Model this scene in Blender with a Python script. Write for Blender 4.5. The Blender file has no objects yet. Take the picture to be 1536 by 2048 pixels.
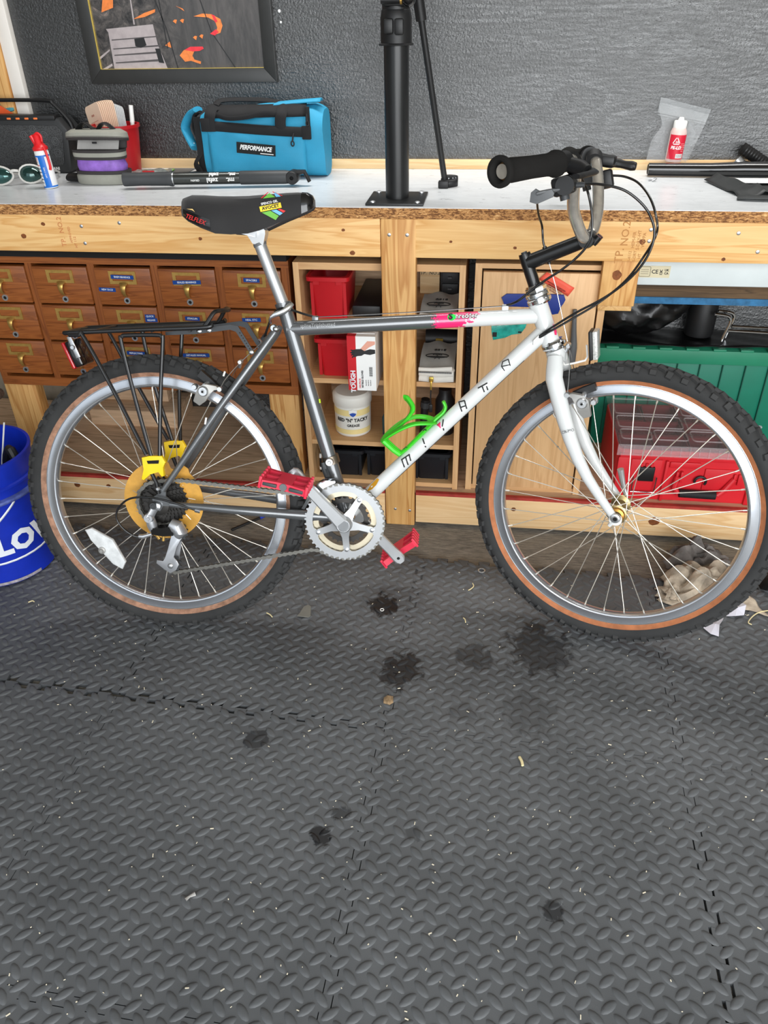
import bpy, bmesh, math, random
from mathutils import Vector as V, Matrix
PI = math.pi
C = bpy.context.scene.collection
sc = bpy.context.scene

# ------------------------------------------------------------------ camera
cam = bpy.data.objects.new('camera', bpy.data.cameras.new('camera'))
C.objects.link(cam)
_r, _u, _f = V((0.99172, 0.12762, -0.01732)), V((-0.05576, 0.54711, 0.8352)), V((-0.11606, 0.82735, -0.54962))
cm = Matrix.Identity(4)
for i in range(3):
    cm[i][0], cm[i][1], cm[i][2] = _r[i], _u[i], -_f[i]
cm.translation = V((0, 0, 1.28))
cam.matrix_world = cm
cam.data.sensor_fit = 'HORIZONTAL'
cam.data.sensor_width = 36.0
cam.data.lens = 36.0 * 1542.88 / 1536.0
cam.data.clip_start = 0.02
sc.camera = cam

# ------------------------------------------------------------------ sky, daylight, exposure
world = bpy.data.worlds.new('sky')
sc.world = world
world.use_nodes = True
wn = world.node_tree.nodes
wl = world.node_tree.links
bg = wn['Background']
bg.inputs['Color'].default_value = (0.86, 0.93, 1.0, 1)
bg.inputs['Strength'].default_value = 1.3

def area_light(name, loc, target, sx, sy, power, col=(1, 1, 1)):
    d = bpy.data.lights.new(name, 'AREA')
    d.shape = 'RECTANGLE'
    d.size, d.size_y = sx, sy
    d.energy = power
    d.color = col
    o = bpy.data.objects.new(name, d)
    C.objects.link(o)
    o.location = loc
    o.rotation_euler = (V(target) - V(loc)).to_track_quat('-Z', 'Y').to_euler()
    return o
# daylight entering through the wide open garage door behind the camera, and the shop lamp over the bench
area_light('garage_door_daylight', (0.95, -1.5, 1.35), (0.15, 2.2, 0.85), 3.2, 2.0, 118, (0.97, 0.99, 1.0))
lamp = area_light('bench_shop_lamp', (0.0, 2.18, 2.05), (0.0, 2.30, 0.0), 2.2, 0.16, 9, (1.0, 0.985, 0.96))
lamp.data.spread = math.radians(95)
sc.view_settings.view_transform = 'Standard'
sc.view_settings.look = 'None'
sc.view_settings.exposure = 0.12
sc.view_settings.gamma = 1.0
sc.view_settings.use_curve_mapping = False

# ------------------------------------------------------------------ materials
def lin(c):
    return tuple((x / 255 / 12.92) if x / 255 <= 0.04045 else ((x / 255 + 0.055) / 1.055) ** 2.4 for x in c)

def base_mat(name):
    m = bpy.data.materials.new(name)
    m.use_nodes = True
    nt = m.node_tree
    return m, nt, nt.nodes['Principled BSDF'], nt.nodes, nt.links

def coords(nodes, links, scale=(1, 1, 1), rot=(0, 0, 0)):
    tc = nodes.new('ShaderNodeTexCoord')
    mp = nodes.new('ShaderNodeMapping')
    mp.inputs['Scale'].default_value = scale
    mp.inputs['Rotation'].default_value = rot
    links.new(tc.outputs['Object'], mp.inputs['Vector'])
    return mp.outputs['Vector']

def noise(nodes, links, vec, scale, detail=4, rough=0.6, dist=0.0):
    n = nodes.new('ShaderNodeTexNoise')
    n.inputs['Scale'].default_value = scale
    n.inputs['Detail'].default_value = detail
    n.inputs['Roughness'].default_value = rough
    n.inputs['Distortion'].default_value = dist
    links.new(vec, n.inputs['Vector'])
    return n.outputs['Fac']

def ramp(nodes, links, fac, stops, interp='LINEAR'):
    r = nodes.new('ShaderNodeValToRGB')
    r.color_ramp.interpolation = interp
    e = r.color_ramp.elements
    while len(e) > 1:
        e.remove(e[-1])
    e[0].position = stops[0][0]
    e[0].color = (*stops[0][1], 1)
    for p, c in stops[1:]:
        k = e.new(p)
        k.color = (*c, 1)
    links.new(fac, r.inputs['Fac'])
    return r.outputs['Color']

def mixc(nodes, links, fac, a, b, mode='MIX'):
    m = nodes.new('ShaderNodeMix')
    m.data_type = 'RGBA'
    m.blend_type = mode
    for sock, v in ((m.inputs[0], fac), (m.inputs[6], a), (m.inputs[7], b)):
        if isinstance(v, (int, float)):
            sock.default_value = v
        elif isinstance(v, tuple):
            sock.default_value = (*v, 1)
        else:
            links.new(v, sock)
    return m.outputs[2]

def bump(nodes, links, b, fac, strength, dist=0.002):
    n = nodes.new('ShaderNodeBump')
    n.inputs['Strength'].default_value = strength
    n.inputs['Distance'].default_value = dist
    links.new(fac, n.inputs['Height'])
    links.new(n.outputs['Normal'], b.inputs['Normal'])

def mat(name, c, rough=0.5, metal=0.0, var=0.12, vs=14.0, bmp=0.0, bs=200.0, spec=0.5, coat=0.0, trans=0.0, ior=1.45, alpha=1.0, sheen=0.0):
    m, nt, b, N, L = base_mat(name)
    col = lin(c)
    vec = coords(N, L)
    f = noise(N, L, vec, vs)
    lo = tuple(x * (1 - var) for x in col)
    hi = tuple(min(1, x * (1 + var)) for x in col)
    L.new(ramp(N, L, f, [(0.3, lo), (0.7, hi)]), b.inputs['Base Color'])
    b.inputs['Roughness'].default_value = rough
    b.inputs['Metallic'].default_value = metal
    b.inputs['Specular IOR Level'].default_value = spec
    b.inputs['Coat Weight'].default_value = coat
    b.inputs['Transmission Weight'].default_value = trans
    b.inputs['IOR'].default_value = ior
    b.inputs['Alpha'].default_value = alpha
    if sheen:
        b.inputs['Sheen Weight'].default_value = sheen
    if bmp:
        bump(N, L, b, noise(N, L, vec, bs, 3), bmp, 0.001)
    return m

def wood(name, light, dark, axis=0, rings=26.0, rough=0.55, knots=0.0, grain=0.5, knotcol=(120, 70, 30)):
    """sawn wood with the grain along one local axis, pith lines from a distorted wave, knots from sparse cells"""
    m, nt, b, N, L = base_mat(name)
    s = [1.0, 1.0, 1.0]
    s[axis] = 0.07
    vec = coords(N, L, tuple(s))
    w = noise(N, L, vec, rings, 3, 0.5, 0.6)
    st = [6.0, 6.0, 6.0]
    st[axis] = 0.18
    fine = noise(N, L, coords(N, L, tuple(st)), 45.0, 3, 0.7)
    lc, dc = lin(light), lin(dark)
    mid = tuple(a * .55 + d * .45 for a, d in zip(lc, dc))
    col = ramp(N, L, w, [(0.30, lc), (0.42, mid), (0.46, lc), (0.55, dc), (0.585, lc), (0.70, mid)])
    col = mixc(N, L, grain * 0.35, col, ramp(N, L, fine, [(0.35, dc), (0.65, lc)]), 'MULTIPLY' if False else 'MIX')
    if knots:
        vo = N.new('ShaderNodeTexVoronoi')
        ks = [1.0, 1.0, 1.0]
        ks[axis] = 0.62
        kv = coords(N, L, tuple(ks))
        vo.inputs['Scale'].default_value = knots
        L.new(kv, vo.inputs['Vector'])
        kf = ramp(N, L, vo.outputs['Distance'], [(0.035, (1, 1, 1)), (0.06, (0.55,) * 3), (0.12, (0, 0, 0))])
        col = mixc(N, L, kf, col, lin(knotcol))
    L.new(col, b.inputs['Base Color'])
    b.inputs['Roughness'].default_value = rough
    bump(N, L, b, fine, 0.12, 0.0008)
    return m

MT = {}
def setup_mats():
    T = MT
    T['pine'] = wood('pine', (236, 194, 132), (214, 158, 90), 0, 26, 0.6, 0)
    T['pine_v'] = wood('pine_upright', (226, 178, 112), (186, 126, 62), 2, 24, 0.6, 0)
    T['pine_y'] = wood('pine_depth', (226, 184, 122), (196, 146, 84), 1, 26, 0.6, 0)
    T['pale_pine'] = wood('pale_pine', (240, 206, 158), (222, 176, 120), 0, 22, 0.6, 0)
    T['strip_pine'] = wood('strip_pine', (238, 208, 160), (222, 180, 126), 0, 20, 0.55, 0)
    T['ply_brown'] = wood('weathered_plywood', (222, 190, 156), (178, 146, 114), 0, 30, 0.75, 0)
    T['oak'] = wood('varnished_oak', (158, 92, 44), (112, 58, 24), 0, 40, 0.35, 0, 0.9)
    T['oak_v'] = wood('varnished_oak_upright', (150, 86, 40), (108, 56, 24), 2, 40, 0.35, 0, 0.9)
    T['beech'] = wood('beech_veneer', (226, 184, 134), (206, 160, 110), 2, 30, 0.5, 0, 0.6)
    T['beech_h'] = wood('beech_veneer_flat', (218, 176, 126), (198, 152, 104), 0, 30, 0.5, 0, 0.6)
    T['red_paint'] = mat('faded_red_paint', (172, 58, 48), 0.7, var=0.25, vs=30)
    T['black'] = mat('black_plastic', (26, 26, 27), 0.45)
    T['black_gloss'] = mat('glossy_black', (14, 14, 15), 0.16, coat=0.5)
    T['black_metal'] = mat('black_powder_coat', (26, 27, 28), 0.42, bmp=0.05)
    T['rubber'] = mat('tyre_rubber', (44, 44, 44), 0.8, bmp=0.2, bs=300, var=0.2)
    T['foamgrip'] = mat('foam_grip', (32, 31, 30), 0.95, bmp=0.5, bs=900, spec=0.2)
    T['white'] = mat('white_plastic', (235, 234, 230), 0.4, var=0.03)
    T['whitepaint'] = mat('white_paint', (226, 226, 220), 0.5, var=0.05)
    T['paper'] = mat('white_card', (236, 236, 234), 0.7, var=0.03)
    T['steel'] = mat('brushed_steel', (200, 202, 204), 0.34, .9, var=0.08)
    T['chrome'] = mat('chrome', (214, 216, 218), 0.12, 1.0, var=0.04)
    T['alu'] = mat('satin_alloy', (196, 198, 200), 0.38, .75, var=0.06)
    T['alu_dull'] = mat('dull_alloy', (172, 170, 166), 0.5, 0.75, var=0.1)
    T['brass'] = mat('aged_brass', (206, 166, 92), 0.35, 0.75, var=0.2, vs=60)
    T['gold'] = mat('brass_zip', (226, 188, 92), 0.3, 0.9)
    T['red_plastic'] = mat('red_plastic', (184, 26, 34), 0.38, var=0.05)
    T['dark_red'] = mat('red_moulded_plastic', (212, 36, 46), 0.45, var=0.05)
    T['blue_tape'] = mat('blue_embossing_tape', (22, 66, 140), 0.35)
    T['grey'] = mat('grey_plastic', (96, 98, 100), 0.5)
    T['darkgrey'] = mat('dark_grey', (58, 60, 62), 0.5)
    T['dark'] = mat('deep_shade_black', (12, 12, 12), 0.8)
setup_mats()

# ------------------------------------------------------------------ mesh helpers
def frame(o, x, y, z):
    m = Matrix.Identity(4)
    for i in range(3):
        m[i][0], m[i][1], m[i][2], m[i][3] = x[i], y[i], z[i], o[i]
    return m

def zframe(o, z, hint=(0, 0, 1)):
    """frame at o whose local z runs along z"""
    z = V(z).normalized()
    h = V(hint)
    if abs(z.dot(h.normalized())) > 0.98:
        h = V((1, 0, 0))
    x = h.cross(z).normalized()
    y = z.cross(x)
    return frame(o, x, y, z)

def new():
    return bmesh.new()

def box(bm, x0, x1, y0, y1, z0, z1, bev=0.0, seg=2, M=None, taper=None):
    """taper: (fx, fy) scale of the lower face about the centre"""
    cx, cy = (x0 + x1) / 2, (y0 + y1) / 2
    vs = []
    for z in (z0, z1):
        for x, y in ((x0, y0), (x1, y0), (x1, y1), (x0, y1)):
            if taper and z == z0:
                x, y = cx + (x - cx) * taper[0], cy + (y - cy) * taper[1]
            p = V((x, y, z))
            vs.append(bm.verts.new(M @ p if M else p))
    fs = [bm.faces.new([vs[i] for i in q]) for q in ((3, 2, 1, 0), (4, 5, 6, 7), (0, 1, 5, 4), (1, 2, 6, 5), (2, 3, 7, 6), (3, 0, 4, 7))]
    if bev:
        es = list({e for f in fs for e in f.edges})
        bmesh.ops.bevel(bm, geom=es, offset=bev, segments=seg, profile=0.5, affect='EDGES', clamp_overlap=True)
    return bm

def catmull(pts, k=6, closed=False):
    pts = [V(p) for p in pts]
    n = len(pts)
    out = []
    for i in range(n if closed else n - 1):
        p1, p2 = pts[i], pts[(i + 1) % n]
        p0 = pts[i - 1] if (i > 0 or closed) else p1 * 2 - p2
        p3 = pts[(i + 2) % n] if (i + 2 < n or closed) else p2 * 2 - p1
        for j in range(k):
            t = j / k
            out.append(0.5 * ((2 * p1) + (p2 - p0) * t + (2 * p0 - 5 * p1 + 4 * p2 - p3) * t * t + (3 * p1 - p0 - 3 * p2 + p3) * t ** 3))
    if not closed:
        out.append(pts[-1])
    return out

def tube(bm, pts, r, n=10, closed=False, caps=True, flat=None, up=None):
    """round (or flat=(a,b) elliptical) tube through pts; r a number or a list"""
    pts = [V(p) for p in pts]
    m = len(pts)
    rs = r if isinstance(r, (list, tuple)) else [r] * m
    tang = []
    for i in range(m):
        a = pts[i - 1] if (i > 0 or closed) else pts[i]
        b = pts[(i + 1) % m] if (i < m - 1 or closed) else pts[i]
        tang.append((b - a).normalized())
    u = V(up) if up else (V((0, 0, 1)) if abs(tang[0].z) < 0.9 else V((1, 0, 0)))
    rings = []
    for i in range(m):
        t = tang[i]
        u = (u - t * u.dot(t))
        u = u.normalized() if u.length > 1e-6 else t.orthogonal().normalized()
        w = t.cross(u)
        ring = []
        for j in range(n):
            a = 2 * PI * j / n
            fa, fb = flat if flat else (1, 1)
            ring.append(bm.verts.new(pts[i] + (u * math.cos(a) * fa + w * math.sin(a) * fb) * rs[i]))
        rings.append(ring)
    for i in range(m if closed else m - 1):
        A, B = rings[i], rings[(i + 1) % m]
        for j in range(n):
            bm.faces.new((A[j], A[(j + 1) % n], B[(j + 1) % n], B[j]))
    if caps and not closed:
        bm.faces.new(rings[0][::-1])
        bm.faces.new(rings[-1])
    return bm

def lathe(bm, prof, n=32, M=None, closed=False, a0=0.0, a1=2 * PI):
    """profile of (radius, height) turned about local z"""
    M = M or Matrix.Identity(4)
    full = abs(a1 - a0 - 2 * PI) < 1e-6
    k = n if full else n + 1
    rings = []
    for r, h in prof:
        if abs(r) < 1e-7:
            rings.append([bm.verts.new(M @ V((0, 0, h)))])
        else:
            rings.append([bm.verts.new(M @ V((r * math.cos(a0 + (a1 - a0) * j / n), r * math.sin(a0 + (a1 - a0) * j / n), h))) for j in range(k)])
    m = len(rings)
    for i in range(m if closed else m - 1):
        A, B = rings[i], rings[(i + 1) % m]
        for j in range(n):
            q = []
            j2 = (j + 1) % k
            for v in (A[j % len(A)], A[j2 % len(A)], B[j2 % len(B)], B[j % len(B)]):
                if v not in q:
                    q.append(v)
            if len(q) > 2:
                try:
                    bm.faces.new(q)
                except ValueError:
                    pass
    return bm

def prism(bm, poly, h0, h1, M=None, bev=0.0, holes=None):
    """extruded flat outline in local xy from h0 to h1"""
    M = M or Matrix.Identity(4)
    lo = [bm.verts.new(M @ V((x, y, h0))) for x, y in poly]
    hi = [bm.verts.new(M @ V((x, y, h1))) for x, y in poly]
    n = len(poly)
    if holes:
        loh = [[bm.verts.new(M @ V((x, y, h0))) for x, y in h] for h in holes]
        hih = [[bm.verts.new(M @ V((x, y, h1))) for x, y in h] for h in holes]
        for outer, inner in ((lo, loh), (hi, hih)):
            es = []
            for loop in [outer] + inner:
                for i in range(len(loop)):
                    es.append(bm.edges.new((loop[i], loop[(i + 1) % len(loop)])))
            bmesh.ops.triangle_fill(bm, edges=es, use_beauty=True, use_dissolve=False)
        for la, lb in zip(loh, hih):
            k = len(la)
            for i in range(k):
                bm.faces.new((la[i], la[(i + 1) % k], lb[(i + 1) % k], lb[i]))
    else:
        f1 = bm.faces.new(lo[::-1])
        f2 = bm.faces.new(hi)
    for i in range(n):
        bm.faces.new((lo[i], lo[(i + 1) % n], hi[(i + 1) % n], hi[i]))
    if bev and not holes:
        es = list(f2.edges) + list(f1.edges)
        bmesh.ops.bevel(bm, geom=es, offset=bev, segments=2, profile=0.5, affect='EDGES', clamp_overlap=True)
    return bm

def arc(cx, cy, r, a0, a1, n):
    return [(cx + r * math.cos(a0 + (a1 - a0) * i / n), cy + r * math.sin(a0 + (a1 - a0) * i / n)) for i in range(n + 1)]

def rrect(x0, x1, y0, y1, r, n=4):
    return arc(x1 - r, y0 + r, r, -PI / 2, 0, n) + arc(x1 - r, y1 - r, r, 0, PI / 2, n) + arc(x0 + r, y1 - r, r, PI / 2, PI, n) + arc(x0 + r, y0 + r, r, PI, 1.5 * PI, n)

def ball(bm, c, r, n=8, s=(1, 1, 1)):
    g = bmesh.ops.create_uvsphere(bm, u_segments=n * 2, v_segments=n, radius=r)
    for v in g['verts']:
        v.co = V((v.co.x * s[0], v.co.y * s[1], v.co.z * s[2])) + V(c)
    return bm

def loft(bm, rings, closed=False, caps=True):
    R = [[bm.verts.new(V(p)) for p in ring] for ring in rings]
    n = len(R[0])
    for i in range(len(R) - (0 if closed else 1)):
        A, B = R[i], R[(i + 1) % len(R)]
        for j in range(n):
            bm.faces.new((A[j], A[(j + 1) % n], B[(j + 1) % n], B[j]))
    if caps and not closed:
        bm.faces.new(R[0][::-1])
        bm.faces.new(R[-1])
    return bm

def grid(bm, fn, nu, nv):
    g = [[bm.verts.new(V(fn(i / nu, j / nv))) for j in range(nv + 1)] for i in range(nu + 1)]
    for i in range(nu):
        for j in range(nv):
            bm.faces.new((g[i][j], g[i + 1][j], g[i + 1][j + 1], g[i][j + 1]))
    return bm

WORLD = {}
def wmat(o):
    m = o.matrix_basis.copy() if o.parent is None else wmat(o.parent) @ (o.matrix_parent_inverse @ o.matrix_basis)
    return m

def mesh_of(bm, name, m, smooth=35):
    bmesh.ops.recalc_face_normals(bm, faces=bm.faces[:])
    me = bpy.data.meshes.new(name)
    bm.to_mesh(me)
    bm.free()
    if smooth:
        me.shade_smooth()
        me.set_sharp_from_angle(angle=math.radians(smooth))
    if isinstance(m, (list, tuple)):
        for x in m:
            me.materials.append(x)
    elif m:
        me.materials.append(m)
    return me

def obj(name, bm, m, parent=None, smooth=35, local=False, loc=None, label=None):
    """link a bmesh as ONE object; verts are in world space unless local (then in the parent's space)"""
    me = bm if isinstance(bm, bpy.types.Mesh) else mesh_of(bm, name, m, smooth)
    o = bpy.data.objects.new(name, me)
    C.objects.link(o)
    if parent:
        o.parent = parent
        if not local:
            o.matrix_parent_inverse = wmat(parent).inverted()
    if loc is not None:
        o.location = loc
    if label:
        o['label'] = label
    return o

def tag(o, label, cat, group=None, kind=None):
    o['label'] = label
    o['category'] = cat
    if group:
        o['group'] = group
    if kind:
        o['kind'] = kind
    return o

def thing(name, label, cat, loc=(0, 0, 0), rz=0.0, group=None, M=None):
    o = bpy.data.objects.new(name, None)
    C.objects.link(o)
    o.empty_display_size = 0.05
    if M is not None:
        o.matrix_basis = M
    else:
        o.location = loc
        o.rotation_euler = (0, 0, rz)
    return tag(o, label, cat, group)

def struct(name, bm, m, parent=None, smooth=35):
    o = obj(name, bm, m, parent, smooth)
    o['kind'] = 'structure'
    return o

def dup(root, loc=None, rz=None, label=None, M=None):
    r = root.copy()
    C.objects.link(r)
    if M is not None:
        r.matrix_basis = M
    if loc is not None:
        r.location = loc
    if rz is not None:
        r.rotation_euler = (0, 0, rz)
    if label:
        r['label'] = label
    def kids(a, b):
        for ch in list(a.children):
            c = ch.copy()
            C.objects.link(c)
            c.parent = b
            kids(ch, c)
    kids(root, r)
    return r

def text_bm(body, size, M, depth=0.0006, bold=0.0, shear=0.0, align='CENTER', xs=1.0, spacing=1.0, bend=None, res=2):
    """lettering as a thin solid; M places local xy (baseline along x); bend(p)->p maps the final points"""
    cu = bpy.data.curves.new('lettering', 'FONT')
    cu.body = body
    cu.size = size
    cu.extrude = depth / 2
    cu.offset = bold
    cu.shear = shear
    cu.align_x = align
    cu.align_y = 'CENTER'
    cu.space_character = spacing
    cu.resolution_u = res
    t = bpy.data.objects.new('lettering', cu)
    C.objects.link(t)
    bpy.context.view_layer.update()
    dg = bpy.context.evaluated_depsgraph_get()
    me = bpy.data.meshes.new_from_object(t.evaluated_get(dg))
    bpy.data.objects.remove(t)
    bpy.data.curves.remove(cu)
    bm = bmesh.new()
    bm.from_mesh(me)
    bpy.data.meshes.remove(me)
    for v in bm.verts:
        v.co.x *= xs
    if bend:
        xsv = [v.co.x for v in bm.verts]
        a, b = min(xsv), max(xsv)
        k = max(4, int((b - a) / (size * 0.12)))
        for i in range(1, k):
            g = bm.verts[:] + bm.edges[:] + bm.faces[:]
            bmesh.ops.bisect_plane(bm, geom=g, plane_co=(a + (b - a) * i / k, 0, 0), plane_no=(1, 0, 0))
        for v in bm.verts:
            v.co = bend(v.co)
    if M is not None:
        bmesh.ops.transform(bm, matrix=M, verts=bm.verts)
    return bm

def join(bm, other):
    me = bpy.data.meshes.new('tmp')
    other.to_mesh(me)
    other.free()
    bm.from_mesh(me)
    bpy.data.meshes.remove(me)
    return bm
# ================================================================== the setting
def wall_paint():
    m, nt, b, N, L = base_mat('black_painted_plywood')
    tc = N.new('ShaderNodeTexCoord')
    mp = N.new('ShaderNodeMapping'); mp.inputs['Scale'].default_value = (0.8, 1, 3.2)
    L.new(tc.outputs['Object'], mp.inputs['Vector'])
    big = noise(N, L, mp.outputs['Vector'], 2.3, 2, 0.5, 1.2)
    # rotary-cut grain figure: contour bands of a slow noise
    mul = N.new('ShaderNodeMath'); mul.operation = 'MULTIPLY'; mul.inputs[1].default_value = 5.0
    L.new(big, mul.inputs[0])
    fr = N.new('ShaderNodeMath'); fr.operation = 'FRACT'
    L.new(mul.outputs[0], fr.inputs[0])
    band = ramp(N, L, fr.outputs[0], [(0.0, (0.2,) * 3), (0.35, (0.5,) * 3), (0.62, (0.9,) * 3), (0.78, (1,) * 3), (0.86, (0.1,) * 3), (1.0, (0.2,) * 3)])
    mp2 = N.new('ShaderNodeMapping'); mp2.inputs['Scale'].default_value = (26, 26, 120)
    L.new(tc.outputs['Object'], mp2.inputs['Vector'])
    streak = noise(N, L, mp2.outputs['Vector'], 1.0, 5, 0.75, 0.3)
    stip = noise(N, L, tc.outputs['Object'], 190, 2, 0.5)
    c = mixc(N, L, band, (0.012, 0.0125, 0.013), (0.021, 0.022, 0.023))
    gouge = ramp(N, L, streak, [(0.60, (0, 0, 0)), (0.68, (1, 1, 1))])
    c = mixc(N, L, gouge, c, (0.006, 0.006, 0.007))
    L.new(c, b.inputs['Base Color'])
    rr = N.new('ShaderNodeMapRange')
    rr.inputs['To Min'].default_value = 0.38; rr.inputs['To Max'].default_value = 0.25
    L.new(band, rr.inputs['Value'])
    L.new(rr.outputs['Result'], b.inputs['Roughness'])
    b.inputs['Specular IOR Level'].default_value = 0.9
    b.inputs['IOR'].default_value = 1.62
    h = N.new('ShaderNodeMath'); h.operation = 'MULTIPLY_ADD'; h.inputs[1].default_value = 1.2
    L.new(streak, h.inputs[0]); L.new(stip, h.inputs[2])
    bump(N, L, b, h.outputs[0], 0.4, 0.004)
    return m

def floor_mat():
    m, nt, b, N, L = base_mat('dirty_concrete')
    vec = coords(N, L, (0.5, 1, 1))
    f = noise(N, L, vec, 9, 6, 0.7, 0.8)
    f2 = noise(N, L, coords(N, L, (1, 9, 1)), 22, 5, 0.8)
    c = ramp(N, L, f, [(0.3, lin((86, 84, 82))), (0.55, lin((140, 134, 124))), (0.75, lin((168, 158, 142)))])
    c = mixc(N, L, 0.5, c, ramp(N, L, f2, [(0.4, lin((66, 64, 62))), (0.62, lin((172, 164, 152)))]))
    L.new(c, b.inputs['Base Color'])
    b.inputs['Roughness'].default_value = 0.85
    bump(N, L, b, f2, 0.5, 0.004)
    return m

struct('floor', box(new(), -2.6, 2.6, -1.2, 2.55, -0.1, 0.0), floor_mat())
struct('ground', box(new(), -9, 9, -12, -1.2, -0.14, -0.02), mat('driveway_concrete', (150, 148, 142), 0.9, var=0.15, vs=6))
WP = wall_paint()
struct('wall_back', box(new(), -1.343, 2.6, 2.372, 2.39, 0.0, 2.5), WP)
tan = mat('dusty_fibreboard', (150, 138, 120), 0.85, var=0.2, vs=20)
struct('wall_left', box(new(), -2.6, -1.40, 2.47, 2.5, 0.0, 2.5), tan)
struct('trim_1', box(new(), -1.381, -1.343, 2.352, 2.392, 0.89, 2.5, 0.003), T1 := mat('white_trim_paint', (238, 232, 224), 0.5, var=0.03))
sb = new()
box(sb, -1.425, -1.383, 2.346, 2.436, 0.0, 2.5, 0.003)
struct('trim_2', sb, MT['pine_v'])
struct('wall_side_left', box(new(), -2.62, -2.6, -0.9, 2.55, 0, 2.5), mat('grey_wall', (120, 116, 110), 0.8))
struct('wall_side_right', box(new(), 2.6, 2.62, -0.9, 2.55, 0, 2.5), mat('pale_wall', (176, 172, 164), 0.8))
struct('ceiling', box(new(), -2.62, 2.62, -0.9, 2.55, 2.5, 2.55), mat('plain_ceiling', (170, 164, 152), 0.85))
rail = obj('wall_rail', tube(new(), [(-1.60, 2.44, 1.140), (-1.40, 2.44, 1.155)], 0.008), MT['black_metal'])
b_ = rail.data
tag(rail, 'dark metal bar across the gap beyond the pine stud at the left edge', 'bar')

# ------------------------------------------------------------------ foam floor tiles
def foam_mat():
    m, nt, b, N, L = base_mat('black_foam')
    tc = N.new('ShaderNodeTexCoord')
    geo = N.new('ShaderNodeNewGeometry')
    f = noise(N, L, geo.outputs['Position'], 3.0, 4, 0.6, 0.4)
    f2 = noise(N, L, geo.outputs['Position'], 900, 2, 0.5)
    c = ramp(N, L, f, [(0.3, lin((76, 78, 80))), (0.7, lin((94, 96, 98)))])
    # oil stains with a shape of their own
    pos = N.new('ShaderNodeSeparateXYZ'); L.new(geo.outputs['Position'], pos.inputs[0])
    st = noise(N, L, geo.outputs['Position'], 28, 4, 0.65, 0.5)
    total = None
    for x, y, r, k in ((-.216, 1.487, .05, .95), (-.147, 1.26, .065, .8), (.16, 1.36, .10, .75), (.02, 1.33, .05, .6), (-.249, .83, .026, 1.0), (-.215, .875, .02, .7), (.17, .735, .022, .8), (-.42, 1.03, .03, .7), (.14, 1.16, .07, .35), (.0, 1.15, .04, .35), (-.08, .855, .02, .45)):
        d = N.new('ShaderNodeVectorMath'); d.operation = 'DISTANCE'
        d.inputs[1].default_value = (x, y, .012)
        L.new(geo.outputs['Position'], d.inputs[0])
        q = N.new('ShaderNodeMath'); q.operation = 'MULTIPLY_ADD'
        L.new(st, q.inputs[0]); q.inputs[1].default_value = r * 2.2
        L.new(d.outputs['Value'], q.inputs[2])
        mr = N.new('ShaderNodeMapRange')
        mr.inputs['From Min'].default_value = r * 1.75; mr.inputs['From Max'].default_value = r * 1.95
        mr.inputs['To Min'].default_value = k; mr.inputs['To Max'].default_value = 0
        L.new(q.outputs[0], mr.inputs['Value'])
        if total is None:
            total = mr.outputs['Result']
        else:
            mx = N.new('ShaderNodeMath'); mx.operation = 'MAXIMUM'
            L.new(total, mx.inputs[0]); L.new(mr.outputs['Result'], mx.inputs[1])
            total = mx.outputs[0]
    c = mixc(N, L, total, c, lin((14, 16, 20)))
    # pale dust
    dn = noise(N, L, geo.outputs['Position'], 160, 3, 0.8)
    dd = ramp(N, L, dn, [(0.70, (0, 0, 0)), (0.76, (0.35,) * 3)])
    c = mixc(N, L, dd, c, lin((140, 138, 132)))
    L.new(c, b.inputs['Base Color'])
    rr = N.new('ShaderNodeMapRange'); rr.inputs['To Min'].default_value = .6; rr.inputs['To Max'].default_value = .42
    L.new(total, rr.inputs['Value']); L.new(rr.outputs['Result'], b.inputs['Roughness'])
    bump(N, L, b, f2, 0.25, 0.0006)
    return m
FOAM = foam_mat()
TS, TH, NT, TD = 0.600, 0.012, 10, 0.0085

def tile_outline():
    """square tile with dovetail teeth: tabs where the neighbour has slots"""
    m = .017
    p = (TS - 2 * m) / NT
    S = [(0.0, 0.0), (m, 0.0)]
    for i in range(NT):
        a = m + i * p
        S += [(a - .0030 if i else a, -TD), (a + p * .5 + .0015, -TD), (a + p * .5 - .0015, TD), (a + p if i == NT - 1 else a + p + .0000, TD)]
    S += [(TS - m, 0.0)]
    S += [(TS, 0.0)]
    pts = [(x, y) for x, y in S[:-1]]                                          # bottom, left to right
    pts += [(TS + y, x) for x, y in S[:-1]]                                    # right
    pts += [(x, TS + y) for x, y in S[::-1][:-1]]                              # top
    pts += [(y, x) for x, y in S[::-1][:-1]]                                   # left
    return pts

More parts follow.
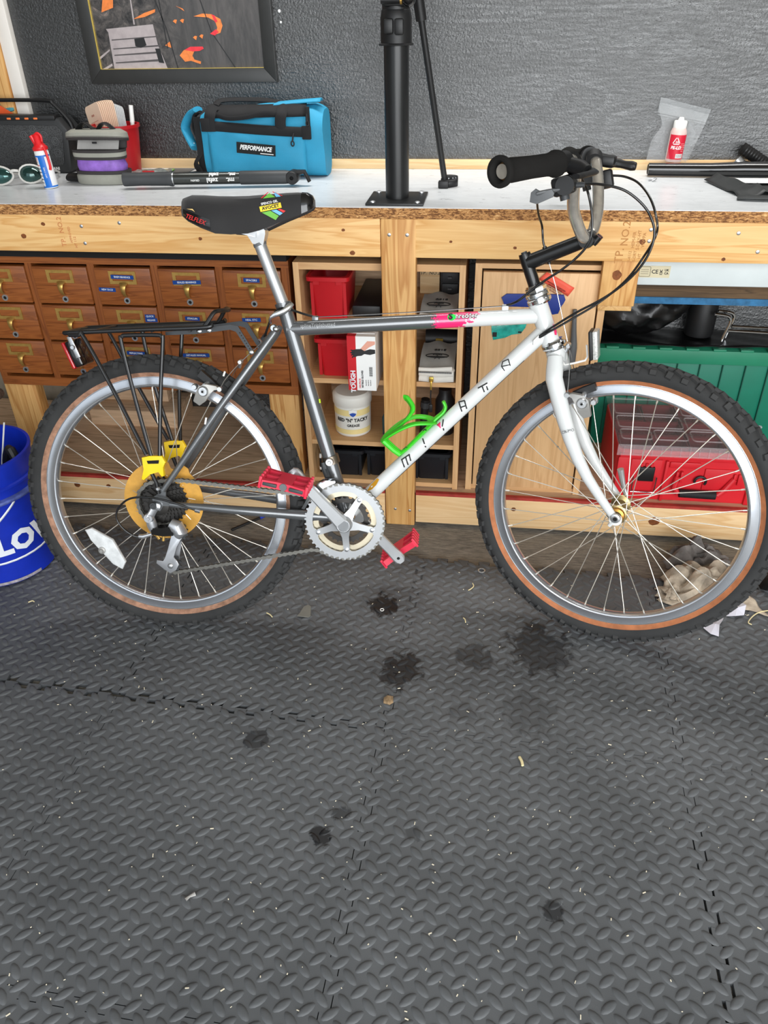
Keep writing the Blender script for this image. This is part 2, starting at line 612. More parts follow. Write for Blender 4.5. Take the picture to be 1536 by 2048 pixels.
def tile_meshes():
    bm = new()
    o = [(x * .9972 + .0008, y * .9972 + .0008) for x, y in tile_outline()]
    prism(bm, o, 0.0, TH)
    bm.normal_update()
    bmesh.ops.triangulate(bm, faces=[f for f in bm.faces if len(f.verts) > 4], ngon_method='EAR_CLIP')
    base = mesh_of(bm, 'foam_tile', FOAM, 0)
    bm = new()
    n = 16
    p = TS / n
    Lh, Wh, Hh = 0.0170, 0.0074, 0.0024
    prof = []
    for i in range(12):
        a = 2 * PI * i / 12
        prof.append((Lh * math.cos(a), Wh * math.sin(a) * (0.7 + 0.3 * abs(math.sin(a)))))
    rnd = random.Random(5)
    for i in range(n):
        for j in range(n):
            for k in (0, 1):
                x, y = (i + .25 + .5 * k) * p, (j + .25 + .5 * k) * p
                if k and (x > TS - .006 or y > TS - .006):
                    continue
                a = math.radians(42 if k == 0 else 138)
                ca, sa = math.cos(a), math.sin(a)
                rings = []
                for s, h in ((1.0, 0.0), (0.78, 0.70), (0.42, 1.0)):
                    rings.append([bm.verts.new((x + (u * s * ca - v * s * sa), y + (u * s * sa + v * s * ca), TH - 0.0003 + Hh * h)) for u, v in prof])
                for A, B in zip(rings, rings[1:]):
                    for q in range(12):
                        bm.faces.new((A[q], A[(q + 1) % 12], B[(q + 1) % 12], B[q]))
                bm.faces.new(rings[-1])
    tread = mesh_of(bm, 'raised_tread', FOAM, 60)
    return base, tread

def tiles():
    base, tread = tile_meshes()
    ya = math.radians(-2.2)
    ux, uy = V((math.cos(ya), math.sin(ya), 0)), V((-math.sin(ya), math.cos(ya), 0))
    A = V((-0.161, 1.090, 0.0005))
    names = {
        (0, 0): 'black diamond-plate foam mat under the front wheel, oil-stained near the bench',
        (-1, 0): 'black diamond-plate foam mat under the rear wheel and cranks',
        (-2, 0): 'black diamond-plate foam mat beneath the blue bucket',
        (1, 0): 'black diamond-plate foam mat beside the crumpled rag at the right edge',
        (0, -1): 'large clear foreground foam mat with one small round oil spot right of centre',
        (-1, -1): 'foreground foam mat with twin black oil drops on its right side',
        (-2, -1): 'foam mat at the left edge in front of the blue bucket mat',
        (1, -1): 'foreground foam mat at the right edge beyond the open slotted joint',
        (-1, -2): 'foam mat cut off by the lower left corner of the view',
        (0, -2): 'foam mat just below the lower edge, seen as a sliver in the middle',
    }
    for (i, j), lab in names.items():
        off = V((0, 0, 0))
        rz = ya
        if j == 0 and i == -1:
            off = uy * 0.013 - ux * 0.001
            rz = ya - 0.018
        if j == 0 and i == -2:
            off = uy * 0.024 - ux * 0.003
            rz = ya - 0.018
        if i == 1 and j == -1:
            off = ux * 0.006
            rz = ya + 0.012
        t = thing('foam_floor_mat', lab, 'floor mat', A + ux * (i * TS) + uy * (j * TS) + off, rz, 'interlocking foam floor mats')
        obj('foam_tile', base, None, t, local=True)
        o = obj('raised_tread', tread, None, t, local=True)
        o['kind'] = 'stuff'
tiles()
# ================================================================== the workbench
def top_mat():
    m, nt, b, N, L = base_mat('worn_white_laminate')
    vec = coords(N, L, (3, 9, 1))
    f = noise(N, L, vec, 5, 6, 0.75, 0.5)
    scuff = noise(N, L, coords(N, L, (6, 22, 1)), 3.4, 4, 0.66, 0.8)
    c = ramp(N, L, f, [(0.3, lin((206, 209, 211))), (0.6, lin((224, 227, 229))), (0.78, lin((190, 190, 188)))])
    s = ramp(N, L, scuff, [(0.645, (0, 0, 0)), (0.70, (0.75,) * 3)])
    c = mixc(N, L, s, c, lin((70, 70, 68)))
    L.new(c, b.inputs['Base Color'])
    b.inputs['Roughness'].default_value = 0.28
    b.inputs['Specular IOR Level'].default_value = 0.55
    return m

def chip_mat():
    m, nt, b, N, L = base_mat('chipboard_edge')
    f = noise(N, L, coords(N, L, (0.45, 1, 1.5)), 190, 3, 0.8, 0.6)
    c = ramp(N, L, f, [(0.32, lin((112, 70, 34))), (0.48, lin((184, 132, 78))), (0.62, lin((226, 182, 124))), (0.72, lin((150, 96, 50)))], 'CONSTANT')
    L.new(c, b.inputs['Base Color'])
    b.inputs['Roughness'].default_value = 0.8
    bump(N, L, b, f, 0.6, 0.002)
    return m

YF = 1.865
bench = thing('workbench', 'long pine workbench with chipboard worktop and white laminate surface against the black wall', 'workbench', (-0.21, YF, 0))
CH = chip_mat()
obj('worktop', box(new(), -2.2, 1.6, YF, 2.371, 0.862, 0.8855), CH, bench)
obj('laminate_surface', box(new(), -2.2, 1.6, YF + 0.001, 2.371, 0.8855, 0.887), top_mat(), bench)
PINE_R = MT['pine']
obj('apron_board', box(new(), -0.175, 1.6, YF, YF + 0.038, 0.773, 0.862, 0.002), PINE_R, bench)
obj('apron_board', box(new(), -2.2, -0.257, YF, YF + 0.038, 0.773, 0.862, 0.002), PINE_R, bench)
obj('post', box(new(), -0.256, -0.172, YF - 0.001, YF + 0.037, 0.0, 0.862, 0.003), MT['pine_v'], bench)
lb = new()
box(lb, -0.169, 1.6, YF, YF + 0.036, 0.012, 0.1055, 0.002)
obj('base_rail', lb, MT['pale_pine'], bench)
lb = new()
box(lb, -2.2, -0.258, YF, YF + 0.036, 0.012, 0.1055, 0.002)
obj('base_rail', lb, MT['pale_pine'], bench)
obj('shelf_lip', box(new(), -2.2, 1.6, YF + 0.012, YF + 0.037, 0.1056, 0.108), MT['ply_brown'], bench)
# painted top edge: a thin worn strip of paint over the lower rails
lb = new()
box(lb, -2.2, -0.258, YF - 0.0006, YF + 0.012, 0.1055, 0.1145)
obj('painted_edge', lb, MT['red_paint'], bench)
lb = new()
box(lb, -0.169, 1.6, YF - 0.0006, YF + 0.012, 0.1055, 0.1145)
obj('painted_edge', lb, MT['red_paint'], bench)
obj('plywood_shelf', box(new(), -2.2, 1.6, YF + 0.037, 2.37, 0.094, 0.108), MT['ply_brown'], bench)
obj('wall_strip', box(new(), -1.34, 1.6, 2.360, 2.3715, 0.887, 0.912, 0.0015), MT['strip_pine'], bench)
obj('under_board', box(new(), -2.2, 1.6, YF + 0.04, 2.37, 0.853, 0.8615), MT['ply_brown'], bench)
for x in (-1.396, -0.595):
    lm = new()
    box(lm, x, x + (0.098 if x < -1 else 0.086), 1.945, 1.985, 0.108, 0.388 if x < -1 else 0.366, 0.003)
    obj('leg', lm, MT['pine_v'], bench)
stub = new()
box(stub, 0.268, 0.352, 1.879, 1.912, 0.663, 0.80, 0.002)
obj('stub_post', stub, MT['pine_v'], bench)
stub = new()
box(stub, 0.270, 0.349, 1.8875, 1.95, 0.649, 0.662, 0.001)
obj('stub_post', stub, MT['pine_y'], bench)
# screws, knots and stamped lettering
def screw(x, z, y=YF - 0.0005):
    bm = new()
    lathe(bm, [(0, .0012), (.0022, .0012), (.0042, .0004), (.0044, 0)], 10, zframe((x, y, z), (0, -1, 0)))
    obj('screw', bm, MT['steel'], bench)
for x, z in ((-1.0, .836), (-1.0, .795), (-.2355, .826), (-.193, .826), (-.228, .055), (-.186, .052), (.36, .845), (.36, .82), (.60, .80), (-.9, .845), (.55, .84)):
    screw(x, z, YF - 0.0015)
KN = mat('knot', (122, 68, 30), 0.7, var=0.4, vs=120)
def knot(x, z, r, parent=bench, y=YF, s=1.2):
    bm = new()
    n = 14
    rr = random.Random(int(x * 1000 + z * 77))
    pts = [(x + s * r * math.cos(2 * PI * i / n) * rr.uniform(.85, 1.1), z + r * math.sin(2 * PI * i / n) * rr.uniform(.85, 1.1)) for i in range(n)]
    prism(bm, pts, -0.0004, 0.0006, frame((0, y, 0), V((1, 0, 0)), V((0, 0, 1)), V((0, -1, 0))))
    obj('knot', bm, KN, parent)
for x, z, r in ((-1.10, .84, .0045), (-1.16, .81, .006), (-.345, .835, .0035), (-.325, .782, .0055), (.345, .818, .006), (-.09, .812, .003), (.06, .80, .0035), (.53, .782, .004), (-.7, .81, .004)):
    knot(x, z, r)
knot(.302, .738, .0115, y=1.879, s=1.0)
for x, z, r in ((.11, .075, .006), (.50, .06, .013), (-1.20, .078, .008), (-1.1, .08, .006)):
    knot(x, z, r)
STAMP = mat('faint_stamp_ink', (200, 128, 78), 0.7)
def stamp(body, x, z, size, rot, y=YF - 0.0006, m=None, parent=bench, bold=0.0, align='CENTER'):
    ca, sa = math.cos(rot), math.sin(rot)
    M = frame((x, y, z), V((ca, 0, sa)), V((-sa, 0, ca)), V((0, -1, 0)))
    obj('stamp', text_bm(body, size, M, 0.0005, bold, align=align), m or STAMP, parent, smooth=0)
S2 = mat('stamp_ink_brown', (184, 128, 70), 0.7)
stamp('NO.2', .306, .836, .024, PI / 2, m=S2)
stamp('TP.', .299, .786, .026, PI / 2, m=S2)
for k in range(3):
    stamp(['HEM-FIR', 'S-DRY-HT', 'WWPA'][k], .326 + k * .011, .822, .010, PI / 2, m=S2)
    stamp(['I-4112', 'S-DRY', 'HT'][k], .322 + k * .011, .786, .009, PI / 2, m=S2)
stamp('NO.2', -1.055, .838, .017, PI / 2)
stamp('TP.', -1.056, .797, .017, PI / 2)
stamp('APPROVED', -1.035, .815, .008, PI / 2)
stamp('HT 112', -1.025, .797, .009, PI / 2)

# ================================================================== card catalogue
cab = thing('card_catalog', 'varnished oak card catalog with brass label-holder pulls under the bench', 'cabinet', (-0.95, 1.93, 0.39))
x0, x1, zb, zt = -1.385, -0.503, 0.372, 0.742
cb = new()
box(cb, x0, x1, 1.931, 2.30, zt - 0.018, zt)          # top
obj('carcass_top', cb, MT['oak'], cab)
obj('carcass_base', box(new(), x0, x1, 1.931, 2.30, zb, zb + 0.026), MT['oak'], cab)
obj('carcass_back', box(new(), x0, x1, 2.285, 2.30, zb + .026, zt - .018), MT['oak'], cab)
for x in (x0, x1 - 0.02):
    obj('side_panel', box(new(), x, x + 0.02, 1.93, 2.285, zb + 0.026, zt - 0.018), MT['oak_v'], cab)
PW = 0.1745
colx = [-1.299, -1.1245, -0.950, -0.7755, -0.601]
for k in range(4):
    xm = (colx[k] + colx[k + 1]) / 2
    obj('divider', box(new(), xm - 0.0095, xm + 0.0095, 1.932, 2.285, zb + 0.026, zt - 0.018), MT['oak_v'], cab)
rowz = [0.6675, 0.5635, 0.4590]

def drawer_meshes():
    bm = new()
    box(bm, -0.0765, 0.0765, -0.004, 0.016, -0.0495, 0.0495, 0.002)
    box(bm, -0.070, 0.070, 0.016, 0.33, -0.045, 0.030)
    fr = mesh_of(bm, 'drawer', MT['oak'])
    bm = new()                                                     # label holder frame with hooked pull
    Mx = frame((0, -0.004, 0), V((1, 0, 0)), V((0, 0, 1)), V((0, -1, 0)))
    prism(bm, [(-.037, .008), (.037, .008), (.037, .042), (-.037, .042)], 0, .003, Mx, holes=[[(-.028, .0165), (.028, .0165), (.028, .034), (-.028, .034)]])
    pull = mesh_of(bm, 'label_holder', MT['brass'])
    bm = new()
    tube(bm, catmull([(0, -.007, .010), (0, -.016, .004), (0, -.018, -.008), (0, -.013, -.020), (0, -.008, -.024)], 5), [.0125, .0115, .0105, .0095, .0085, .008, .0075, .007, .0065, .006, .006, .0058, .0055, .0052, .005, .005, .005, .005, .005, .005, .005], 10, flat=(0.32, 1.0), up=(0, 1, 0))
    hook = mesh_of(bm, 'pull', MT['brass'])
    bm = new()
    lathe(bm, [(.0045, .0), (.0045, .002), (.0085, .002), (.0088, .0), (.0088, -.0005)], 14, zframe((0, -0.004, -.0365), (0, -1, 0)))
    ring = mesh_of(bm, 'rod_ferrule', MT['steel'])
    bm = new()
    lathe(bm, [(0, .0012), (.0045, .0012)], 14, zframe((0, -0.004, -.0365), (0, -1, 0)))
    hole = mesh_of(bm, 'rod_hole', MT['dark'])
    bm = new()
    box(bm, -.0275, .0275, -.0052, -.0042, .017, .0335)
    card = mesh_of(bm, 'label_card', MT['oak'])
    return fr, pull, hook, ring, hole, card
DM = drawer_meshes()
TXW = mat('embossed_white', (232, 238, 244), 0.6)
tapes = {(2, 0): [('BNEM BEARINGS', 0, .027, .062), ('NEW 7.8 CU', -.050, -.008, .046)], (3, 0): [('SEALED BEARINGS', .0, .017, .076)], (4, 0): [('SPACERS', 0, .026, .042)],
         (2, 1): [('QUICK', .055, .026, .028), ('RELEASE', .057, .0155, .034)], (3, 1): [('STIMCUPS', 0, .024, .040)], (4, 1): [('HEA. STC', -.012, .025, .050)],
         (2, 2): [('REFLECTING', -.004, .025, .054)], (3, 2): [('DETAILED MANUAL', -.006, .025, .076)]}
for r, z in enumerate(rowz):
    for c, x in enumerate(colx):
        d = obj('drawer', DM[0], None, cab, local=True)
        d.location = (x - (-0.95), 0.0, z - 0.39)
        for nm, me in zip(('label_holder', 'pull', 'rod_ferrule', 'rod_hole', 'label_card'), DM[1:]):
            obj(nm, me, None, d, local=True)
        for body, tx, tz, w in tapes.get((c, r), []):
            tilt = 0.03 if (c + r) % 2 else -0.02
            ca, sa = math.cos(tilt), math.sin(tilt)
            off = -.0078 if abs(tx) < .02 else -.0045
            Mt = frame((tx, off, tz), V((ca, 0, sa)), V((-sa, 0, ca)), V((0, -1, 0)))
            bm = prism(new(), [(-w / 2, -.0052), (w / 2, -.0052), (w / 2, .0052), (-w / 2, .0052)], -.0004, .0005, Mt)
            obj('label_tape', bm, MT['blue_tape'], d, local=True)
            tb = text_bm(body, .0068, Mt @ Matrix.Translation((0, 0, .0007)), .0004, 0.00005, xs=w * .92 / (len(body) * .0050))
            obj('label_lettering', tb, TXW, d, local=True, smooth=0)
# dark gap above the catalogue: an added black strip stands in for its shade
gap_strip = obj('gap_shade_strip', box(new(), -1.385, -0.503, 1.915, 1.955, 0.745, 0.765), MT['dark'])
tag(gap_strip, 'added dark strip for the shade in the gap above the oak card catalog', 'board')
# plywood shelf back below the catalogue
bb = new()
Mb = Matrix.Rotation(math.radians(0), 4, 'Z')
box(bb, -1.30, -1.0, 2.20, 2.36, 0.108, 0.165, 0.002)
box(bb, -1.30, -1.05, 2.28, 2.36, 0.165, 0.21, 0.002)
o = obj('timber_offcut', bb, MT['ply_brown'])
tag(o, 'brown timber offcuts stacked at the back of the shelf under the card catalog', 'wood')

# ================================================================== open shelf unit
su = thing('shelf_unit', 'open beech-effect shelf unit with four compartments behind the bench post', 'shelf', (-0.27, 1.90, 0.109))
sx0, sx1, sy = -0.484, -0.053, 1.90
for x in (sx0, sx1 - 0.0145):
    obj('side_panel', box(new(), x, x + 0.0145, sy, 2.22, 0.109, 0.748), MT['beech'], su)
for z, yf in ((0.730, sy + .002), (0.584, sy + .008), (0.424, sy + .004), (0.236, sy + .004), (0.113, sy + .002)):
    obj('shelf_board', box(new(), sx0 + 0.0145, sx1 - 0.0145, yf, 2.21, z, z + 0.0135 if z < .7 else z + .0175), MT['beech_h'], su)
obj('back_panel', box(new(), sx0 + .0145, sx1 - .0145, 2.211, 2.217, 0.113, 0.745), MT['ply_brown'], su)

# contents: red bins
def open_bin(name, label, cat, x, y, z, w, d, h, m, group=None, taper=.84, rim=.007, t=.003):
    th = thing(name, label, cat, (x, y, z), 0, group)
    bm = new()
    def ring(f, zz, ins=0.0):
        a, b_ = w / 2 * f - ins, d / 2 * f - ins
        return [V((px, py, zz)) for px, py in rrect(-a, a, -b_, b_, .012, 3)]
    loft(bm, [ring(taper, t, t), ring(1, h, t), ring(1, h, 0), ring(taper, 0, 0)], caps=False)
    bm.faces.new([bm.verts.new(p) for p in ring(taper, 0, 0)])
    bm.faces.new([bm.verts.new(p) for p in ring(taper, t, t)])
    bmesh.ops.remove_doubles(bm, verts=bm.verts, dist=1e-5)
    obj('bin_body', bm, m, th, local=True)
    bm = new()
    loft(bm, [ring(1.0, h - .010, -.001), ring(1.0, h - .010, -rim), ring(1.0, h, -rim), ring(1.0, h, -.001)], closed=True, caps=False)
    obj('rim', bm, m, th, local=True)
    for sx in (-1, 1):
        obj('rim_tab', box(new(), sx * w * .30 - .008, sx * w * .30 + .008, -d / 2 - .0015, -d / 2 + .004, h - .020, h - .009), m, th, local=True)
        obj('corner_rib', box(new(), sx * w * .43 - .004, sx * w * .43 + .004, -d / 2 * .93 - .003, -d / 2 * .93 + .004, .006, h - .016), m, th, local=True)
    return th
RB = MT['red_plastic']
open_bin('storage_bin', 'red plastic storage bin on the top shelf of the open shelf unit', 'bin', -.400, 1.995, .598, .098, .17, .112, RB, 'red storage bins')
open_bin('storage_bin', 'red plastic storage bin on the second shelf beside the glove carton', 'bin', -.390, 1.995, .4380, .098, .17, .110, RB, 'red storage bins')
BB = mat('black_bin_plastic', (24, 26, 30), 0.4)
open_bin('storage_bin', 'black plastic bin partly behind the seat tube on the bottom shelf', 'bin', -.378, 1.99, .1275, .100, .16, .09, BB, 'black storage bins')
open_bin('storage_bin', 'black plastic bin just left of the bench post on the bottom shelf', 'bin', -.268, 1.995, .1275, .100, .16, .092, BB, 'black storage bins')
open_bin('storage_bin', 'black plastic bin right of the bench post on the bottom shelf', 'bin', -.128, 1.995, .1275, .100, .17, .092, BB, 'black storage bins')

# glove carton
gx0, gx1, gy0, gy1, gz0, gz1 = -.343, -.2705, 1.835, 1.985, .4382, .585
gc = thing('glove_carton', 'white and red carton of nitrile gloves standing on the second shelf', 'box', ((gx0 + gx1) / 2, 1.9, gz0), 0)
obj('carton', box(new(), gx0, gx1, gy0, gy1, gz0, gz1), MT['paper'], gc)
RC = mat('carton_red', (196, 26, 36), 0.5, var=.04)
bm = new()
box(bm, gx0 - .0004, gx0 + .022, gy0 - .0006, gy1, gz0 + .0002, gz1 + .0004)
obj('red_panel', bm, RC, gc)
front = lambda x, z: frame((x, gy0 - .001, z), V((1, 0, 0)), V((0, 0, 1)), V((0, -1, 0)))
frot = lambda x, z: frame((x, gy0 - .001, z), V((0, 0, 1)), V((-1, 0, 0)), V((0, -1, 0)))
obj('carton_lettering', text_bm('TOUGH', .017, frot(gx0 + .013, .463), .0005, .0006), TXW, gc, smooth=0)
obj('carton_lettering', text_bm('HYPER', .006, frot(gx0 + .005, .461), .0005, .0001), TXW, gc, smooth=0)
obj('carton_lettering', text_bm('TOUGH', .013, frame((gx0 + .013, 1.89, gz1 + .0010), V((0, 1, 0)), V((-1, 0, 0)), V((0, 0, 1))), .0004, .0004), TXW, gc, smooth=0)
INK = mat('black_ink', (30, 30, 30), 0.6)
RINK = mat('red_ink', (200, 40, 44), 0.6)
obj('carton_lettering', text_bm('100-PACK', .0065, frot(gx0 + .030, .458), .0005, .0001), RINK, gc, smooth=0)
obj('carton_lettering', text_bm('NITRILE GLOVES', .0065, frot(gx0 + .037, .470), .0005, .0002), INK, gc, smooth=0)
for k in range(3):
    obj('carton_lettering', text_bm('disposable fit', .0032, frot(gx0 + .046 + k * .006, .460), .0005), INK, gc, smooth=0)
bm = new()
for k in range(14):
    z = .478 + k * .0019
    box(bm, gx0 + .055, gx0 + .0635, gy0 - .0008, gy0, z, z + (.0011 if k % 3 else .0005))
obj('barcode', bm, INK, gc)
GL = mat('printed_black_glove', (40, 40, 42), 0.6)
SK = mat('printed_skin', (222, 160, 140), 0.6)
bm = new()
prism(bm, [(.032, .533), (.052, .556), (.0715, .556), (.0715, .548), (.056, .540), (.040, .526)], 0, .0007, frame((gx0, gy0, .017), V((1, 0, 0)), V((0, 0, 1)), V((0, -1, 0))))
obj('printed_forearm', bm, SK, gc)
bm = new()
Mf = frame((gx0, gy0, .017), V((1, 0, 0)), V((0, 0, 1)), V((0, -1, 0)))
prism(bm, [(.010, .523), (.012, .531), (.022, .534), (.036, .535), (.044, .530), (.058, .535), (.0715, .534), (.0715, .524), (.058, .520), (.044, .522), (.036, .517), (.026, .516), (.018, .512), (.016, .516)], .0003, .0012, Mf)
for k in range(4):
    tube(bm, [Mf @ V((.020 - k * .001, .530 - k * .0045, .0008)), Mf @ V((.006 + (k == 0) * .003 + k * .002, .531 - k * .0065, .0008))], .0017, 6)
obj('printed_glove', bm, GL, gc)
o = obj('carton_flap', box(new(), gx0 + .004, gx1 - .004, gy0 + .02, gy1 - .01, gz1 - .0002, gz1 + .0012), MT['paper'], gc)

# grease tub
tub = thing('grease_tub', 'white screw-lid tub of grease on the third shelf behind the seat tube', 'tub', (-.361, 1.975, .2505))
TUBW = mat('tub_white', (226, 224, 216), 0.45, var=.05)
obj('tub_body', lathe(new(), [(0, .0), (.048, 0), (.051, .004), (.052, .085), (.050, .09), (0, .09)], 40), TUBW, tub, local=True)
obj('screw_lid', lathe(new(), [(0, .126), (.047, .126), (.054, .121), (.0555, .118), (.0555, .095), (.0535, .092), (.0535, .09), (0, .09)], 40), TUBW, tub, local=True)
LBL = mat('cream_label', (236, 216, 150), 0.55, var=.06)
a0, a1 = math.radians(-165), math.radians(-15)
obj('label_band', lathe(new(), [(.0518, .066), (.0526, .066), (.0526, .084), (.0518, .084)], 30, closed=True, a0=a0, a1=a1), LBL, tub, local=True)
obj('label_band', lathe(new(), [(.0515, .010), (.0524, .010), (.0525, .024), (.0515, .024)], 30, closed=True, a0=a0, a1=a1), LBL, tub, local=True)
def cyl_bend(R, z0, ang0):
    def f(p):
        a = ang0 + p.x / R
        return V(((R + p.z) * math.cos(a), (R + p.z) * math.sin(a), z0 + p.y))
    return f
obj('tub_lettering', text_bm('RED "N" TACKY', .0145, None, .0005, .0004, bend=cyl_bend(.0532, .053, math.radians(-82)), xs=.92), INK, tub, local=True, smooth=0)
obj('tub_lettering', text_bm('GREASE', .0105, None, .0005, .0002, bend=cyl_bend(.0532, .037, math.radians(-80))), INK, tub, local=True, smooth=0)
sh = new()
pts = [(-.011, .013), (-.004, .014), (0, .017), (.004, .014), (.011, .013), (.011, .004), (.007, -.004), (0, -.008), (-.007, -.004), (-.011, .004)]
Bf = cyl_bend(.0532, .072, math.radians(-80))
lo = [sh.verts.new(Bf(V((x, y, 0)))) for x, y in pts]
hi = [sh.verts.new(Bf(V((x, y, .001)))) for x, y in pts]
sh.faces.new(hi)
for i in range(len(pts)):
    sh.faces.new((lo[i], lo[(i + 1) % len(pts)], hi[(i + 1) % len(pts)], hi[i]))
obj('shield_emblem', sh, MT['paper'], tub, local=True)
sh = new()
pts = [(-.0095, .003), (-.004, .005), (0, .006), (.004, .005), (.0095, .003), (.006, -.003), (0, -.0065), (-.006, -.003)]
lo = [sh.verts.new(Bf(V((x, y, .001)))) for x, y in pts]
hi = [sh.verts.new(Bf(V((x, y, .0018)))) for x, y in pts]
sh.faces.new(hi)
for i in range(len(pts)):
    sh.faces.new((lo[i], lo[(i + 1) % len(pts)], hi[(i + 1) % len(pts)], hi[i]))
obj('shield_emblem', sh, mat('emblem_blue', (40, 78, 170), .5), tub, local=True)

# folded canvas zip pouches
CAN = mat('grey_canvas', (176, 174, 168), 0.9, bmp=.3, bs=700, var=.08)
CANW = mat('white_canvas', (226, 222, 214), 0.9, bmp=.3, bs=700, var=.06)
def canvas_pouch(label, x0, x1, y0, y1, z, h, rot=0.0, pull=True):
    th = thing('canvas_pouch', label, 'pouch', ((x0 + x1) / 2, y0, z), rot, 'folded canvas pouches')
    w, d = (x1 - x0) / 2, y1 - y0
    bm = new()
    def fn(u, v):
        xx = -w + 2 * w * u
        yy = .012 + (d - .012) * v
        zz = h * (.96 - .25 * (1 - v) ** 3) + .004 * math.sin(9 * u + 4 * v) + .05 * v * h
        return (xx, yy, zz)
    grid(bm, fn, 10, 8)
    grid(bm, lambda u, v: (-w + 2 * w * u, .012 + (d - .012) * v, .001), 2, 2)
    loft(bm, [[(-w, .012, .001), (w, .012, .001), (w, .012, h * .7), (-w, .012, h * .7)], [(-w, .02, .001), (w, .02, .001), (w, .02, h * .72), (-w, .02, h * .72)]])
    obj('canvas_body', bm, CAN, th, local=True)
    bm = new()
    prof = []
    n = 24
    for i in range(n + 1):                                         # the zipped mouth folded over: a flattened roll
        a = -PI * .5 - PI * i / n
        prof.append((.014 + .016 * math.cos(a), h * .42 + h * .30 * math.sin(a)))
    for k, zz in enumerate((.05, .33)):
        tube(bm, [(-w * .98, .006 + .003 * k, h * zz + .010), (0, .003, h * zz + .008), (w * .96, .006, h * zz + .010)], h * .17, 10, flat=(1, .9))
    tube(bm, [(-w, .004, h * .70), (-w * .2, .001, h * .72), (w * .86, .004, h * .78), (w * .93, .014, h * .66), (w * .8, .012, h * .58)], h * .13, 10, flat=(1, .7))
    obj('folded_mouth', bm, CANW, th, local=True)
    bm = new()
    for k in range(30):
        u = -w * .95 + 2 * w * .9 * k / 29
        box(bm, u - .0011, u + .0011, -.0095, -.0065, h * .63, h * .70)
    obj('zip_teeth', bm, MT['grey'], th, local=True)
    T = frame((0, 0, 0), V((-1, 0, 0)), V((0, -.72, -.0)), V((0, 0, 1)))
    tx = text_bm('5139', .016, frame((.004, d * .60, h * 1.0 + .0035), V((-1, 0, 0)), V((0, -1, .12)), V((0, .12, 1))), .002, .0004)
    obj('pouch_lettering', tx, INK, th, local=True, smooth=0)
    bm = new()
    cx, cy = -.004 + .002, d * .36
    pts = [(cx + .030 * math.cos(2 * PI * i / 28), cy + .014 * math.sin(2 * PI * i / 28), h * .985 + .0035) for i in range(28)]
    tube(bm, pts, .0012, 6, closed=True)
    tube(bm, [(cx - .006, cy - .012, h * .97), (cx, cy + .010, h * 1.01), (cx + .006, cy - .012, h * .97)], .0011, 5)
    tube(bm, [(cx - .026, cy, h * .99), (cx + .026, cy, h * .99)], .0016, 5)
    obj('pouch_emblem', bm, INK, th, local=True)
    tx = text_bm('TOOLS', .008, frame((cx, cy + .008, h * 1.0 + .003), V((-1, 0, 0)), V((0, -1, .1)), V((0, .1, 1))), .002, .0001)
    obj('pouch_lettering', tx, INK, th, local=True, smooth=0)
    if pull:
        bm = new()
        box(bm, -.012 - .006, -.012 + .006, -.016, -.010, h * .2, h * .46, .0015)
        box(bm, -.0145, -.0095, -.0185, -.0155, -.012, h * .24, .001)
        obj('zip_pull', bm, MT['gold'], th, local=True)
        bm = new()
        tube(bm, catmull([(-.012, -.017, -.010), (-.0125, -.018, -.03), (-.0115, -.017, -.052)], 4), .0018, 6)
        box(bm, -.017, -.007, -.021, -.015, -.075, -.052, .002)
        obj('zip_cord', bm, MT['black'], th, local=True)
    return th
canvas_pouch('folded grey canvas zip pouch on the second shelf, brass zip pull hanging over the edge', -.166, -.073, 1.895, 2.06, .438, .052)
canvas_pouch('folded grey canvas zip pouch on the top shelf right of the post', -.166, -.072, 1.905, 2.06, .598, .030, pull=False)
# back-of-shelf odds and ends
wb = thing('stamped_timber_block', 'pale stamped timber block at the back of the top shelf', 'wood', (-.14, 2.15, .598))
obj('block', box(new(), -.186, -.132, 2.15, 2.19, .5985, .70), MT['strip_pine'], wb)
stamp('TP.  NO.2', -.158, .655, .013, 0, 2.149, INK, wb)
dr = thing('mini_chest', 'small black chest of parts drawers at the right back of the top shelf', 'chest', (-.10, 2.14, .598))
obj('case', box(new(), -.128, -.075, 2.14, 2.2, .5985, .70), MT['black'], dr)
for k in range(3):
    obj('drawer_front', box(new(), -.124, -.079, 2.132, 2.141, .605 + k * .031, .631 + k * .031, .002), MT['darkgrey'], dr)
    obj('drawer_knob', box(new(), -.108, -.096, 2.124, 2.1325, .616 + k * .031, .621 + k * .031, .001), MT['grey'], dr)
bk = obj('dark_case', box(new(), -.345, -.27, 1.94, 2.18, .598, .628, .004), MT['black'])
tag(bk, 'flat black case beside the red bin on the top shelf', 'case')
bk = thing('tool_roll', 'dark tool roll at the back of the second shelf behind the canvas pouch', 'tool roll', (-.12, 2.12, .438))
obj('roll', tube(new(), [(-.165, 2.13, .475), (-.075, 2.13, .475)], .036, 16), MT['black'], bk)
obj('label_patch', box(new(), -.135, -.115, 2.09, 2.0945, .462, .488), mat('faded_yellow_patch', (196, 160, 60), .7), bk)
bk = obj('dark_flask', lathe(new(), [(0, .0), (.026, 0), (.027, .03), (.027, .10), (.018, .118), (.018, .135), (0, .135)], 24, Matrix.Translation((-.099, 1.985, .2505))), MT['black'])
tag(bk, 'black flask on the third shelf right of the post', 'flask')
bk = thing('black_hand_pump', 'slim black tool standing on the third shelf just right of the post', 'tool', (-.155, 1.96, .2505))
obj('handle', tube(new(), [(-.160, 1.97, .2505), (-.152, 1.965, .36)], [.009, .012], 10), MT['black'], bk)
obj('collar', tube(new(), [(-.1535, 1.966, .335), (-.152, 1.965, .352)], .0135, 10), MT['darkgrey'], bk)
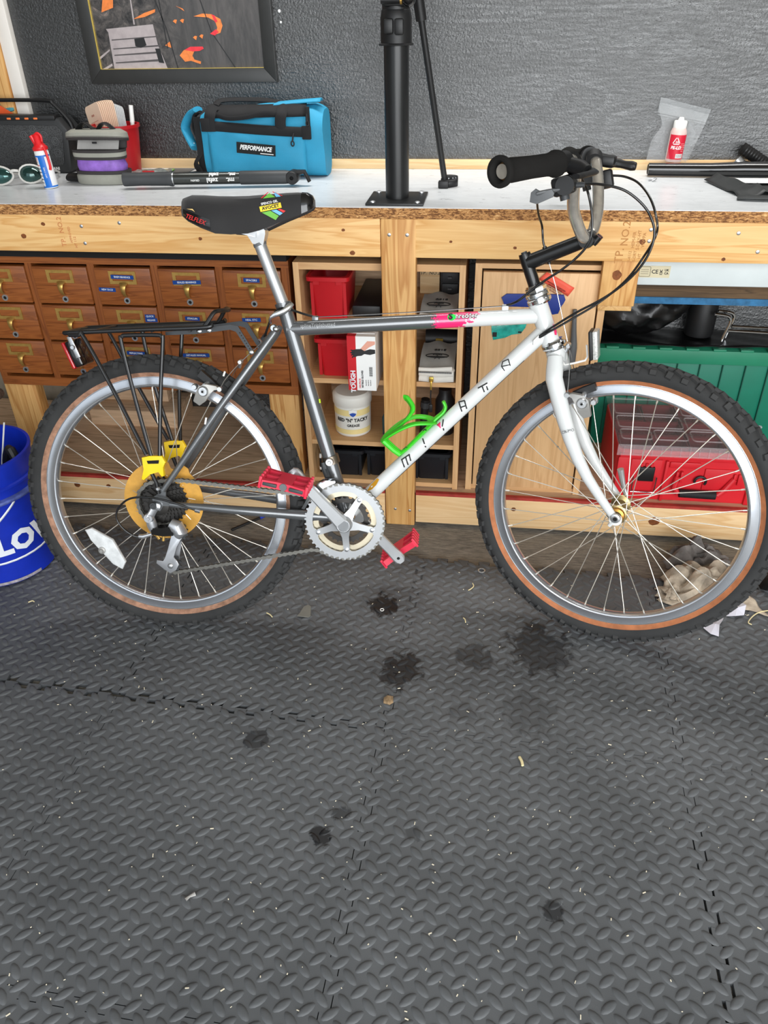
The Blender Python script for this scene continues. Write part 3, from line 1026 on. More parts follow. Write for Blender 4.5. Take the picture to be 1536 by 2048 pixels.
bk = obj('teal_bottle', lathe(new(), [(0, 0), (.018, 0), (.019, .05), (.012, .065), (.009, .075), (0, .075)], 18, Matrix.Translation((-.256, 1.96, .2505))), mat('teal_plastic', (40, 84, 92), .4))
tag(bk, 'small teal bottle peeping out left of the post on the third shelf', 'bottle')
bk = thing('cable_tie_bundle', 'black cable bundle with white ends at the left of the bottom shelf', 'cable', (-.45, 1.925, .1275))
obj('cable', tube(new(), catmull([(-.455, 1.93, .13), (-.452, 1.915, .17), (-.449, 1.92, .205), (-.440, 1.93, .215)], 5), .003, 6), MT['black'], bk)
obj('ferrule', tube(new(), [(-.4515, 1.9145, .185), (-.4505, 1.9155, .198)], .0036, 8), MT['white'], bk)
obj('ferrule', tube(new(), [(-.4545, 1.924, .142), (-.454, 1.921, .152)], .0036, 8), MT['white'], bk)

# ================================================================== door cabinet
dc = thing('door_cabinet', 'plain beech-effect cupboard with one closed door behind the head tube', 'cabinet', (.13, 1.905, .109))
obj('side_panel', box(new(), -.030, -.0135, 1.905, 2.22, .109, .752), MT['beech'], dc)
obj('side_panel', box(new(), .273, .290, 1.905, 2.22, .109, .752), MT['beech'], dc)
obj('top_panel', box(new(), -.0135, .273, 1.906, 2.22, .740, .752), MT['beech_h'], dc)
obj('plinth', box(new(), -.0135, .273, 1.912, 2.2, .109, .124), MT['beech_h'], dc)
obj('cupboard_back', box(new(), -.0135, .273, 2.20, 2.22, .124, .74), MT['beech_h'], dc)
dd = obj('door', box(new(), -.010, .268, 1.901, 1.917, .127, .733, .001), MT['beech'], dc)
bm = new()
lathe(bm, [(0, .0006), (.0024, .0006), (.0026, 0)], 10, zframe((.216, 1.9008, .263), (0, -1, 0)))
obj('drilled_hole', bm, MT['dark'], dd)
bm = new()
ball(bm, (.005, 1.9, .127), .004, 6)
obj('door_foot', bm, MT['white'], dd)
# things pinned on the door
ts = thing('blue_foam_cutout', 'flat blue notched cutout stuck on the cupboard door behind the head tube', 'cutout', (.12, 1.899, .68))
from_px = [(.037, .672), (.049, .6815), (.093, .682), (.158, .683), (.187, .682), (.192, .670), (.188, .660), (.182, .652), (.178, .635), (.164, .632), (.150, .650), (.103, .650), (.046, .650), (.042, .661)]
prism(bm := new(), [(x, z) for x, z in from_px], 0, .004, frame((0, 1.9005, 0), V((1, 0, 0)), V((0, 0, 1)), V((0, -1, 0))), bev=.0008)
obj('cutout', bm, mat('royal_blue_card', (26, 50, 132), .5), ts)
# ------------------------------------------------------------------ remaining things behind the head tube
tt = thing('teal_sleeve_card', 'teal plastic sleeve with a black square hanging on the cupboard door', 'tag', (.06, 1.899, .585))
MFr = frame((0, 1.9005, 0), V((1, 0, 0)), V((0, 0, 1)), V((0, -1, 0)))
obj('sleeve', prism(new(), [(.016, .603), (.055, .612), (.104, .608), (.101, .596), (.091, .581), (.068, .578), (.053, .569), (.023, .562), (.018, .583)], 0, .003, MFr, bev=.0006), mat('teal_film', (44, 170, 156), .2, var=.35, vs=60, coat=.6, bmp=.4, bs=120), tt)
obj('printed_square', box(new(), .0205, .0315, 1.8968, 1.8976, .571, .583), INK, tt)
obj('printed_mark', box(new(), .084, .093, 1.8968, 1.8976, .583, .587), INK, tt)
rt = thing('red_paper_tag', 'creased red paper tag with small print pinned on the cupboard door', 'tag', (.16, 1.899, .70))
RT = mat('coral_paper', (232, 92, 70), .6, var=.1)
bm = new()
def rtf(u, v):
    p = V((.123, 0, .719)).lerp(V((.196, 0, .679)), u).lerp(V((.141, 0, .7370)).lerp(V((.210, 0, .700)), u), v)
    return (p.x, 1.897 - .002 * math.sin(7 * u + 2 * v), p.z)
grid(bm, rtf, 8, 3)
for v in bm.verts[:]:
    pass
o = obj('paper', bm, RT, rt)
so = o.modifiers.new('thickness', 'SOLIDIFY'); so.thickness = .0006
e = V((.073, 0, -.040)).normalized(); n_ = V((.040, 0, .073)).normalized()
for k in range(4):
    c = V((.163, 1.8935, .7055)) - n_ * (k * .0050) + e * .004
    obj('tag_lettering', text_bm(['MAINTENANCE RECORD', 'DO NOT REMOVE', 'FROM THIS BICYCLE', 'SEE DEALER'][k], .0046, frame(c, e, n_, V((0, -1, 0))), .0004, .0001), INK2 if False else mat('tag_ink', (120, 30, 26), .6) if k == 0 else bpy.data.materials['tag_ink'], rt, smooth=0)
lev = obj('grey_lever_bar', tube(new(), catmull([(.217, 1.893, .648), (.2195, 1.890, .60), (.223, 1.889, .56), (.2215, 1.889, .516)], 4), [.005, .0052, .0055, .006, .0065, .007, .0075, .008, .009, .010, .0105, .011, .0115], 12), MT['grey'])
tag(lev, 'grey tapered bar leaning on the cupboard door behind the front reflector', 'bar')

# ------------------------------------------------------------------ right bay: white panel, painted board, bag, crate, organiser
pn = thing('white_metal_panel', 'white painted metal casing with a cream rating plate under the right end of the bench', 'panel', (.7, 1.935, .70))
obj('casing', box(new(), .355, 1.3, 1.935, 1.99, .6985, .768, .003), mat('white_enamel', (206, 214, 214), .4, var=.04), pn)
PL = mat('cream_foil', (206, 196, 164), .45, var=.05)
obj('rating_plate', box(new(), .352, .434, 1.9338, 1.9352, .7175, .7455), PL, pn)
def pt(body, x, z, s, bold=.0002):
    obj('rating_lettering', text_bm(body, s, frame((x, 1.9334, z), V((1, 0, 0)), V((0, 0, 1)), V((0, -1, 0))), .0004, bold), INK, pn, smooth=0)
pt('CE', .3985, .7315, .013)
pt('UK', .4255, .7355, .0072)
pt('CA', .4255, .728, .0072)
bm = new()
tube(bm, [(.4095, 1.9332, .737), (.4165, 1.9332, .728)], .0005, 5)
tube(bm, [(.4165, 1.9332, .737), (.4095, 1.9332, .728)], .0005, 5)
box(bm, .4098, .4162, 1.933, 1.9336, .7248, .7262)
tube(bm, [(.411, 1.9332, .7345), (.4115, 1.9332, .7285), (.4145, 1.9332, .7285), (.415, 1.9332, .7345)], .0005, 5)
obj('bin_symbol', bm, INK, pn)
bm = new()
tube(bm, [(x, 1.9334, z) for x, z in rrect(.362, .388, .720, .7435, .003, 3)], .0004, 5, closed=True)
for k in range(3):
    box(bm, .366, .384, 1.9331, 1.9336, .7265 + k * .0048, .7271 + k * .0048)
obj('rating_grid', bm, INK, pn)
bd = thing('painted_board', 'rough brown board with a blue painted lower edge under the white casing', 'board', (.8, 2.03, .64))
obj('board', box(new(), .30, 1.4, 2.03, 2.07, .640, .695), wood('shaded_brown_board', (104, 80, 54), (70, 52, 34), 0, 34, .8), bd)  # browns darkened: the shade under the bench is put into the wood colour
obj('painted_edge', box(new(), .30, 1.4, 2.026, 2.071, .624, .641), mat('chalky_blue_paint', (44, 104, 146), .7, var=.3, vs=50), bd)

crate = thing('attached_lid_crate', 'large green plastic crate with a toothed lid flange behind the front wheel', 'crate', (.62, 2.30, .108))
GRN = mat('bottle_green_plastic', (8, 116, 92), .45, var=.06)
obj('crate_body', box(new(), .335, .93, 2.225, 2.365, .1085, .391, .004, taper=(.95, 1)), GRN, crate)
obj('lid_flange', box(new(), .322, .95, 2.205, 2.37, .390, .432, .003), mat('green_plastic_faded', (34, 128, 96), .5, var=.08), crate)
LF = bpy.data.materials['green_plastic_faded']
for k in range(8):
    xx = .352 + k * .075
    obj('lid_tooth', box(new(), xx - .017 + .02, xx + .017 + .022, 2.204, 2.222, .4300, .4375, .0015), LF, crate)
for k in range(8):
    xx = .375 + k * .064
    obj('crate_rib', box(new(), xx, xx + .0025, 2.218, 2.228, .115, .389), mat('rib_green', (4, 80, 64), .5) if k == 0 else bpy.data.materials['rib_green'], crate)

bagm = mat('black_bin_liner', (12, 12, 13), .38, coat=.2, bmp=.12, bs=18)
bg_ = new()
rr = random.Random(3)
def bagf(u, v):
    a = 2 * PI * v
    x = .335 + .235 * u
    k = math.sin(PI * min(max(u * .92 + .06, 0), 1)) ** .35
    ry, rz = .060 * k, (.082 - .018 * u) * k
    w = .003 * math.sin(5 * a + 9 * u) + .002 * math.sin(11 * a - 13 * u) + .003 * math.sin(3 * a + 20 * u)
    return (x + .02 * math.sin(a) * u, 2.295 + (ry + w) * math.cos(a), .442 + .075 + (rz + w) * math.sin(a) * (1.0 if math.sin(a) > 0 else .9))
grid(bg_, bagf, 26, 36)
bmesh.ops.remove_doubles(bg_, verts=bg_.verts, dist=.0005)
bag = obj('bin_liner_bag', bg_, bagm)
def liner(u, v):
    return (.328 + .62 * u, 2.224 + .145 * v, .4345 + .0035 * math.sin(19 * u + 5 * v) * math.sin(7 * v + 11 * u) + .004)
o = obj('spread_liner', grid(new(), liner, 30, 8), bagm, bag)
o.modifiers.new('thickness', 'SOLIDIFY').thickness = .0008
tag(bag, 'crumpled shiny black bin liner bundle lying on the green crate', 'bag')
chrome = thing('chrome_bracket', 'bent chrome steel bracket standing on the green crate at the right edge', 'bracket', (.69, 2.28, .442))
for dx, dy in ((0, 0), (.017, .03)):
    obj('bent_bar', tube(new(), catmull([(.652 + dx, 2.26 + dy, .522), (.685 + dx, 2.26 + dy, .518), (.697 + dx, 2.26 + dy, .510), (.699 + dx, 2.26 + dy, .495), (.691 + dx, 2.26 + dy, .462), (.687 + dx, 2.26 + dy, .4425)], 5), .0046, 10), MT['chrome'], chrome)
obj('cross_bar', tube(new(), [(.696, 2.262, .474), (.86, 2.262, .468)], .0046, 10), MT['chrome'], chrome)
obj('cross_bar', tube(new(), [(.713, 2.292, .476), (.87, 2.292, .472)], .0046, 10), MT['chrome'], chrome)
blk = obj('black_canister', lathe(new(), [(0, 0), (.04, 0), (.042, .01), (.042, .10), (.038, .112), (0, .112)], 24, Matrix.Translation((.632, 2.318, .4425))), MT['black'])
tag(blk, 'black canister standing on the green crate between bin liner and chrome bracket', 'canister')

# red compartment organiser with a clear lid
org = thing('tool_organizer', 'red parts organizer with clear lid, black latch and black handle on the lower shelf', 'organizer', (.57, 1.9, .108))
ox0, ox1, oy0, oy1, oz0, oz1 = .378, .752, 1.905, 2.195, .1085, .262
RED = MT['dark_red']
bm = new()
def rr_(x0, x1, y0, y1, r, z):
    return [V((x, y, z)) for x, y in rrect(x0, x1, y0, y1, r, 4)]
loft(bm, [rr_(ox0, ox1, oy0, oy1, .02, oz0), rr_(ox0, ox1, oy0, oy1, .02, oz1), rr_(ox0 + .006, ox1 - .006, oy0 + .006, oy1 - .006, .016, oz1), rr_(ox0 + .006, ox1 - .006, oy0 + .006, oy1 - .006, .016, oz0 + .08)])
obj('tray', bm, RED, org)
MAROON = mat('maroon_bin', (112, 18, 30), .5, var=.1)
k = 0
for (xa, xb, ya, yb) in ((.385, .47, 1.918, 1.985), (.474, .566, 1.918, 1.985), (.57, .66, 1.918, 1.985), (.664, .742, 1.918, 1.985), (.385, .566, 1.99, 2.07), (.57, .742, 1.99, 2.07), (.385, .47, 2.075, 2.183), (.474, .566, 2.075, 2.183), (.57, .66, 2.075, 2.183), (.664, .742, 2.075, 2.183)):
    bm = new()
    A = rr_(xa, xb, ya, yb, .008, oz0 + .082)
    B = rr_(xa, xb, ya, yb, .008, oz1 + .004)
    Ci = rr_(xa + .003, xb - .003, ya + .003, yb - .003, .006, oz1 + .004)
    Di = rr_(xa + .003, xb - .003, ya + .003, yb - .003, .006, oz1 - .026)
    loft(bm, [A, B, Ci, Di])
    obj('compartment_cup', bm, MAROON, org)
    bm = new()                                                      # honeycomb ribs in the floor of the cup
    nx, ny = int((xb - xa) / .011), int((yb - ya) / .012)
    for i in range(nx):
        for j in range(ny):
            cx, cy = xa + .008 + (i + .5 * (j % 2)) * .0105, ya + .009 + j * .0115
            if cx < xb - .008:
                lathe(bm, [(.0052, 0), (.0042, .0015), (.0034, 0)], 6, Matrix.Translation((cx, cy, oz1 - .0262)))
    g = obj('honeycomb_floor', bm, MAROON, org)
    g['kind'] = 'stuff'
CLEAR = mat('clear_polycarbonate', (225, 215, 216), .1, var=.0, alpha=.10, spec=.8)
MOULD = mat('clear_moulding', (225, 212, 214), .15, var=.0, alpha=.2, spec=.8)
bm = new()
box(bm, ox0 - .004, ox1 + .002, oy0 - .010, oy1 + .002, oz1 + .018, oz1 + .0215, .001)
o = obj('clear_lid', bm, CLEAR, org)
bm = new()
box(bm, ox0 - .004, ox1 + .002, oy0 - .012, oy0 - .009, oz1 - .012, oz1 + .0205, .0008)
obj('lid_skirt', bm, MOULD, org)
for i in range(16):
    xx = ox0 + .012 + i * .0245
    obj('lid_rib', box(new(), xx, xx + .0018, oy0 - .0145, oy0 - .0115, oz1 - .010, oz1 + .018), MOULD, org)
for (xa, xb, ya, yb) in ((.388, .468, 1.925, 1.982), (.478, .562, 1.925, 1.982), (.574, .656, 1.925, 1.982), (.668, .75, 1.925, 1.982), (.388, .562, 1.995, 2.066), (.574, .75, 1.995, 2.066), (.388, .562, 2.08, 2.178), (.574, .75, 2.08, 2.178)):
    bm = new()
    tube(bm, [V((x, y, oz1 + .0228)) for x, y in rrect(xa, xb, ya, yb, .010, 4)], .0021, 6, closed=True)
    obj('lid_moulding', bm, MOULD, org)
GLOSS = mat('clear_glossy_strip', (232, 232, 240), .1, var=0, coat=.5)
obj('lid_lettering', text_bm('Milwaukee', .028, frame((.715, 2.03, oz1 + .0235), V((1, 0, 0)), V((0, 1, 0)), V((0, 0, 1))), .001, .0008, shear=.25), GLOSS, org, smooth=0)
# front relief
for (xa, xb, za, zb_, d) in ((.382, .412, .12, .24, .006), (.418, .50, .114, .235, .004), (.385, .76, .236, .252, .005), (.52, .60, .214, .232, .006), (.615, .72, .150, .215, .005), (.508, .516, .11, .235, .010), (.733, .750, .1085, .25, .008)):
    obj('case_rib', box(new(), xa, xb, oy0 - d, oy0 + .004, za, zb_, .002), RED, org)
lt = obj('latch', box(new(), .440, .482, oy0 - .014, oy0 - .004, .172, .216, .003), MT['black'], org)
bm = new()
tube(bm, catmull([(.428, oy0 - .012, .186), (.428, oy0 - .014, .142), (.431, oy0 - .0145, .139), (.485, oy0 - .0145, .139), (.488, oy0 - .014, .142), (.490, oy0 - .012, .186)], 3), .0018, 8)
obj('latch_bail', bm, MT['chrome'], org)
for i in range(3):
    obj('hinge_tab', box(new(), .443 + i * .0135, .449 + i * .0135, oy0 - .010, oy0 - .003, .213, .226), RED, org)
for x in (.540, .690):
    for dx in (0, .012):
        obj('handle_lug', box(new(), x + dx, x + dx + .006, oy0 - .012, oy0 - .002, .172, .205, .001), RED, org)
hd_ = obj('handle', tube(new(), [(.556, oy0 - .016, .142), (.652, oy0 - .016, .140)], .0115, 14), mat('ribbed_black_rubber', (26, 26, 28), .7), org)
for i in range(12):
    pass
bm = new()
tube(bm, [(x, oy0 - .0065, z) for x, z in arc(.607, .176, .015, -.6, PI + .2, 10)], .0035, 8)
obj('handle_hoop', bm, MT['black'], org)
obj('handle_arm', tube(new(), [(.552, oy0 - .016, .142), (.540, oy0 - .012, .158), (.545, oy0 - .008, .19)], .008, 10), RED, org)
obj('handle_arm', tube(new(), [(.656, oy0 - .016, .140), (.672, oy0 - .012, .154), (.694, oy0 - .008, .19)], .008, 10), RED, org)
# ================================================================== on the wall: framed picture
pic = thing('framed_picture', 'black framed photo print of a grey slatted chair and orange koi on the black wall', 'picture', (-.867, 2.371, 1.107))
fx0, fx1, fz0, fz1 = -1.1355, -.6005, 1.107, 1.72
ix0, ix1, iz0, iz1 = -1.1005, -.634, 1.142, 1.685
FRM = mat('black_frame_lacquer', (44, 44, 43), .35, var=.1, vs=30)
YB, YW = 2.3505, 2.3715
for nm, q in (('bottom', ((fx0, fz0), (fx1, fz0), (ix1, iz0), (ix0, iz0))), ('top', ((fx0, fz1), (ix0, iz1), (ix1, iz1), (fx1, fz1))), ('left', ((fx0, fz0), (ix0, iz0), (ix0, iz1), (fx0, fz1))), ('right', ((fx1, fz0), (fx1, fz1), (ix1, iz1), (ix1, iz0)))):
    obj('frame_moulding', prism(new(), list(q), -.021, 0, frame((0, YB, 0), V((1, 0, 0)), V((0, 0, 1)), V((0, -1, 0))), bev=.0012), FRM, pic)
def print_mat():
    m, nt, b, N, L = base_mat('dark_pond_print')
    vec = coords(N, L, (1, 1, 1))
    f = noise(N, L, vec, 26, 6, .75, 1.4)
    f2 = noise(N, L, coords(N, L, (4, 1, .8)), 9, 4, .7, .6)
    c = ramp(N, L, f, [(.36, lin((26, 24, 24))), (.5, lin((66, 62, 60))), (.62, lin((92, 86, 82))), (.74, lin((150, 130, 120)))])
    tc = N.new('ShaderNodeTexCoord'); sp = N.new('ShaderNodeSeparateXYZ'); L.new(tc.outputs['Object'], sp.inputs[0])
    mr = N.new('ShaderNodeMapRange'); mr.inputs['From Min'].default_value = -.93; mr.inputs['From Max'].default_value = -.84
    L.new(sp.outputs['X'], mr.inputs['Value'])
    calm = ramp(N, L, f2, [(.35, lin((58, 56, 55))), (.65, lin((84, 80, 78)))])
    c = mixc(N, L, mr.outputs['Result'], c, calm)
    L.new(c, b.inputs['Base Color']); b.inputs['Roughness'].default_value = .25
    return m
obj('print', box(new(), ix0 - .002, ix1 + .002, 2.3565, 2.3585, iz0 - .002, iz1 + .002), print_mat(), pic)
GI = mat('gilt_slip', (226, 196, 96), .35, .6)
obj('gilt_slip', box(new(), ix0 - .0005, ix0 + .0022, 2.3515, 2.3565, iz0, iz1), GI, pic)
obj('gilt_slip', box(new(), ix0, ix1, 2.3515, 2.3565, iz0 - .0005, iz0 + .0008), GI, pic)
MP = frame((0, 2.3563, 0), V((1, 0, 0)), V((0, 0, 1)), V((0, -1, 0)))
def flat(nm, pts, m, h=.0004):
    obj(nm, prism(new(), pts, 0, h, MP), m, pic)
CG = mat('print_chair_grey', (168, 158, 158), .3, var=.12, vs=50)
CD = mat('print_chair_shadow', (78, 74, 74), .3)
OR_ = mat('print_orange', (228, 128, 62), .3, var=.2, vs=90)
PK = mat('print_pink_red', (226, 52, 62), .3, var=.15, vs=90)
LN = mat('print_dark_line', (30, 30, 30), .3)
flat('printed_chair', [(-1.062, 1.143), (-1.061, 1.229), (-1.066, 1.237), (-.931, 1.246), (-.926, 1.20), (-.908, 1.143)], CG)
for i, z in enumerate((1.212, 1.191, 1.176, 1.158)):
    flat('printed_gap', [(-1.055, z - .002), (-.92, z + .005 - i * .001), (-.92, z + .0075), (-1.055, z + .0005)], CD, .0006)
flat('printed_gap', [(-.99, 1.213), (-.962, 1.216), (-.958, 1.198), (-.975, 1.192), (-.99, 1.196)], LN, .0007)
flat('printed_gap', [(-.935, 1.19), (-.922, 1.19), (-.915, 1.155), (-.93, 1.157)], LN, .0007)
flat('printed_chair_arm', [(-1.098, 1.172), (-1.066, 1.19), (-1.066, 1.186), (-1.098, 1.166)], CG)
flat('printed_chair_arm', [(-1.098, 1.142), (-1.066, 1.156), (-1.066, 1.150), (-1.085, 1.142)], CG)
flat('printed_fish', [(-.868, 1.173), (-.855, 1.185), (-.84, 1.189), (-.825, 1.183), (-.832, 1.172), (-.828, 1.163), (-.81, 1.158), (-.812, 1.152), (-.838, 1.160), (-.855, 1.158)], OR_)
flat('printed_fish', [(-.852, 1.186), (-.835, 1.193), (-.80, 1.193), (-.798, 1.188), (-.81, 1.183), (-.83, 1.182)], PK, .0006)
flat('printed_koi', [(-.815, 1.262), (-.79, 1.268), (-.765, 1.266), (-.742, 1.255), (-.738, 1.24), (-.746, 1.224), (-.760, 1.220), (-.753, 1.236), (-.757, 1.250), (-.775, 1.259)], OR_)
flat('printed_koi', [(-.765, 1.266), (-.757, 1.263), (-.750, 1.25), (-.757, 1.247)], PK, .0006)
flat('printed_koi', [(-.775, 1.222), (-.762, 1.218), (-.750, 1.226), (-.758, 1.232)], PK, .0006)
for x, z in ((-.868, 1.252), (-.848, 1.253), (-.818, 1.214), (-.80, 1.217), (-.895, 1.20)):
    flat('printed_leaf', [(x - .006, z), (x, z + .004), (x + .006, z + .003), (x + .002, z - .006)] if x > -.89 else [(x - .01, z - .003), (x + .006, z + .007), (x + .006, z - .009)], OR_)
flat('printed_branch', [(-.985, 1.258), (-.95, 1.272), (-.918, 1.280), (-.92, 1.273), (-.95, 1.263)], OR_)
flat('printed_branch', [(-.86, 1.286), (-.848, 1.280), (-.838, 1.274), (-.842, 1.280)], OR_)
flat('printed_flower', [(-1.07, 1.275), (-1.06, 1.305), (-1.03, 1.31), (-1.035, 1.285)], OR_)
flat('printed_pole', [(-.9855, 1.246), (-.984, 1.31), (-.981, 1.31), (-.9815, 1.246)], CG)
for a, b_ in (((-.915, 1.30), (-.895, 1.235)), ((-.895, 1.235), (-.878, 1.143)), ((-.905, 1.31), (-.899, 1.19)), ((-.795, 1.31), (-.77, 1.225)), ((-.77, 1.225), (-.715, 1.143))):
    dx = .0012
    flat('printed_stem', [(a[0] - dx, a[1]), (a[0] + dx, a[1]), (b_[0] + dx, b_[1]), (b_[0] - dx, b_[1])], LN, .0005)
for x, z, s in ((-.596, 1.27, .004), (-.594, 1.245, .003)):
    pb = obj('paint_chip', lathe(new(), [(0, .0012), (s * .8, .0008), (s, 0)], 8, frame((x + .012, 2.3715, z), V((1, 0, 0)), V((0, 0, 1)), V((0, -1, 0)))), MT['paper'])
    tag(pb, 'tiny pale paint chip on the black wall right of the picture, ' + ('upper' if z > 1.26 else 'lower') + ' one', 'chip')

# ================================================================== repair stand
st = thing('repair_stand', 'black bench-mounted repair stand with square base plate and clamp collar', 'repair stand', (-.2245, 1.953, .887))
BM_ = MT['black_metal']
bp = new()
box(bp, -.293, -.157, 1.879, 2.021, .8872, .8925, .0012)
obj('base_plate', bp, BM_, st)
for x, y in ((-.277, 1.893), (-.172, 1.893), (-.277, 2.007), (-.172, 2.007)):
    obj('bolt', lathe(new(), [(0, .0036), (.004, .0036), (.0065, .002), (.0068, 0)], 12, Matrix.Translation((x, y, .8924))), MT['steel'], st)
tx_, ty_ = -.2255, 1.953
obj('tube', lathe(new(), [(0, .0), (.0278, .0), (.0278, .33), (0, .33)], 32, Matrix.Translation((tx_, ty_, .892))), mat('satin_black_tube', (30, 31, 32), .3, bmp=.04), st)
cz = 1.205
obj('clamp_collar', lathe(new(), [(.0285, 0), (.0375, 0), (.0385, .003), (.0340, .0045), (.0340, .05), (.0315, .064), (.0300, .066), (.0300, .16), (.02, .16), (.02, 0)], 32, Matrix.Translation((tx_, ty_, cz)), closed=True), MT['black'], st)
bm = new()
box(bm, tx_ - .022, tx_ - .002, ty_ - .044, ty_ - .028, cz + .022, cz + .05, .004)
obj('clamp_lug', bm, MT['black'], st)
bm = new()
box(bm, tx_ + .001, tx_ + .020, ty_ - .045, ty_ - .028, cz + .020, cz + .05, .004)
obj('clamp_lug', bm, MT['black'], st)
obj('clamp_bolt', tube(new(), [(tx_ - .028, ty_ - .036, cz + .083), (tx_ + .040, ty_ - .036, cz + .083)], .0075, 12), MT['black'], st)
obj('bolt_washer', tube(new(), [(tx_ + .013, ty_ - .036, cz + .083), (tx_ + .017, ty_ - .036, cz + .083)], .009, 12), MT['brass'], st)
bm = new()
ball(bm, (tx_ + .030, ty_ - .036, cz + .084), .0155, 8)
obj('cam_lever', bm, MT['black_gloss'], st)
obj('cam_lever', tube(new(), [(tx_ + .030, ty_ - .036, cz + .09), (tx_ + .05, ty_ - .036, cz + .11), (tx_ + .055, ty_ - .03, cz + .16)], [.010, .012, .012], 10), MT['black'], st)
bm = new()
box(bm, tx_ - .026, tx_ + .026, ty_ - .034, ty_ + .03, cz + .07, cz + .1, .008)
obj('clamp_block', bm, MT['black'], st)
bm = new()
box(bm, tx_ - .030, tx_ - .0015, ty_ - .036, ty_ + .03, cz + .105, cz + .17, .006)
box(bm, tx_ + .0015, tx_ + .030, ty_ - .036, ty_ + .03, cz + .105, cz + .17, .006)
obj('clamp_jaw', bm, MT['black'], st)
bm = new()
R0, R1 = V((-.1215, 2.10, .905)), V((-.1815, 2.05, 1.26))
obj('wheel_arm', tube(new(), [R0, R1], .0075, 12), MT['black'], st)
obj('arm_socket', tube(new(), [R1 - (R1 - R0).normalized() * .012, R1 + (R1 - R0).normalized() * .09], .0125, 12), MT['black'], st)
obj('arm_joint', tube(new(), [(tx_ + .03, ty_ + .0, cz + .115), R1 + V((0, 0, .045))], .011, 10), MT['black'], st)
sg = new()
pts = catmull([(-.130, 2.094, .899), (-.112, 2.090, .8985), (-.094, 2.098, .8995), (-.088, 2.110, .9005), (-.096, 2.120, .902), (-.115, 2.112, .904), (-.128, 2.102, .903)], 5, closed=True)
lo = [sg.verts.new(p - V((0, 0, .0105))) for p in pts]
hi = [sg.verts.new(p + V((0, 0, .008 + .004 * (p.y > 2.11)))) for p in pts]
n = len(pts)
for i in range(n):
    sg.faces.new((lo[i], lo[(i + 1) % n], hi[(i + 1) % n], hi[i]))
o = obj('strap', sg, MT['black'], st)
so = o.modifiers.new('thickness', 'SOLIDIFY'); so.thickness = .0022
for x, y in ((-.112, 2.1115), (-.102, 2.1165), (-.0945, 2.1185)):
    obj('strap_hole', lathe(new(), [(0, .0016), (.0018, .0016), (.002, 0)], 8, zframe((x, y - .0022, .907), (.3, -1, 0))), MT['steel'], st)
bk_ = new()
box(bk_, -.137, -.111, 2.083, 2.101, .8872, .905, .003)
obj('strap_buckle', bk_, MT['black'], st)

# ================================================================== things on the worktop, left to right
ZT = .887
sp = thing('portable_speaker', 'black portable speaker with carry handle and orange buttons at the left end of the worktop', 'speaker', (-1.36, 2.31, ZT))
bm = new()
prism(bm, [(-1.52, .0), (-1.215, .0), (-1.205, .012), (-1.193, .112), (-1.215, .143), (-1.52, .150)], -.085, 0, frame((0, 2.265, ZT + .0005), V((1, 0, 0)), V((0, 0, 1)), V((0, -1, 0))), bev=.008)
obj('body', bm, MT['darkgrey'] if False else mat('speaker_body', (44, 45, 46), .5, bmp=.1), sp)
def grille_mat():
    m, nt, b, N, L = base_mat('perforated_grille')
    vec = coords(N, L, (1, 1, 1), (0, .6, 0))
    vo = N.new('ShaderNodeTexVoronoi'); vo.inputs['Scale'].default_value = 300; L.new(vec, vo.inputs['Vector'])
    L.new(ramp(N, L, vo.outputs['Distance'], [(.3, lin((24, 24, 25))), (.5, lin((58, 59, 60)))]), b.inputs['Base Color'])
    b.inputs['Roughness'].default_value = .55
    return m
bm = new()
prism(bm, [(-1.515, .022), (-1.228, .022), (-1.222, .030), (-1.208, .108), (-1.222, .125), (-1.515, .130)], 0, .003, frame((0, 2.2655, ZT), V((1, 0, 0)), V((0, 0, 1)), V((0, -1, 0))), bev=.001)
obj('grille', bm, grille_mat(), sp)
bm = new()
HX = [(-1.235 + dx, ZT + .055 + dz) for dx, dz in ((0, 0), (.0, .03), (-.03, .015), (-.03, .045), (-.06, .0), (-.06, .03), (-.06, .06), (-.09, .045))]
for x, z in HX:
    for rads in (.006, .011):
        tube(bm, [(x + rads * math.cos(a), 2.2622, z + rads * math.sin(a)) for a in [k * PI / 3 for k in range(6)]], .0007, 4, closed=True)
o = obj('grille_relief', bm, MT['grey'], sp); o['kind'] = 'stuff'
obj('handle', tube(new(), catmull([(-1.53, 2.30, ZT + .185), (-1.36, 2.30, ZT + .186), (-1.252, 2.30, ZT + .184), (-1.235, 2.30, ZT + .176), (-1.20, 2.30, ZT + .135), (-1.192, 2.30, ZT + .11)], 5), .0075, 8, flat=(.7, 1.1)), MT['black'], sp)
obj('top_panel', box(new(), -1.52, -1.222, 2.262, 2.30, ZT + .138, ZT + .151, .003), MT['black'], sp)
for k in range(4):
    x = -1.358 + k * .0265
    obj('button', box(new(), x - .006, x + .006, 2.2605, 2.266, ZT + .1405, ZT + .1455, .0015), mat('orange_button', (238, 122, 60), .5) if k == 0 else bpy.data.materials['orange_button'], sp)
obj('speaker_lettering', text_bm('BUGANI', .011, frame((-1.262, 2.2628, ZT + .0135), V((1, 0, 0)), V((0, 0, 1)), V((0, -1, 0))), .0005, .0004, spacing=1.1), MT['paper'], sp, smooth=0)

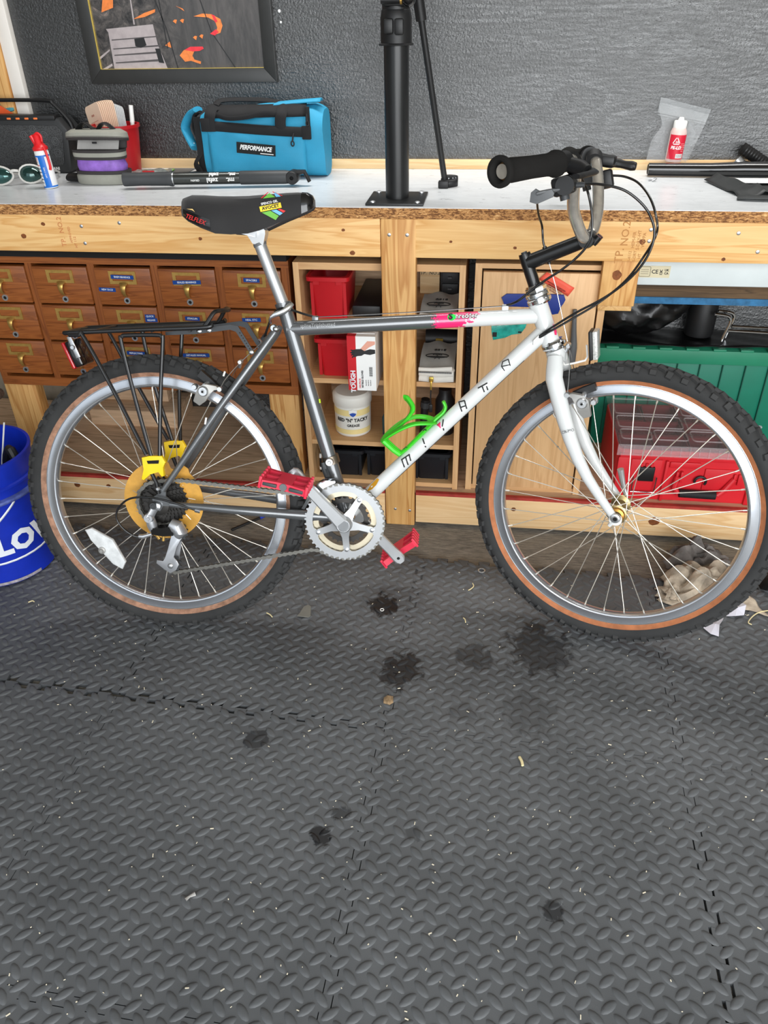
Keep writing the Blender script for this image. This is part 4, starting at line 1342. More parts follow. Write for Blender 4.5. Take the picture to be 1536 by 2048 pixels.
lube = thing('lube_bottle', 'white and blue squeeze bottle with a red spout cap in front of the speaker', 'bottle', (-1.165, 2.062, ZT))
ML = Matrix.Rotation(math.radians(-4), 4, 'Y')
obj('bottle_body', lathe(new(), [(0, 0.0005), (.0165, .0005), (.018, .003), (.018, .088), (.0165, .093), (0, .093)], 28, ML), MT['paper'], lube, local=True)
aa = math.radians
obj('blue_band', lathe(new(), [(.0181, .006), (.0184, .006), (.0184, .080), (.0181, .080)], 10, ML, closed=True, a0=aa(-106), a1=aa(-52)), mat('label_blue', (20, 108, 200), .4), lube, local=True)
obj('blue_band', lathe(new(), [(.0181, .003), (.0184, .003), (.0184, .0065), (.0181, .0065)], 24, ML, closed=True, a0=aa(-190), a1=aa(10)), bpy.data.materials['label_blue'], lube, local=True)
obj('blue_band', lathe(new(), [(.0181, .0775), (.0184, .0775), (.0184, .081), (.0181, .081)], 24, ML, closed=True, a0=aa(-190), a1=aa(10)), bpy.data.materials['label_blue'], lube, local=True)
RCAP = mat('red_cap', (214, 30, 36), .35, var=.05)
obj('cap', lathe(new(), [(.0186, .092), (.0192, .094), (.0192, .099), (.0165, .101), (.0115, .108), (.0105, .126), (.0075, .130), (0, .130)], 24, ML), RCAP, lube, local=True)
obj('spout', tube(new(), [ML @ V((-.006, -.004, .108)), ML @ V((-.012, -.007, .128))], [.006, .005], 10), RCAP, lube, local=True)
obj('cap_leash', tube(new(), catmull([ML @ V(p) for p in ((-.003, -.004, .128), (.006, -.004, .132), (.013, -.003, .125), (.012, -.003, .112))], 4), .003, 8), RCAP, lube, local=True)
obj('cap_leash', tube(new(), catmull([ML @ V(p) for p in ((.015, -.010, .100), (.0195, -.012, .085), (.0200, -.012, .055), (.0175, -.012, .045))], 4), .0035, 8, flat=(1, .8)), RCAP, lube, local=True)
for k in range(6):
    obj('bottle_print', text_bm(['extra dry', 'teflon lube', 'for chains', 'cables and', 'derailleurs', '4 fl oz'][k], .0042, ML, .0003, bend=cyl_bend(.0184, .058 - k * .0085, aa(-128))), INK if k else RINK, lube, local=True, smooth=0)
obj('bottle_print', text_bm('!', .016, ML, .0003, .0003, bend=cyl_bend(.0184, .070, aa(-124))), RINK, lube, local=True, smooth=0)
obj('bottle_print', text_bm('PRO CARE', .0055, ML @ Matrix.Identity(4), .0003, bend=lambda p: cyl_bend(.0186, .04, aa(-78))(V((p.y, p.x, p.z)))), MT['paper'], lube, local=True, smooth=0)

gl = thing('sunglasses', 'clear-framed sunglasses with green mirrored lenses lying beside the lube bottle', 'sunglasses', (-1.27, 2.10, ZT))
LENS = mat('green_mirror_lens', (36, 80, 76), .08, .7, var=.5, vs=22, coat=1)
FRC = mat('clear_frame', (214, 212, 206), .25, var=.05, alpha=.85)
def lens_ring(cx, cy, w, h, rz, tilt):
    pts = []
    Mr = Matrix.Translation((cx, cy, ZT + .025)) @ Matrix.Rotation(rz, 4, 'Z') @ Matrix.Rotation(tilt, 4, 'X')
    for i in range(20):
        a = 2 * PI * i / 20
        pts.append(Mr @ V((w * math.cos(a), 0, h * math.sin(a) * (1 - .18 * math.cos(a)))))
    return pts
for cx, cy, rz in ((-1.315, 2.085, .12), (-1.243, 2.115, .45)):
    P_ = lens_ring(cx, cy, .0325, .0225, rz, -.25)
    obj('frame_rim', tube(new(), P_, .0028, 8, closed=True), FRC, gl)
    bm = new()
    f = bm.faces.new([bm.verts.new(p) for p in P_])
    c_ = bm.verts.new(sum(P_, V()) / 20 + V((0, -.005, 0)))
    bm.faces.remove(f)
    vs = [v for v in bm.verts if v is not c_]
    for i in range(20):
        bm.faces.new((vs[i], vs[(i + 1) % 20], c_))
    o = obj('lens', bm, LENS, gl)
    so = o.modifiers.new('thickness', 'SOLIDIFY'); so.thickness = .001
obj('nose_bridge', tube(new(), catmull([(-1.288, 2.088, ZT + .033), (-1.281, 2.089, ZT + .037), (-1.272, 2.098, ZT + .035)], 4), .0038, 8), FRC, gl)
obj('temple_arm', tube(new(), catmull([(-1.214, 2.128, ZT + .03), (-1.205, 2.16, ZT + .026), (-1.215, 2.21, ZT + .014), (-1.235, 2.235, ZT + .004)], 4), .0026, 8), FRC, gl)
obj('temple_arm', tube(new(), catmull([(-1.348, 2.083, ZT + .028), (-1.355, 2.12, ZT + .026), (-1.34, 2.18, ZT + .014), (-1.325, 2.215, ZT + .004)], 4), .0026, 8), FRC, gl)

cup = thing('red_card_tub', 'red plastic tub holding a stack of pale card tags and a pen', 'tub', (-1.06, 2.285, ZT))
bm = new()
lathe(bm, [(0, .001), (.052, .001), (.064, .118), (.068, .118), (.068, .126), (.062, .126), (.049, .006), (0, .006)], 32)
obj('tub_wall', bm, MT['red_plastic'], cup, local=True)
rr = random.Random(8)
CARD = mat('pale_peach_card', (242, 212, 186), .7, var=.05)
CARDG = mat('white_sleeve', (210, 212, 212), .3, var=.2, vs=40)
cards = []
ORD = ['', 'first', 'second', 'third', 'fourth', 'fifth', 'sixth', 'seventh', 'eighth', 'ninth']
def card_mesh(w, h):
    bm = new()
    pts = arc(w / 2 - .012, h - .012, .012, 0, PI / 2, 4) + arc(-w / 2 + .012, h - .012, .012, PI / 2, PI, 4) + [(-w / 2, h * .55), (-w * .28, 0), (w * .28, 0), (w / 2, h * .55)]
    prism(bm, pts, -.0006, .0006, frame((0, 0, 0), V((1, 0, 0)), V((0, 0, 1)), V((0, -1, 0))))
    return bm
CM = mesh_of(card_mesh(.082, .128), 'card', CARD)
CM2 = mesh_of(card_mesh(.066, .122), 'card_sleeve', CARDG)
for i in range(15):
    t = i / 14
    c = bpy.data.objects.new('card_tag', CM if i < 9 else CM2)
    C.objects.link(c)
    c.matrix_basis = Matrix.Translation((-1.098 + .058 * t, 2.279 + .004 * math.sin(t * PI), ZT + .050 + .006 * math.sin(PI * t))) @ Matrix.Rotation(-.62, 4, 'Z') @ Matrix.Rotation(-.26 + .24 * t, 4, 'Y')
    if i == 0:
        tag(c, 'peach card tag with printed lines, frontmost of the stack in the red tub', 'card', 'card tags in the red tub')
    elif i < 9:
        tag(c, ORD[i] + ' peach card tag behind the printed front one in the red tub', 'card', 'card tags in the red tub')
    else:
        tag(c, 'plastic-sleeved card in the red tub, ' + ORD[i - 8] + ' one right of the peach cards', 'card', 'sleeved cards in the red tub')
    cards.append(c)
bm = new()
for k in range(4):
    box(bm, -.026, .024 - .008 * (k % 2), -.0010, -.0006, .060 + k * .008, .0612 + k * .008)
box(bm, -.014, .002, -.0010, -.0006, .098, .103)
obj('printed_lines', bm, mat('faded_print', (196, 140, 120), .7), cards[0], local=True)
pen = thing('white_marker', 'white capped marker standing at the right of the red tub', 'pen', (-1.012, 2.29, ZT + .01))
obj('barrel', tube(new(), [(-1.018, 2.285, ZT + .01), (-1.008, 2.29, ZT + .135)], .0055, 12), MT['white'], pen)
obj('cap', tube(new(), [(-1.0085, 2.29, ZT + .13), (-1.005, 2.291, ZT + .172)], [.0065, .006], 12), MT['white'], pen)

pc_ = thing('bag_pouch', 'open grey, black and purple zip pouch standing beside the red tub', 'pouch', (-1.045, 2.135, ZT))
GF = mat('grey_nylon', (150, 150, 140), .8, bmp=.3, bs=400)
GB = mat('charcoal_binding', (52, 48, 48), .7)
PU = mat('purple_nylon', (138, 98, 186), .55, var=.25, vs=40, bmp=.3, bs=60)
def oval(z, w, d, cx=0.0, cy=0.0, n=28, sag=0.0, tilt=0.0):
    return [V((cx + w * math.copysign(abs(math.cos(2 * PI * i / n)) ** .75, math.cos(2 * PI * i / n)), cy + d * math.copysign(abs(math.sin(2 * PI * i / n)) ** .75, math.sin(2 * PI * i / n)), z + tilt * math.cos(2 * PI * i / n) - sag * math.sin(2 * PI * i / n))) for i in range(n)]
def band(nm, specs, m):
    loft(b := new(), [oval(*s) for s in specs])
    obj(nm, b, m, pc_, local=True)
band('pouch_layer', [(.001, .076, .036, .004), (.006, .079, .038, .004), (.022, .078, .037, .003), (.026, .072, .034, .002)], GF)
band('zip_band', [(.0255, .074, .035, .001), (.034, .076, .036, 0)], GB)
band('purple_lining', [(.033, .066, .030, 0), (.045, .068, .033, 0), (.060, .064, .030, -.002), (.066, .06, .028, -.002)], PU)
band('zip_band', [(.0610, .070, .034, -.002), (.068, .072, .035, -.002)], GB)
band('pouch_layer', [(.0665, .071, .034, -.002), (.072, .072, .035, -.002), (.079, .072, .034, -.002)], GF)
band('zip_band', [(.0785, .072, .035, -.002), (.085, .073, .035, -.002)], GB)
obj('lining', grid(new(), lambda u, v: (-.058 + .116 * u, -.012 + .02 * v, .084 + .028 * v), 4, 2), mat('pale_lining', (176, 174, 170), .6), pc_, local=True)
band('side_wall', [(.084, .068, .012, 0, .02), (.118, .074, .014, 0, .02)], GB)
band('zip_band', [(.105, .082, .043, 0, 0, 28, .008), (.113, .083, .044, 0, 0, 28, .008)], GB)
band('lid', [(.111, .083, .044, 0, 0, 28, .008), (.124, .081, .042, 0, 0, 28, .005), (.132, .066, .032, 0, 0, 28, .002)], GF)
obj('carry_strap', tube(new(), catmull([(-.052, 0, .126), (-.036, -.004, .142), (-.022, -.006, .147), (-.006, -.003, .134), (.008, 0, .133), (.022, -.004, .145), (.036, -.004, .144), (.054, 0, .128)], 4), .015, 8, flat=(.2, 1.0)), MT['black'], pc_, local=True)
bm = new()
tube(bm, [(-.006, -.0225, .102), (.006, -.0225, .102)], .0022, 6)
obj('zip_pull', bm, MT['black'], pc_, local=True)

pk = thing('snack_packets', 'flat green-edged foil packet in front of the red tub', 'packet', (-1.0, 2.29, ZT))
FO = mat('crinkled_foil', (150, 156, 152), .25, .3, var=.5, vs=70, bmp=.6, bs=90)
GE = mat('lime_edge', (120, 190, 60), .4)
def packet(root, cx, cy, w, d, rz, zz):
    Mp = Matrix.Translation((cx, cy, ZT + zz)) @ Matrix.Rotation(rz, 4, 'Z')
    bm = new()
    grid(bm, lambda u, v: Mp @ V((-w / 2 + w * u, -d / 2 + d * v, .004 + .007 * math.sin(PI * u) * math.sin(PI * v) + .0015 * math.sin(14 * u + 9 * v))), 14, 10)
    o = obj('foil', bm, FO, root)
    so = o.modifiers.new('thickness', 'SOLIDIFY'); so.thickness = .0015; so.offset = -1
    obj('edge', tube(new(), [Mp @ V((x, y, .0035)) for x, y in ((-w / 2, -d / 2), (w / 2, -d / 2), (w / 2, d / 2), (-w / 2, d / 2))], .0014, 6, closed=True), GE, root)
packet(pk, -1.02, 2.265, .09, .06, .35, .0)
p2 = thing('snack_packets', 'second foil packet with red print left of the duffel bag', 'packet', (-.96, 2.30, ZT))
packet(p2, -.955, 2.278, .085, .06, .12, .001)
obj('red_print', box(new(), -.985, -.95, 2.245, 2.246, ZT + .008, ZT + .012), RINK, p2)
gcrd = obj('grey_card', box(new(), -.945, -.865, 2.265, 2.345, ZT + .0003, ZT + .0022), MT['grey'])
tag(gcrd, 'flat grey square of card lying left of the duffel bag', 'card')
spt = obj('glasses_case', loft(new(), [[V((x, y, ZT + .0005 + z)) for x, y, z in [(xx, 2.15 + .024 * math.cos(a), .011 + .010 * math.sin(a)) for a in [2 * PI * k / 12 for k in range(12)]]] for xx in (-1.155, -1.14, -1.10, -1.09)]), MT['black'])
tag(spt, 'small flat black case between the lube bottle and the grey pouch', 'case')

pump = thing('frame_pump', 'grey and black frame pump lying on the worktop in front of the duffel bag', 'pump', (-.72, 2.06, ZT))
PA, PB = V((-.955, 2.052, ZT + .0235)), V((-.490, 2.108, ZT + .0225))
def pp(t):
    return PA.lerp(PB, t)
PD = (PB - PA).normalized()
obj('handle_sleeve', tube(new(), [pp(0), pp(.01), pp(.1), pp(.25), pp(.272), pp(.275)], [.0165, .0172, .0160, .0172, .0190, .0188], 20), MT['darkgrey'], pump)
BAR = mat('pump_graphite', (70, 72, 70), .25, .7, var=.1)
obj('barrel', tube(new(), [pp(.27), pp(.66)], .0150, 24), BAR, pump)
obj('ring', tube(new(), [pp(.276), pp(.283)], .0156, 20), MT['steel'], pump)
obj('head_sleeve', tube(new(), [pp(.65), pp(.655), pp(.90), pp(.93)], [.0152, .0168, .0168, .0155], 20), MT['darkgrey'], pump)
Mh = zframe(pp(.945), (0, -1, 0))
obj('pump_head', lathe(new(), [(.0050, -.019), (.0145, -.019), (.0165, -.016), (.0165, .016), (.0145, .019), (.0050, .019)], 20, Mh, closed=True), MT['black'], pump)
obj('head_bore', lathe(new(), [(0, .012), (.0052, .012)], 14, Mh), MT['dark'], pump)
obj('lever', tube(new(), [pp(.95) + V((0, 0, .010)), pp(1.01) + V((0, 0, .012)), pp(1.035) + V((0, 0, -.012))], [.008, .006, .005], 8, flat=(1, 1.4)), MT['black'], pump)
Nn = V((PD.y, -PD.x, 0))
up_ = (V((0, 0, 1)) * .35 + Nn).normalized()
def pump_text(body, s, t, ang, bold=.0004):
    nrm = (Nn * math.cos(ang) + V((0, 0, 1)) * math.sin(ang)).normalized()
    bx = -PD
    by = nrm.cross(bx)
    return text_bm(body, s, frame(pp(t) + nrm * .0151, bx, by, nrm), .0008, bold)
obj('pump_lettering', pump_text('mt.', .0165, .60, -.15), MT['paper'], pump, smooth=0)
obj('pump_lettering', pump_text('zefal', .0165, .50, -.15), MT['paper'], pump, smooth=0)
obj('pump_lettering', pump_text('mt.', .0140, .61, .78), MT['paper'], pump, smooth=0)
obj('pump_lettering', pump_text('zefal', .0140, .51, .78), MT['paper'], pump, smooth=0)
obj('pump_lettering', pump_text('GRAPH', .007, .405, -.15, .0001), MT['paper'], pump, smooth=0)

# ------------------------------------------------------------------ duffel bag
df = thing('duffel_bag', 'bright blue duffel bag with black handles and zips against the wall', 'bag', (-.62, 2.26, ZT))
BLU = mat('blue_nylon', (42, 146, 184), .65, var=.06, bmp=.35, bs=500)
BLK = mat('black_webbing', (20, 20, 22), .8, bmp=.3, bs=500)
bx0, bx1 = -.787, -.452
def body_section(t, n=36):
    x = bx0 + (bx1 - bx0) * t
    endk = min(1, .86 + .14 * min(t, 1 - t) / .06) if min(t, 1 - t) < .06 else 1
    out = []
    hh = .168 + .010 * t
    for i in range(n):
        a = 2 * PI * i / n
        ca, sa = math.cos(a), math.sin(a)
        yy = 2.268 + .061 * math.copysign(abs(ca) ** .55, ca) * endk
        zz = ZT + hh / 2 + (hh / 2 - .001) * math.copysign(abs(sa) ** .5, sa) * (endk if sa > 0 else 1)
        if ca < -.2:
            yy += .004 * math.sin(9 * t + zz * 40) + .003 * math.sin(23 * t - zz * 55) + .004 * math.sin(40 * (zz - ZT))
        out.append((x, yy, zz))
    return out
bm = loft(new(), [body_section(i / 26) for i in range(27)])
obj('body', bm, BLU, df)
yfr = 2.205
# front pocket seam piping and panel
bm = new()
grid(bm, lambda u, v: (-.765 + .265 * u, 2.2065 - .009 * math.sin(PI * u) ** .4 * math.sin(PI * min(1, v * 1.05)) ** .5 + .0015 * math.sin(17 * u + 8 * v), ZT + .012 + .112 * v), 24, 14)
o = obj('pocket_panel', bm, BLU, df)
so = o.modifiers.new('thickness', 'SOLIDIFY'); so.thickness = .002
obj('pocket_zip_flap', tube(new(), catmull([(-.768, 2.197, ZT + .132), (-.70, 2.194, ZT + .128), (-.60, 2.193, ZT + .121), (-.52, 2.194, ZT + .117), (-.485, 2.198, ZT + .116)], 6), .012, 10, flat=(1.0, .35), up=(0, 0, 1)), BLK, df)
for x, z, w in ((-.764, .134, .013), (-.492, .115, .012)):
    obj('zip_end_tab', box(new(), x - w, x + w, 2.189, 2.197, ZT + z - .016, ZT + z + .016, .002), BLK, df)
bm = new()
tube(bm, catmull([(-.525, 2.189, ZT + .115), (-.528, 2.187, ZT + .105), (-.530, 2.187, ZT + .095)], 3), .0022, 6)
tube(bm, [(-.530 + .004 * math.cos(a), 2.186, ZT + .090 + .006 * math.sin(a)) for a in [k * PI / 5 for k in range(10)]], .0018, 6, closed=True)
obj('zip_pull', bm, MT['black'], df)
# top zip gap and flap
bm = new()
grid(bm, lambda u, v: (-.765 + .27 * u, 2.2065 - .004 + .003 * math.sin(20 * u) + .028 * v * v, ZT + .148 + .004 * u + .026 * v), 16, 4)
o = obj('zip_tape', bm, BLK, df)
so = o.modifiers.new('thickness', 'SOLIDIFY'); so.thickness = .003
bm = new()
grid(bm, lambda u, v: (-.655 + .197 * u, 2.226 + .04 * v, ZT + .166 + .020 * u ** .6 + .006 * math.sin(PI * v)), 12, 5)
o = obj('flap', bm, BLU, df)
so = o.modifiers.new('thickness', 'SOLIDIFY'); so.thickness = .003
for x in (-.752, -.560):
    bm = new()
    tube(bm, catmull([(x, 2.192, ZT + .118), (x, 2.192, ZT + .142), (x + .004, 2.195, ZT + .160), (x + .008, 2.215, ZT + .173), (x + .03, 2.235, ZT + .172)], 5), .0145, 8, flat=(.18, 1.0), up=(0, -1, 0))
    obj('handle_strap', bm, BLK, df)
obj('handle_strap', tube(new(), catmull([(-.735, 2.20, ZT + .158), (-.70, 2.192, ZT + .150), (-.65, 2.19, ZT + .153), (-.60, 2.19, ZT + .162), (-.57, 2.195, ZT + .160)], 6), .0060, 8, flat=(1, .4), up=(0, 0, 1)), BLK, df)
obj('handle_strap', tube(new(), catmull([(-.742, 2.225, ZT + .176), (-.73, 2.25, ZT + .186), (-.66, 2.26, ZT + .187), (-.59, 2.25, ZT + .184), (-.57, 2.235, ZT + .175)], 6), .011, 8, flat=(.4, 1), up=(0, 0, 1)), BLK, df)
bm = new()
box(bm, -.492, -.481, 2.190, 2.198, ZT + .128, ZT + .176, .002)
obj('end_tape', bm, BLK, df)
bm = new()
tube(bm, [(-.487 + .0035 * math.cos(a), 2.188, ZT + .138 + .006 * math.sin(a)) for a in [k * PI / 5 for k in range(10)]], .0018, 6, closed=True)
tube(bm, [(-.487, 2.188, ZT + .144), (-.487, 2.189, ZT + .16)], .0022, 6)
obj('zip_pull', bm, MT['black'], df)
# left end pocket: black mesh side and blue gusset
bm = new()
loft(bm, [[(-.79 + dx, y, ZT + z) for y, z in ((2.225, .002), (2.32, .002), (2.32, .115), (2.225, .150))] for dx in (.006, -.018)])
obj('end_pocket', bm, BLK, df)
obj('end_gusset', tube(new(), catmull([(-.80, 2.25, ZT + .165), (-.83, 2.27, ZT + .150), (-.852, 2.28, ZT + .120), (-.842, 2.27, ZT + .095), (-.822, 2.25, ZT + .07)], 5), .016, 10, flat=(.5, 1)), BLU, df)
obj('end_gusset', tube(new(), catmull([(-.79, 2.24, ZT + .160), (-.81, 2.25, ZT + .150), (-.818, 2.25, ZT + .125), (-.812, 2.25, ZT + .10)], 5), .008, 8, flat=(.5, 1)), BLK, df)
obj('end_label', box(new(), -.830, -.822, 2.2495, 2.2515, ZT + .075, ZT + .083), MT['paper'], df)
obj('loose_strap', tube(new(), catmull([(-.80, 2.235, ZT + .06), (-.815, 2.22, ZT + .035), (-.805, 2.215, ZT + .012), (-.845, 2.20, ZT + .006)], 5), .012, 8, flat=(.2, 1)), BLK, df)
bm = new()
MT2 = frame((-.633, 2.1945, ZT + .0755), V((.996, 0, -.085)).normalized(), V((.085, 0, .996)).normalized(), V((0, -1, 0)))
prism(bm, [(-.053, -.0135), (.053, -.0135), (.053, .0135), (-.053, .0135)], -.004, .001, MT2)
obj('label_patch', bm, MT['black_gloss'], df)
obj('label_lettering', text_bm('PERFORMANCE', .0155, MT2 @ Matrix.Translation((-.001, .0015, .0015)), .0008, .0006, shear=.28, xs=.80), MT['paper'], df, smooth=0)
obj('label_underline', prism(new(), [(.012, -.0105), (.048, -.0105), (.048, -.0085), (.012, -.0085)], .001, .0018, MT2), MT['paper'], df)

# ------------------------------------------------------------------ right end of the worktop
zb = thing('zip_bag', 'clear zip-lock bag holding a red-labelled bottle, leaning on the wall', 'bag', (.485, 2.345, .9125))
FILM = mat('clear_film', (225, 228, 230), .12, var=.0, alpha=.10, spec=1.0, bmp=.5, bs=30)
SEAL = mat('zip_seal_film', (190, 194, 196), .25, var=.0, alpha=.16)
bm = new()
B0, B1, T0, T1 = V((.409, 2.342, .9135)), V((.518, 2.342, .9135)), V((.425, 2.364, 1.052)), V((.556, 2.366, 1.022))
def bagp(sgn):
    def f(u, v):
        p = B0.lerp(B1, u).lerp(T0.lerp(T1, u), v)
        k = math.sin(PI * u) ** .6 * (1 - v) ** .7
        pinch = .018 * math.exp(-((v - .62) / .18) ** 2) * (1 - u) ** 2
        return (p.x + pinch, p.y + sgn * (.016 * k) - .008 * k + .002 * math.sin(12 * u + 7 * v), p.z + .012 * math.sin(PI * v) * (u - .5) * 0)
    return f
grid(bm, bagp(-1), 14, 14)
obj('bag_film', bm, FILM, zb)
obj('bag_film', grid(new(), bagp(.35), 14, 14), FILM, zb)
bm = new()
loft(bm, [[p + V((0, -.001, 0)), p + V((0, .001, 0)), q + V((0, .001, 0)), q + V((0, -.001, 0))] for p, q in ((T0.lerp(B0, .17), T0 + V((0, 0, .012))), (T1.lerp(B1, .16), T1 + V((.002, 0, .012))))])
obj('zip_strip', bm, SEAL, zb)
obj('zip_seal', tube(new(), [T0.lerp(B0, .20) + V((0, -.002, 0)), T1.lerp(B1, .19) + V((0, -.002, 0))], .0013, 6), SEAL, zb)
rb = thing('red_label_bottle', 'small red-labelled plastic bottle with white cap inside the zip-lock bag', 'bottle', (.478, 2.338, .9125))
MB_ = Matrix.Rotation(math.radians(2), 4, 'Y')
obj('bottle_body', lathe(new(), [(0, .0006), (.019, .0006), (.021, .003), (.021, .072), (.017, .082), (.0145, .084), (0, .084)], 28, MB_), mat('milky_bottle', (214, 186, 180), .35, var=.05), rb, local=True)
obj('label', lathe(new(), [(.0211, .008), (.0214, .008), (.0214, .067), (.0211, .067)], 24, MB_, closed=True, a0=aa(-160), a1=aa(-15)), mat('crimson_label', (206, 24, 52), .45, var=.05), rb, local=True)
obj('cap', lathe(new(), [(.0165, .080), (.0168, .081), (.0168, .097), (.0155, .099), (.008, .1), (.006, .107), (0, .107)], 22, MB_), MT['white'], rb, local=True)
obj('label_lettering', text_bm('PE-LD', .0105, MB_, .0003, .0004, shear=.15, bend=cyl_bend(.0216, .036, aa(-100))), MT['paper'], rb, local=True, smooth=0)
cb_ = cyl_bend(.0216, .051, aa(-98))
bm = new()
for a in range(3):
    b0 = math.radians(90 + 120 * a)
    b1 = math.radians(90 + 120 * (a + 1))
    p = [V((.0115 * math.cos(b0), .0115 * math.sin(b0), 0)), V((.0115 * math.cos(b1), .0115 * math.sin(b1), 0))]
    tube(bm, [cb_(p[0].lerp(p[1], t)) for t in (.12, .3, .5, .7, .88)], .0011, 6)
obj('recycling_triangle', bm, MT['paper'], rb, local=True)
obj('label_lettering', text_bm('04', .0075, MB_, .0003, .0001, bend=cyl_bend(.0216, .050, aa(-98))), MT['paper'], rb, local=True, smooth=0)
bm = new()
lathe(bm, [(.0214, .011), (.0217, .011), (.0217, .0215), (.0214, .0215)], 8, MB_, closed=True, a0=aa(-92), a1=aa(-40))
obj('barcode_panel', bm, MT['paper'], rb, local=True)
for k in range(9):
    a_ = aa(-88 + k * 5)
    lathe(bm := new(), [(.0217, .0125), (.02185, .0125), (.02185, .0205), (.0217, .0205)], 1, MB_, closed=True, a0=a_, a1=a_ + aa(2.2 if k % 2 else 1.2))
    obj('barcode_bar', bm, INK, rb, local=True)
for k in range(5):
    obj('label_lettering', text_bm(['lubricant', 'keep upright', 'shake well', 'wipe off', 'enjoy'][k], .0035, MB_, .0003, bend=cyl_bend(.0216, .046 - k * .0045, aa(-52))), mat('pale_red_print', (240, 170, 170), .5) if k == 0 else bpy.data.materials['pale_red_print'], rb, local=True, smooth=0)
obj('loose_slip', grid(new(), lambda u, v: (.492 + .022 * u + .012 * v, 2.343 + .004 * u, .935 + .075 * v - .03 * u), 3, 3), SEAL, zb)

tb = thing('black_fork_tube', 'long glossy black tube lying on the right end of the worktop', 'tube', (.6, 2.265, ZT))
bm = new()
tube(bm, [(.404, 2.268, ZT + .0175), (.56, 2.262, ZT + .0175), (.64, 2.258, ZT + .0195), (.86, 2.25, ZT + .0205)], [.0155, .0165, .0185, .0195], 24)
obj('tube_body', bm, MT['black_gloss'], tb)
obj('tube_bore', tube(new(), [(.4035, 2.268, ZT + .0175), (.4045, 2.268, ZT + .0175)], .0125, 18), MT['dark'], tb)
pg = thing('bmx_peg_pair', 'black and silver ribbed end piece standing behind the black tube', 'bar end', (.64, 2.32, ZT))
obj('silver_end', tube(new(), [(.640, 2.335, ZT + .030), (.654, 2.33, ZT + .018)], [.0135, .0135], 18), MT['steel'], pg)
obj('black_grip', tube(new(), [(.652, 2.331, ZT + .020), (.685, 2.31, ZT + .0115)], [.0128, .0115], 18), MT['black'], pg)
p3 = thing('ribbed_grip', 'ribbed black grip leaning on the back strip at the right edge', 'grip', (.68, 2.34, ZT))
tube(bm := new(), [(.652, 2.348, ZT + .058), (.725, 2.335, ZT + .016)], .0145, 18)
obj('grip_body', bm, MT['foamgrip'], p3)
bm = new()
for k in range(9):
    p = V((.660, 2.3465, ZT + .0535)).lerp(V((.715, 2.337, ZT + .022)), k / 8)
    tube(bm, [p, p + V((.0025, -.0004, -.0015))], .0156, 14)
o = obj('grip_rib', bm, MT['black'], p3); o['kind'] = 'stuff'
cl = thing('grey_inner_tube', 'flattened dark grey rubber strip folded at the right front of the worktop', 'rubber strip', (.6, 2.05, ZT))
DG = mat('dark_grey_rubber', (46, 48, 48), .5, bmp=.1)
def strip(name, pts, w, parent):
    bm = new()
    tube(bm, catmull(pts, 6), w, 10, flat=(.12, 1.0), up=(0, 0, 1))
    return obj(name, bm, DG, parent)
bm = new()
def clf(u, v):
    p = V((.535, 2.20, .006)).lerp(V((.575, 2.0, .004)), u).lerp(V((.82, 2.20, .006)).lerp(V((.84, 2.0, .004)), u), v)
    return (p.x, p.y, ZT + p.z + .016 * math.exp(-((v - .10 - .12 * u) / .045) ** 2) + .006 * math.exp(-((u - .8) / .1) ** 2))
grid(bm, clf, 18, 20)
o = obj('rubber_sheet', bm, DG, cl)
so = o.modifiers.new('thickness', 'SOLIDIFY'); so.thickness = .0025
o = obj('folded_edge', tube(new(), catmull([(.565, 1.985, ZT + .004), (.60, 1.975, ZT + .007), (.70, 1.972, ZT + .007), (.84, 1.97, ZT + .007)], 5), .016, 10, flat=(.25, 1), up=(0, 0, 1)), DG, cl)
pw = obj('white_paper_sheet', box(new(), .60, .84, 2.125, 2.185, ZT + .0065, ZT + .0075), MT['paper'])
pw.location = (0, 0, .004)
tag(pw, 'white paper sheet lying on the dark rubber strip', 'paper')
ck = obj('cable_clip', tube(new(), catmull([(.398, 2.20, ZT + .002), (.408, 2.207, ZT + .004), (.416, 2.20, ZT + .006), (.406, 2.193, ZT + .002)], 4), .0022, 6), MT['steel'])
tag(ck, 'tiny bright curled clip on the laminate below the black tube', 'clip')
hk = obj('teal_orange_cloth', grid(new(), lambda u, v: (-1.46 + .075 * u, 2.345 + .01 * v, ZT + .15 + .05 * v * (1 - .7 * u) + .004 * math.sin(8 * u)), 6, 5), mat('teal_cloth', (70, 140, 150), .8))
so = hk.modifiers.new('thickness', 'SOLIDIFY'); so.thickness = .004
tag(hk, 'folded teal cloth behind the speaker handle at the left edge', 'cloth')
hk = obj('orange_flag', prism(new(), [(-1.44, ZT + .148), (-1.385, ZT + .148), (-1.435, ZT + .178)], 0, .002, frame((0, 2.338, 0), V((1, 0, 0)), V((0, 0, 1)), V((0, -1, 0)))), mat('orange_cloth', (236, 96, 44), .8))
tag(hk, 'small orange flag corner showing behind the speaker at the left edge', 'flag')
# ================================================================== the bicycle
# local axes: s forward along the bike, t up in the leaned frame plane, w sideways towards the drive side
HD, LN = math.radians(3.2), math.radians(14.4)
C0 = V((-.7035, 1.354, .0135))
ax_a = V((math.cos(HD), math.sin(HD), 0))
ax_u = V((-math.sin(HD) * math.sin(LN), math.cos(HD) * math.sin(LN), math.cos(LN)))
ax_n = ax_a.cross(ax_u)
def W(s, t, w=0.0):
    return C0 + ax_a * s + ax_u * t + ax_n * w
bike = thing('bicycle', 'white and graphite bike with black rear rack and green bottle cage before the workbench', 'bicycle', M=frame(C0, ax_a, -ax_n, ax_u))
BINV = bike.matrix_basis.inverted()
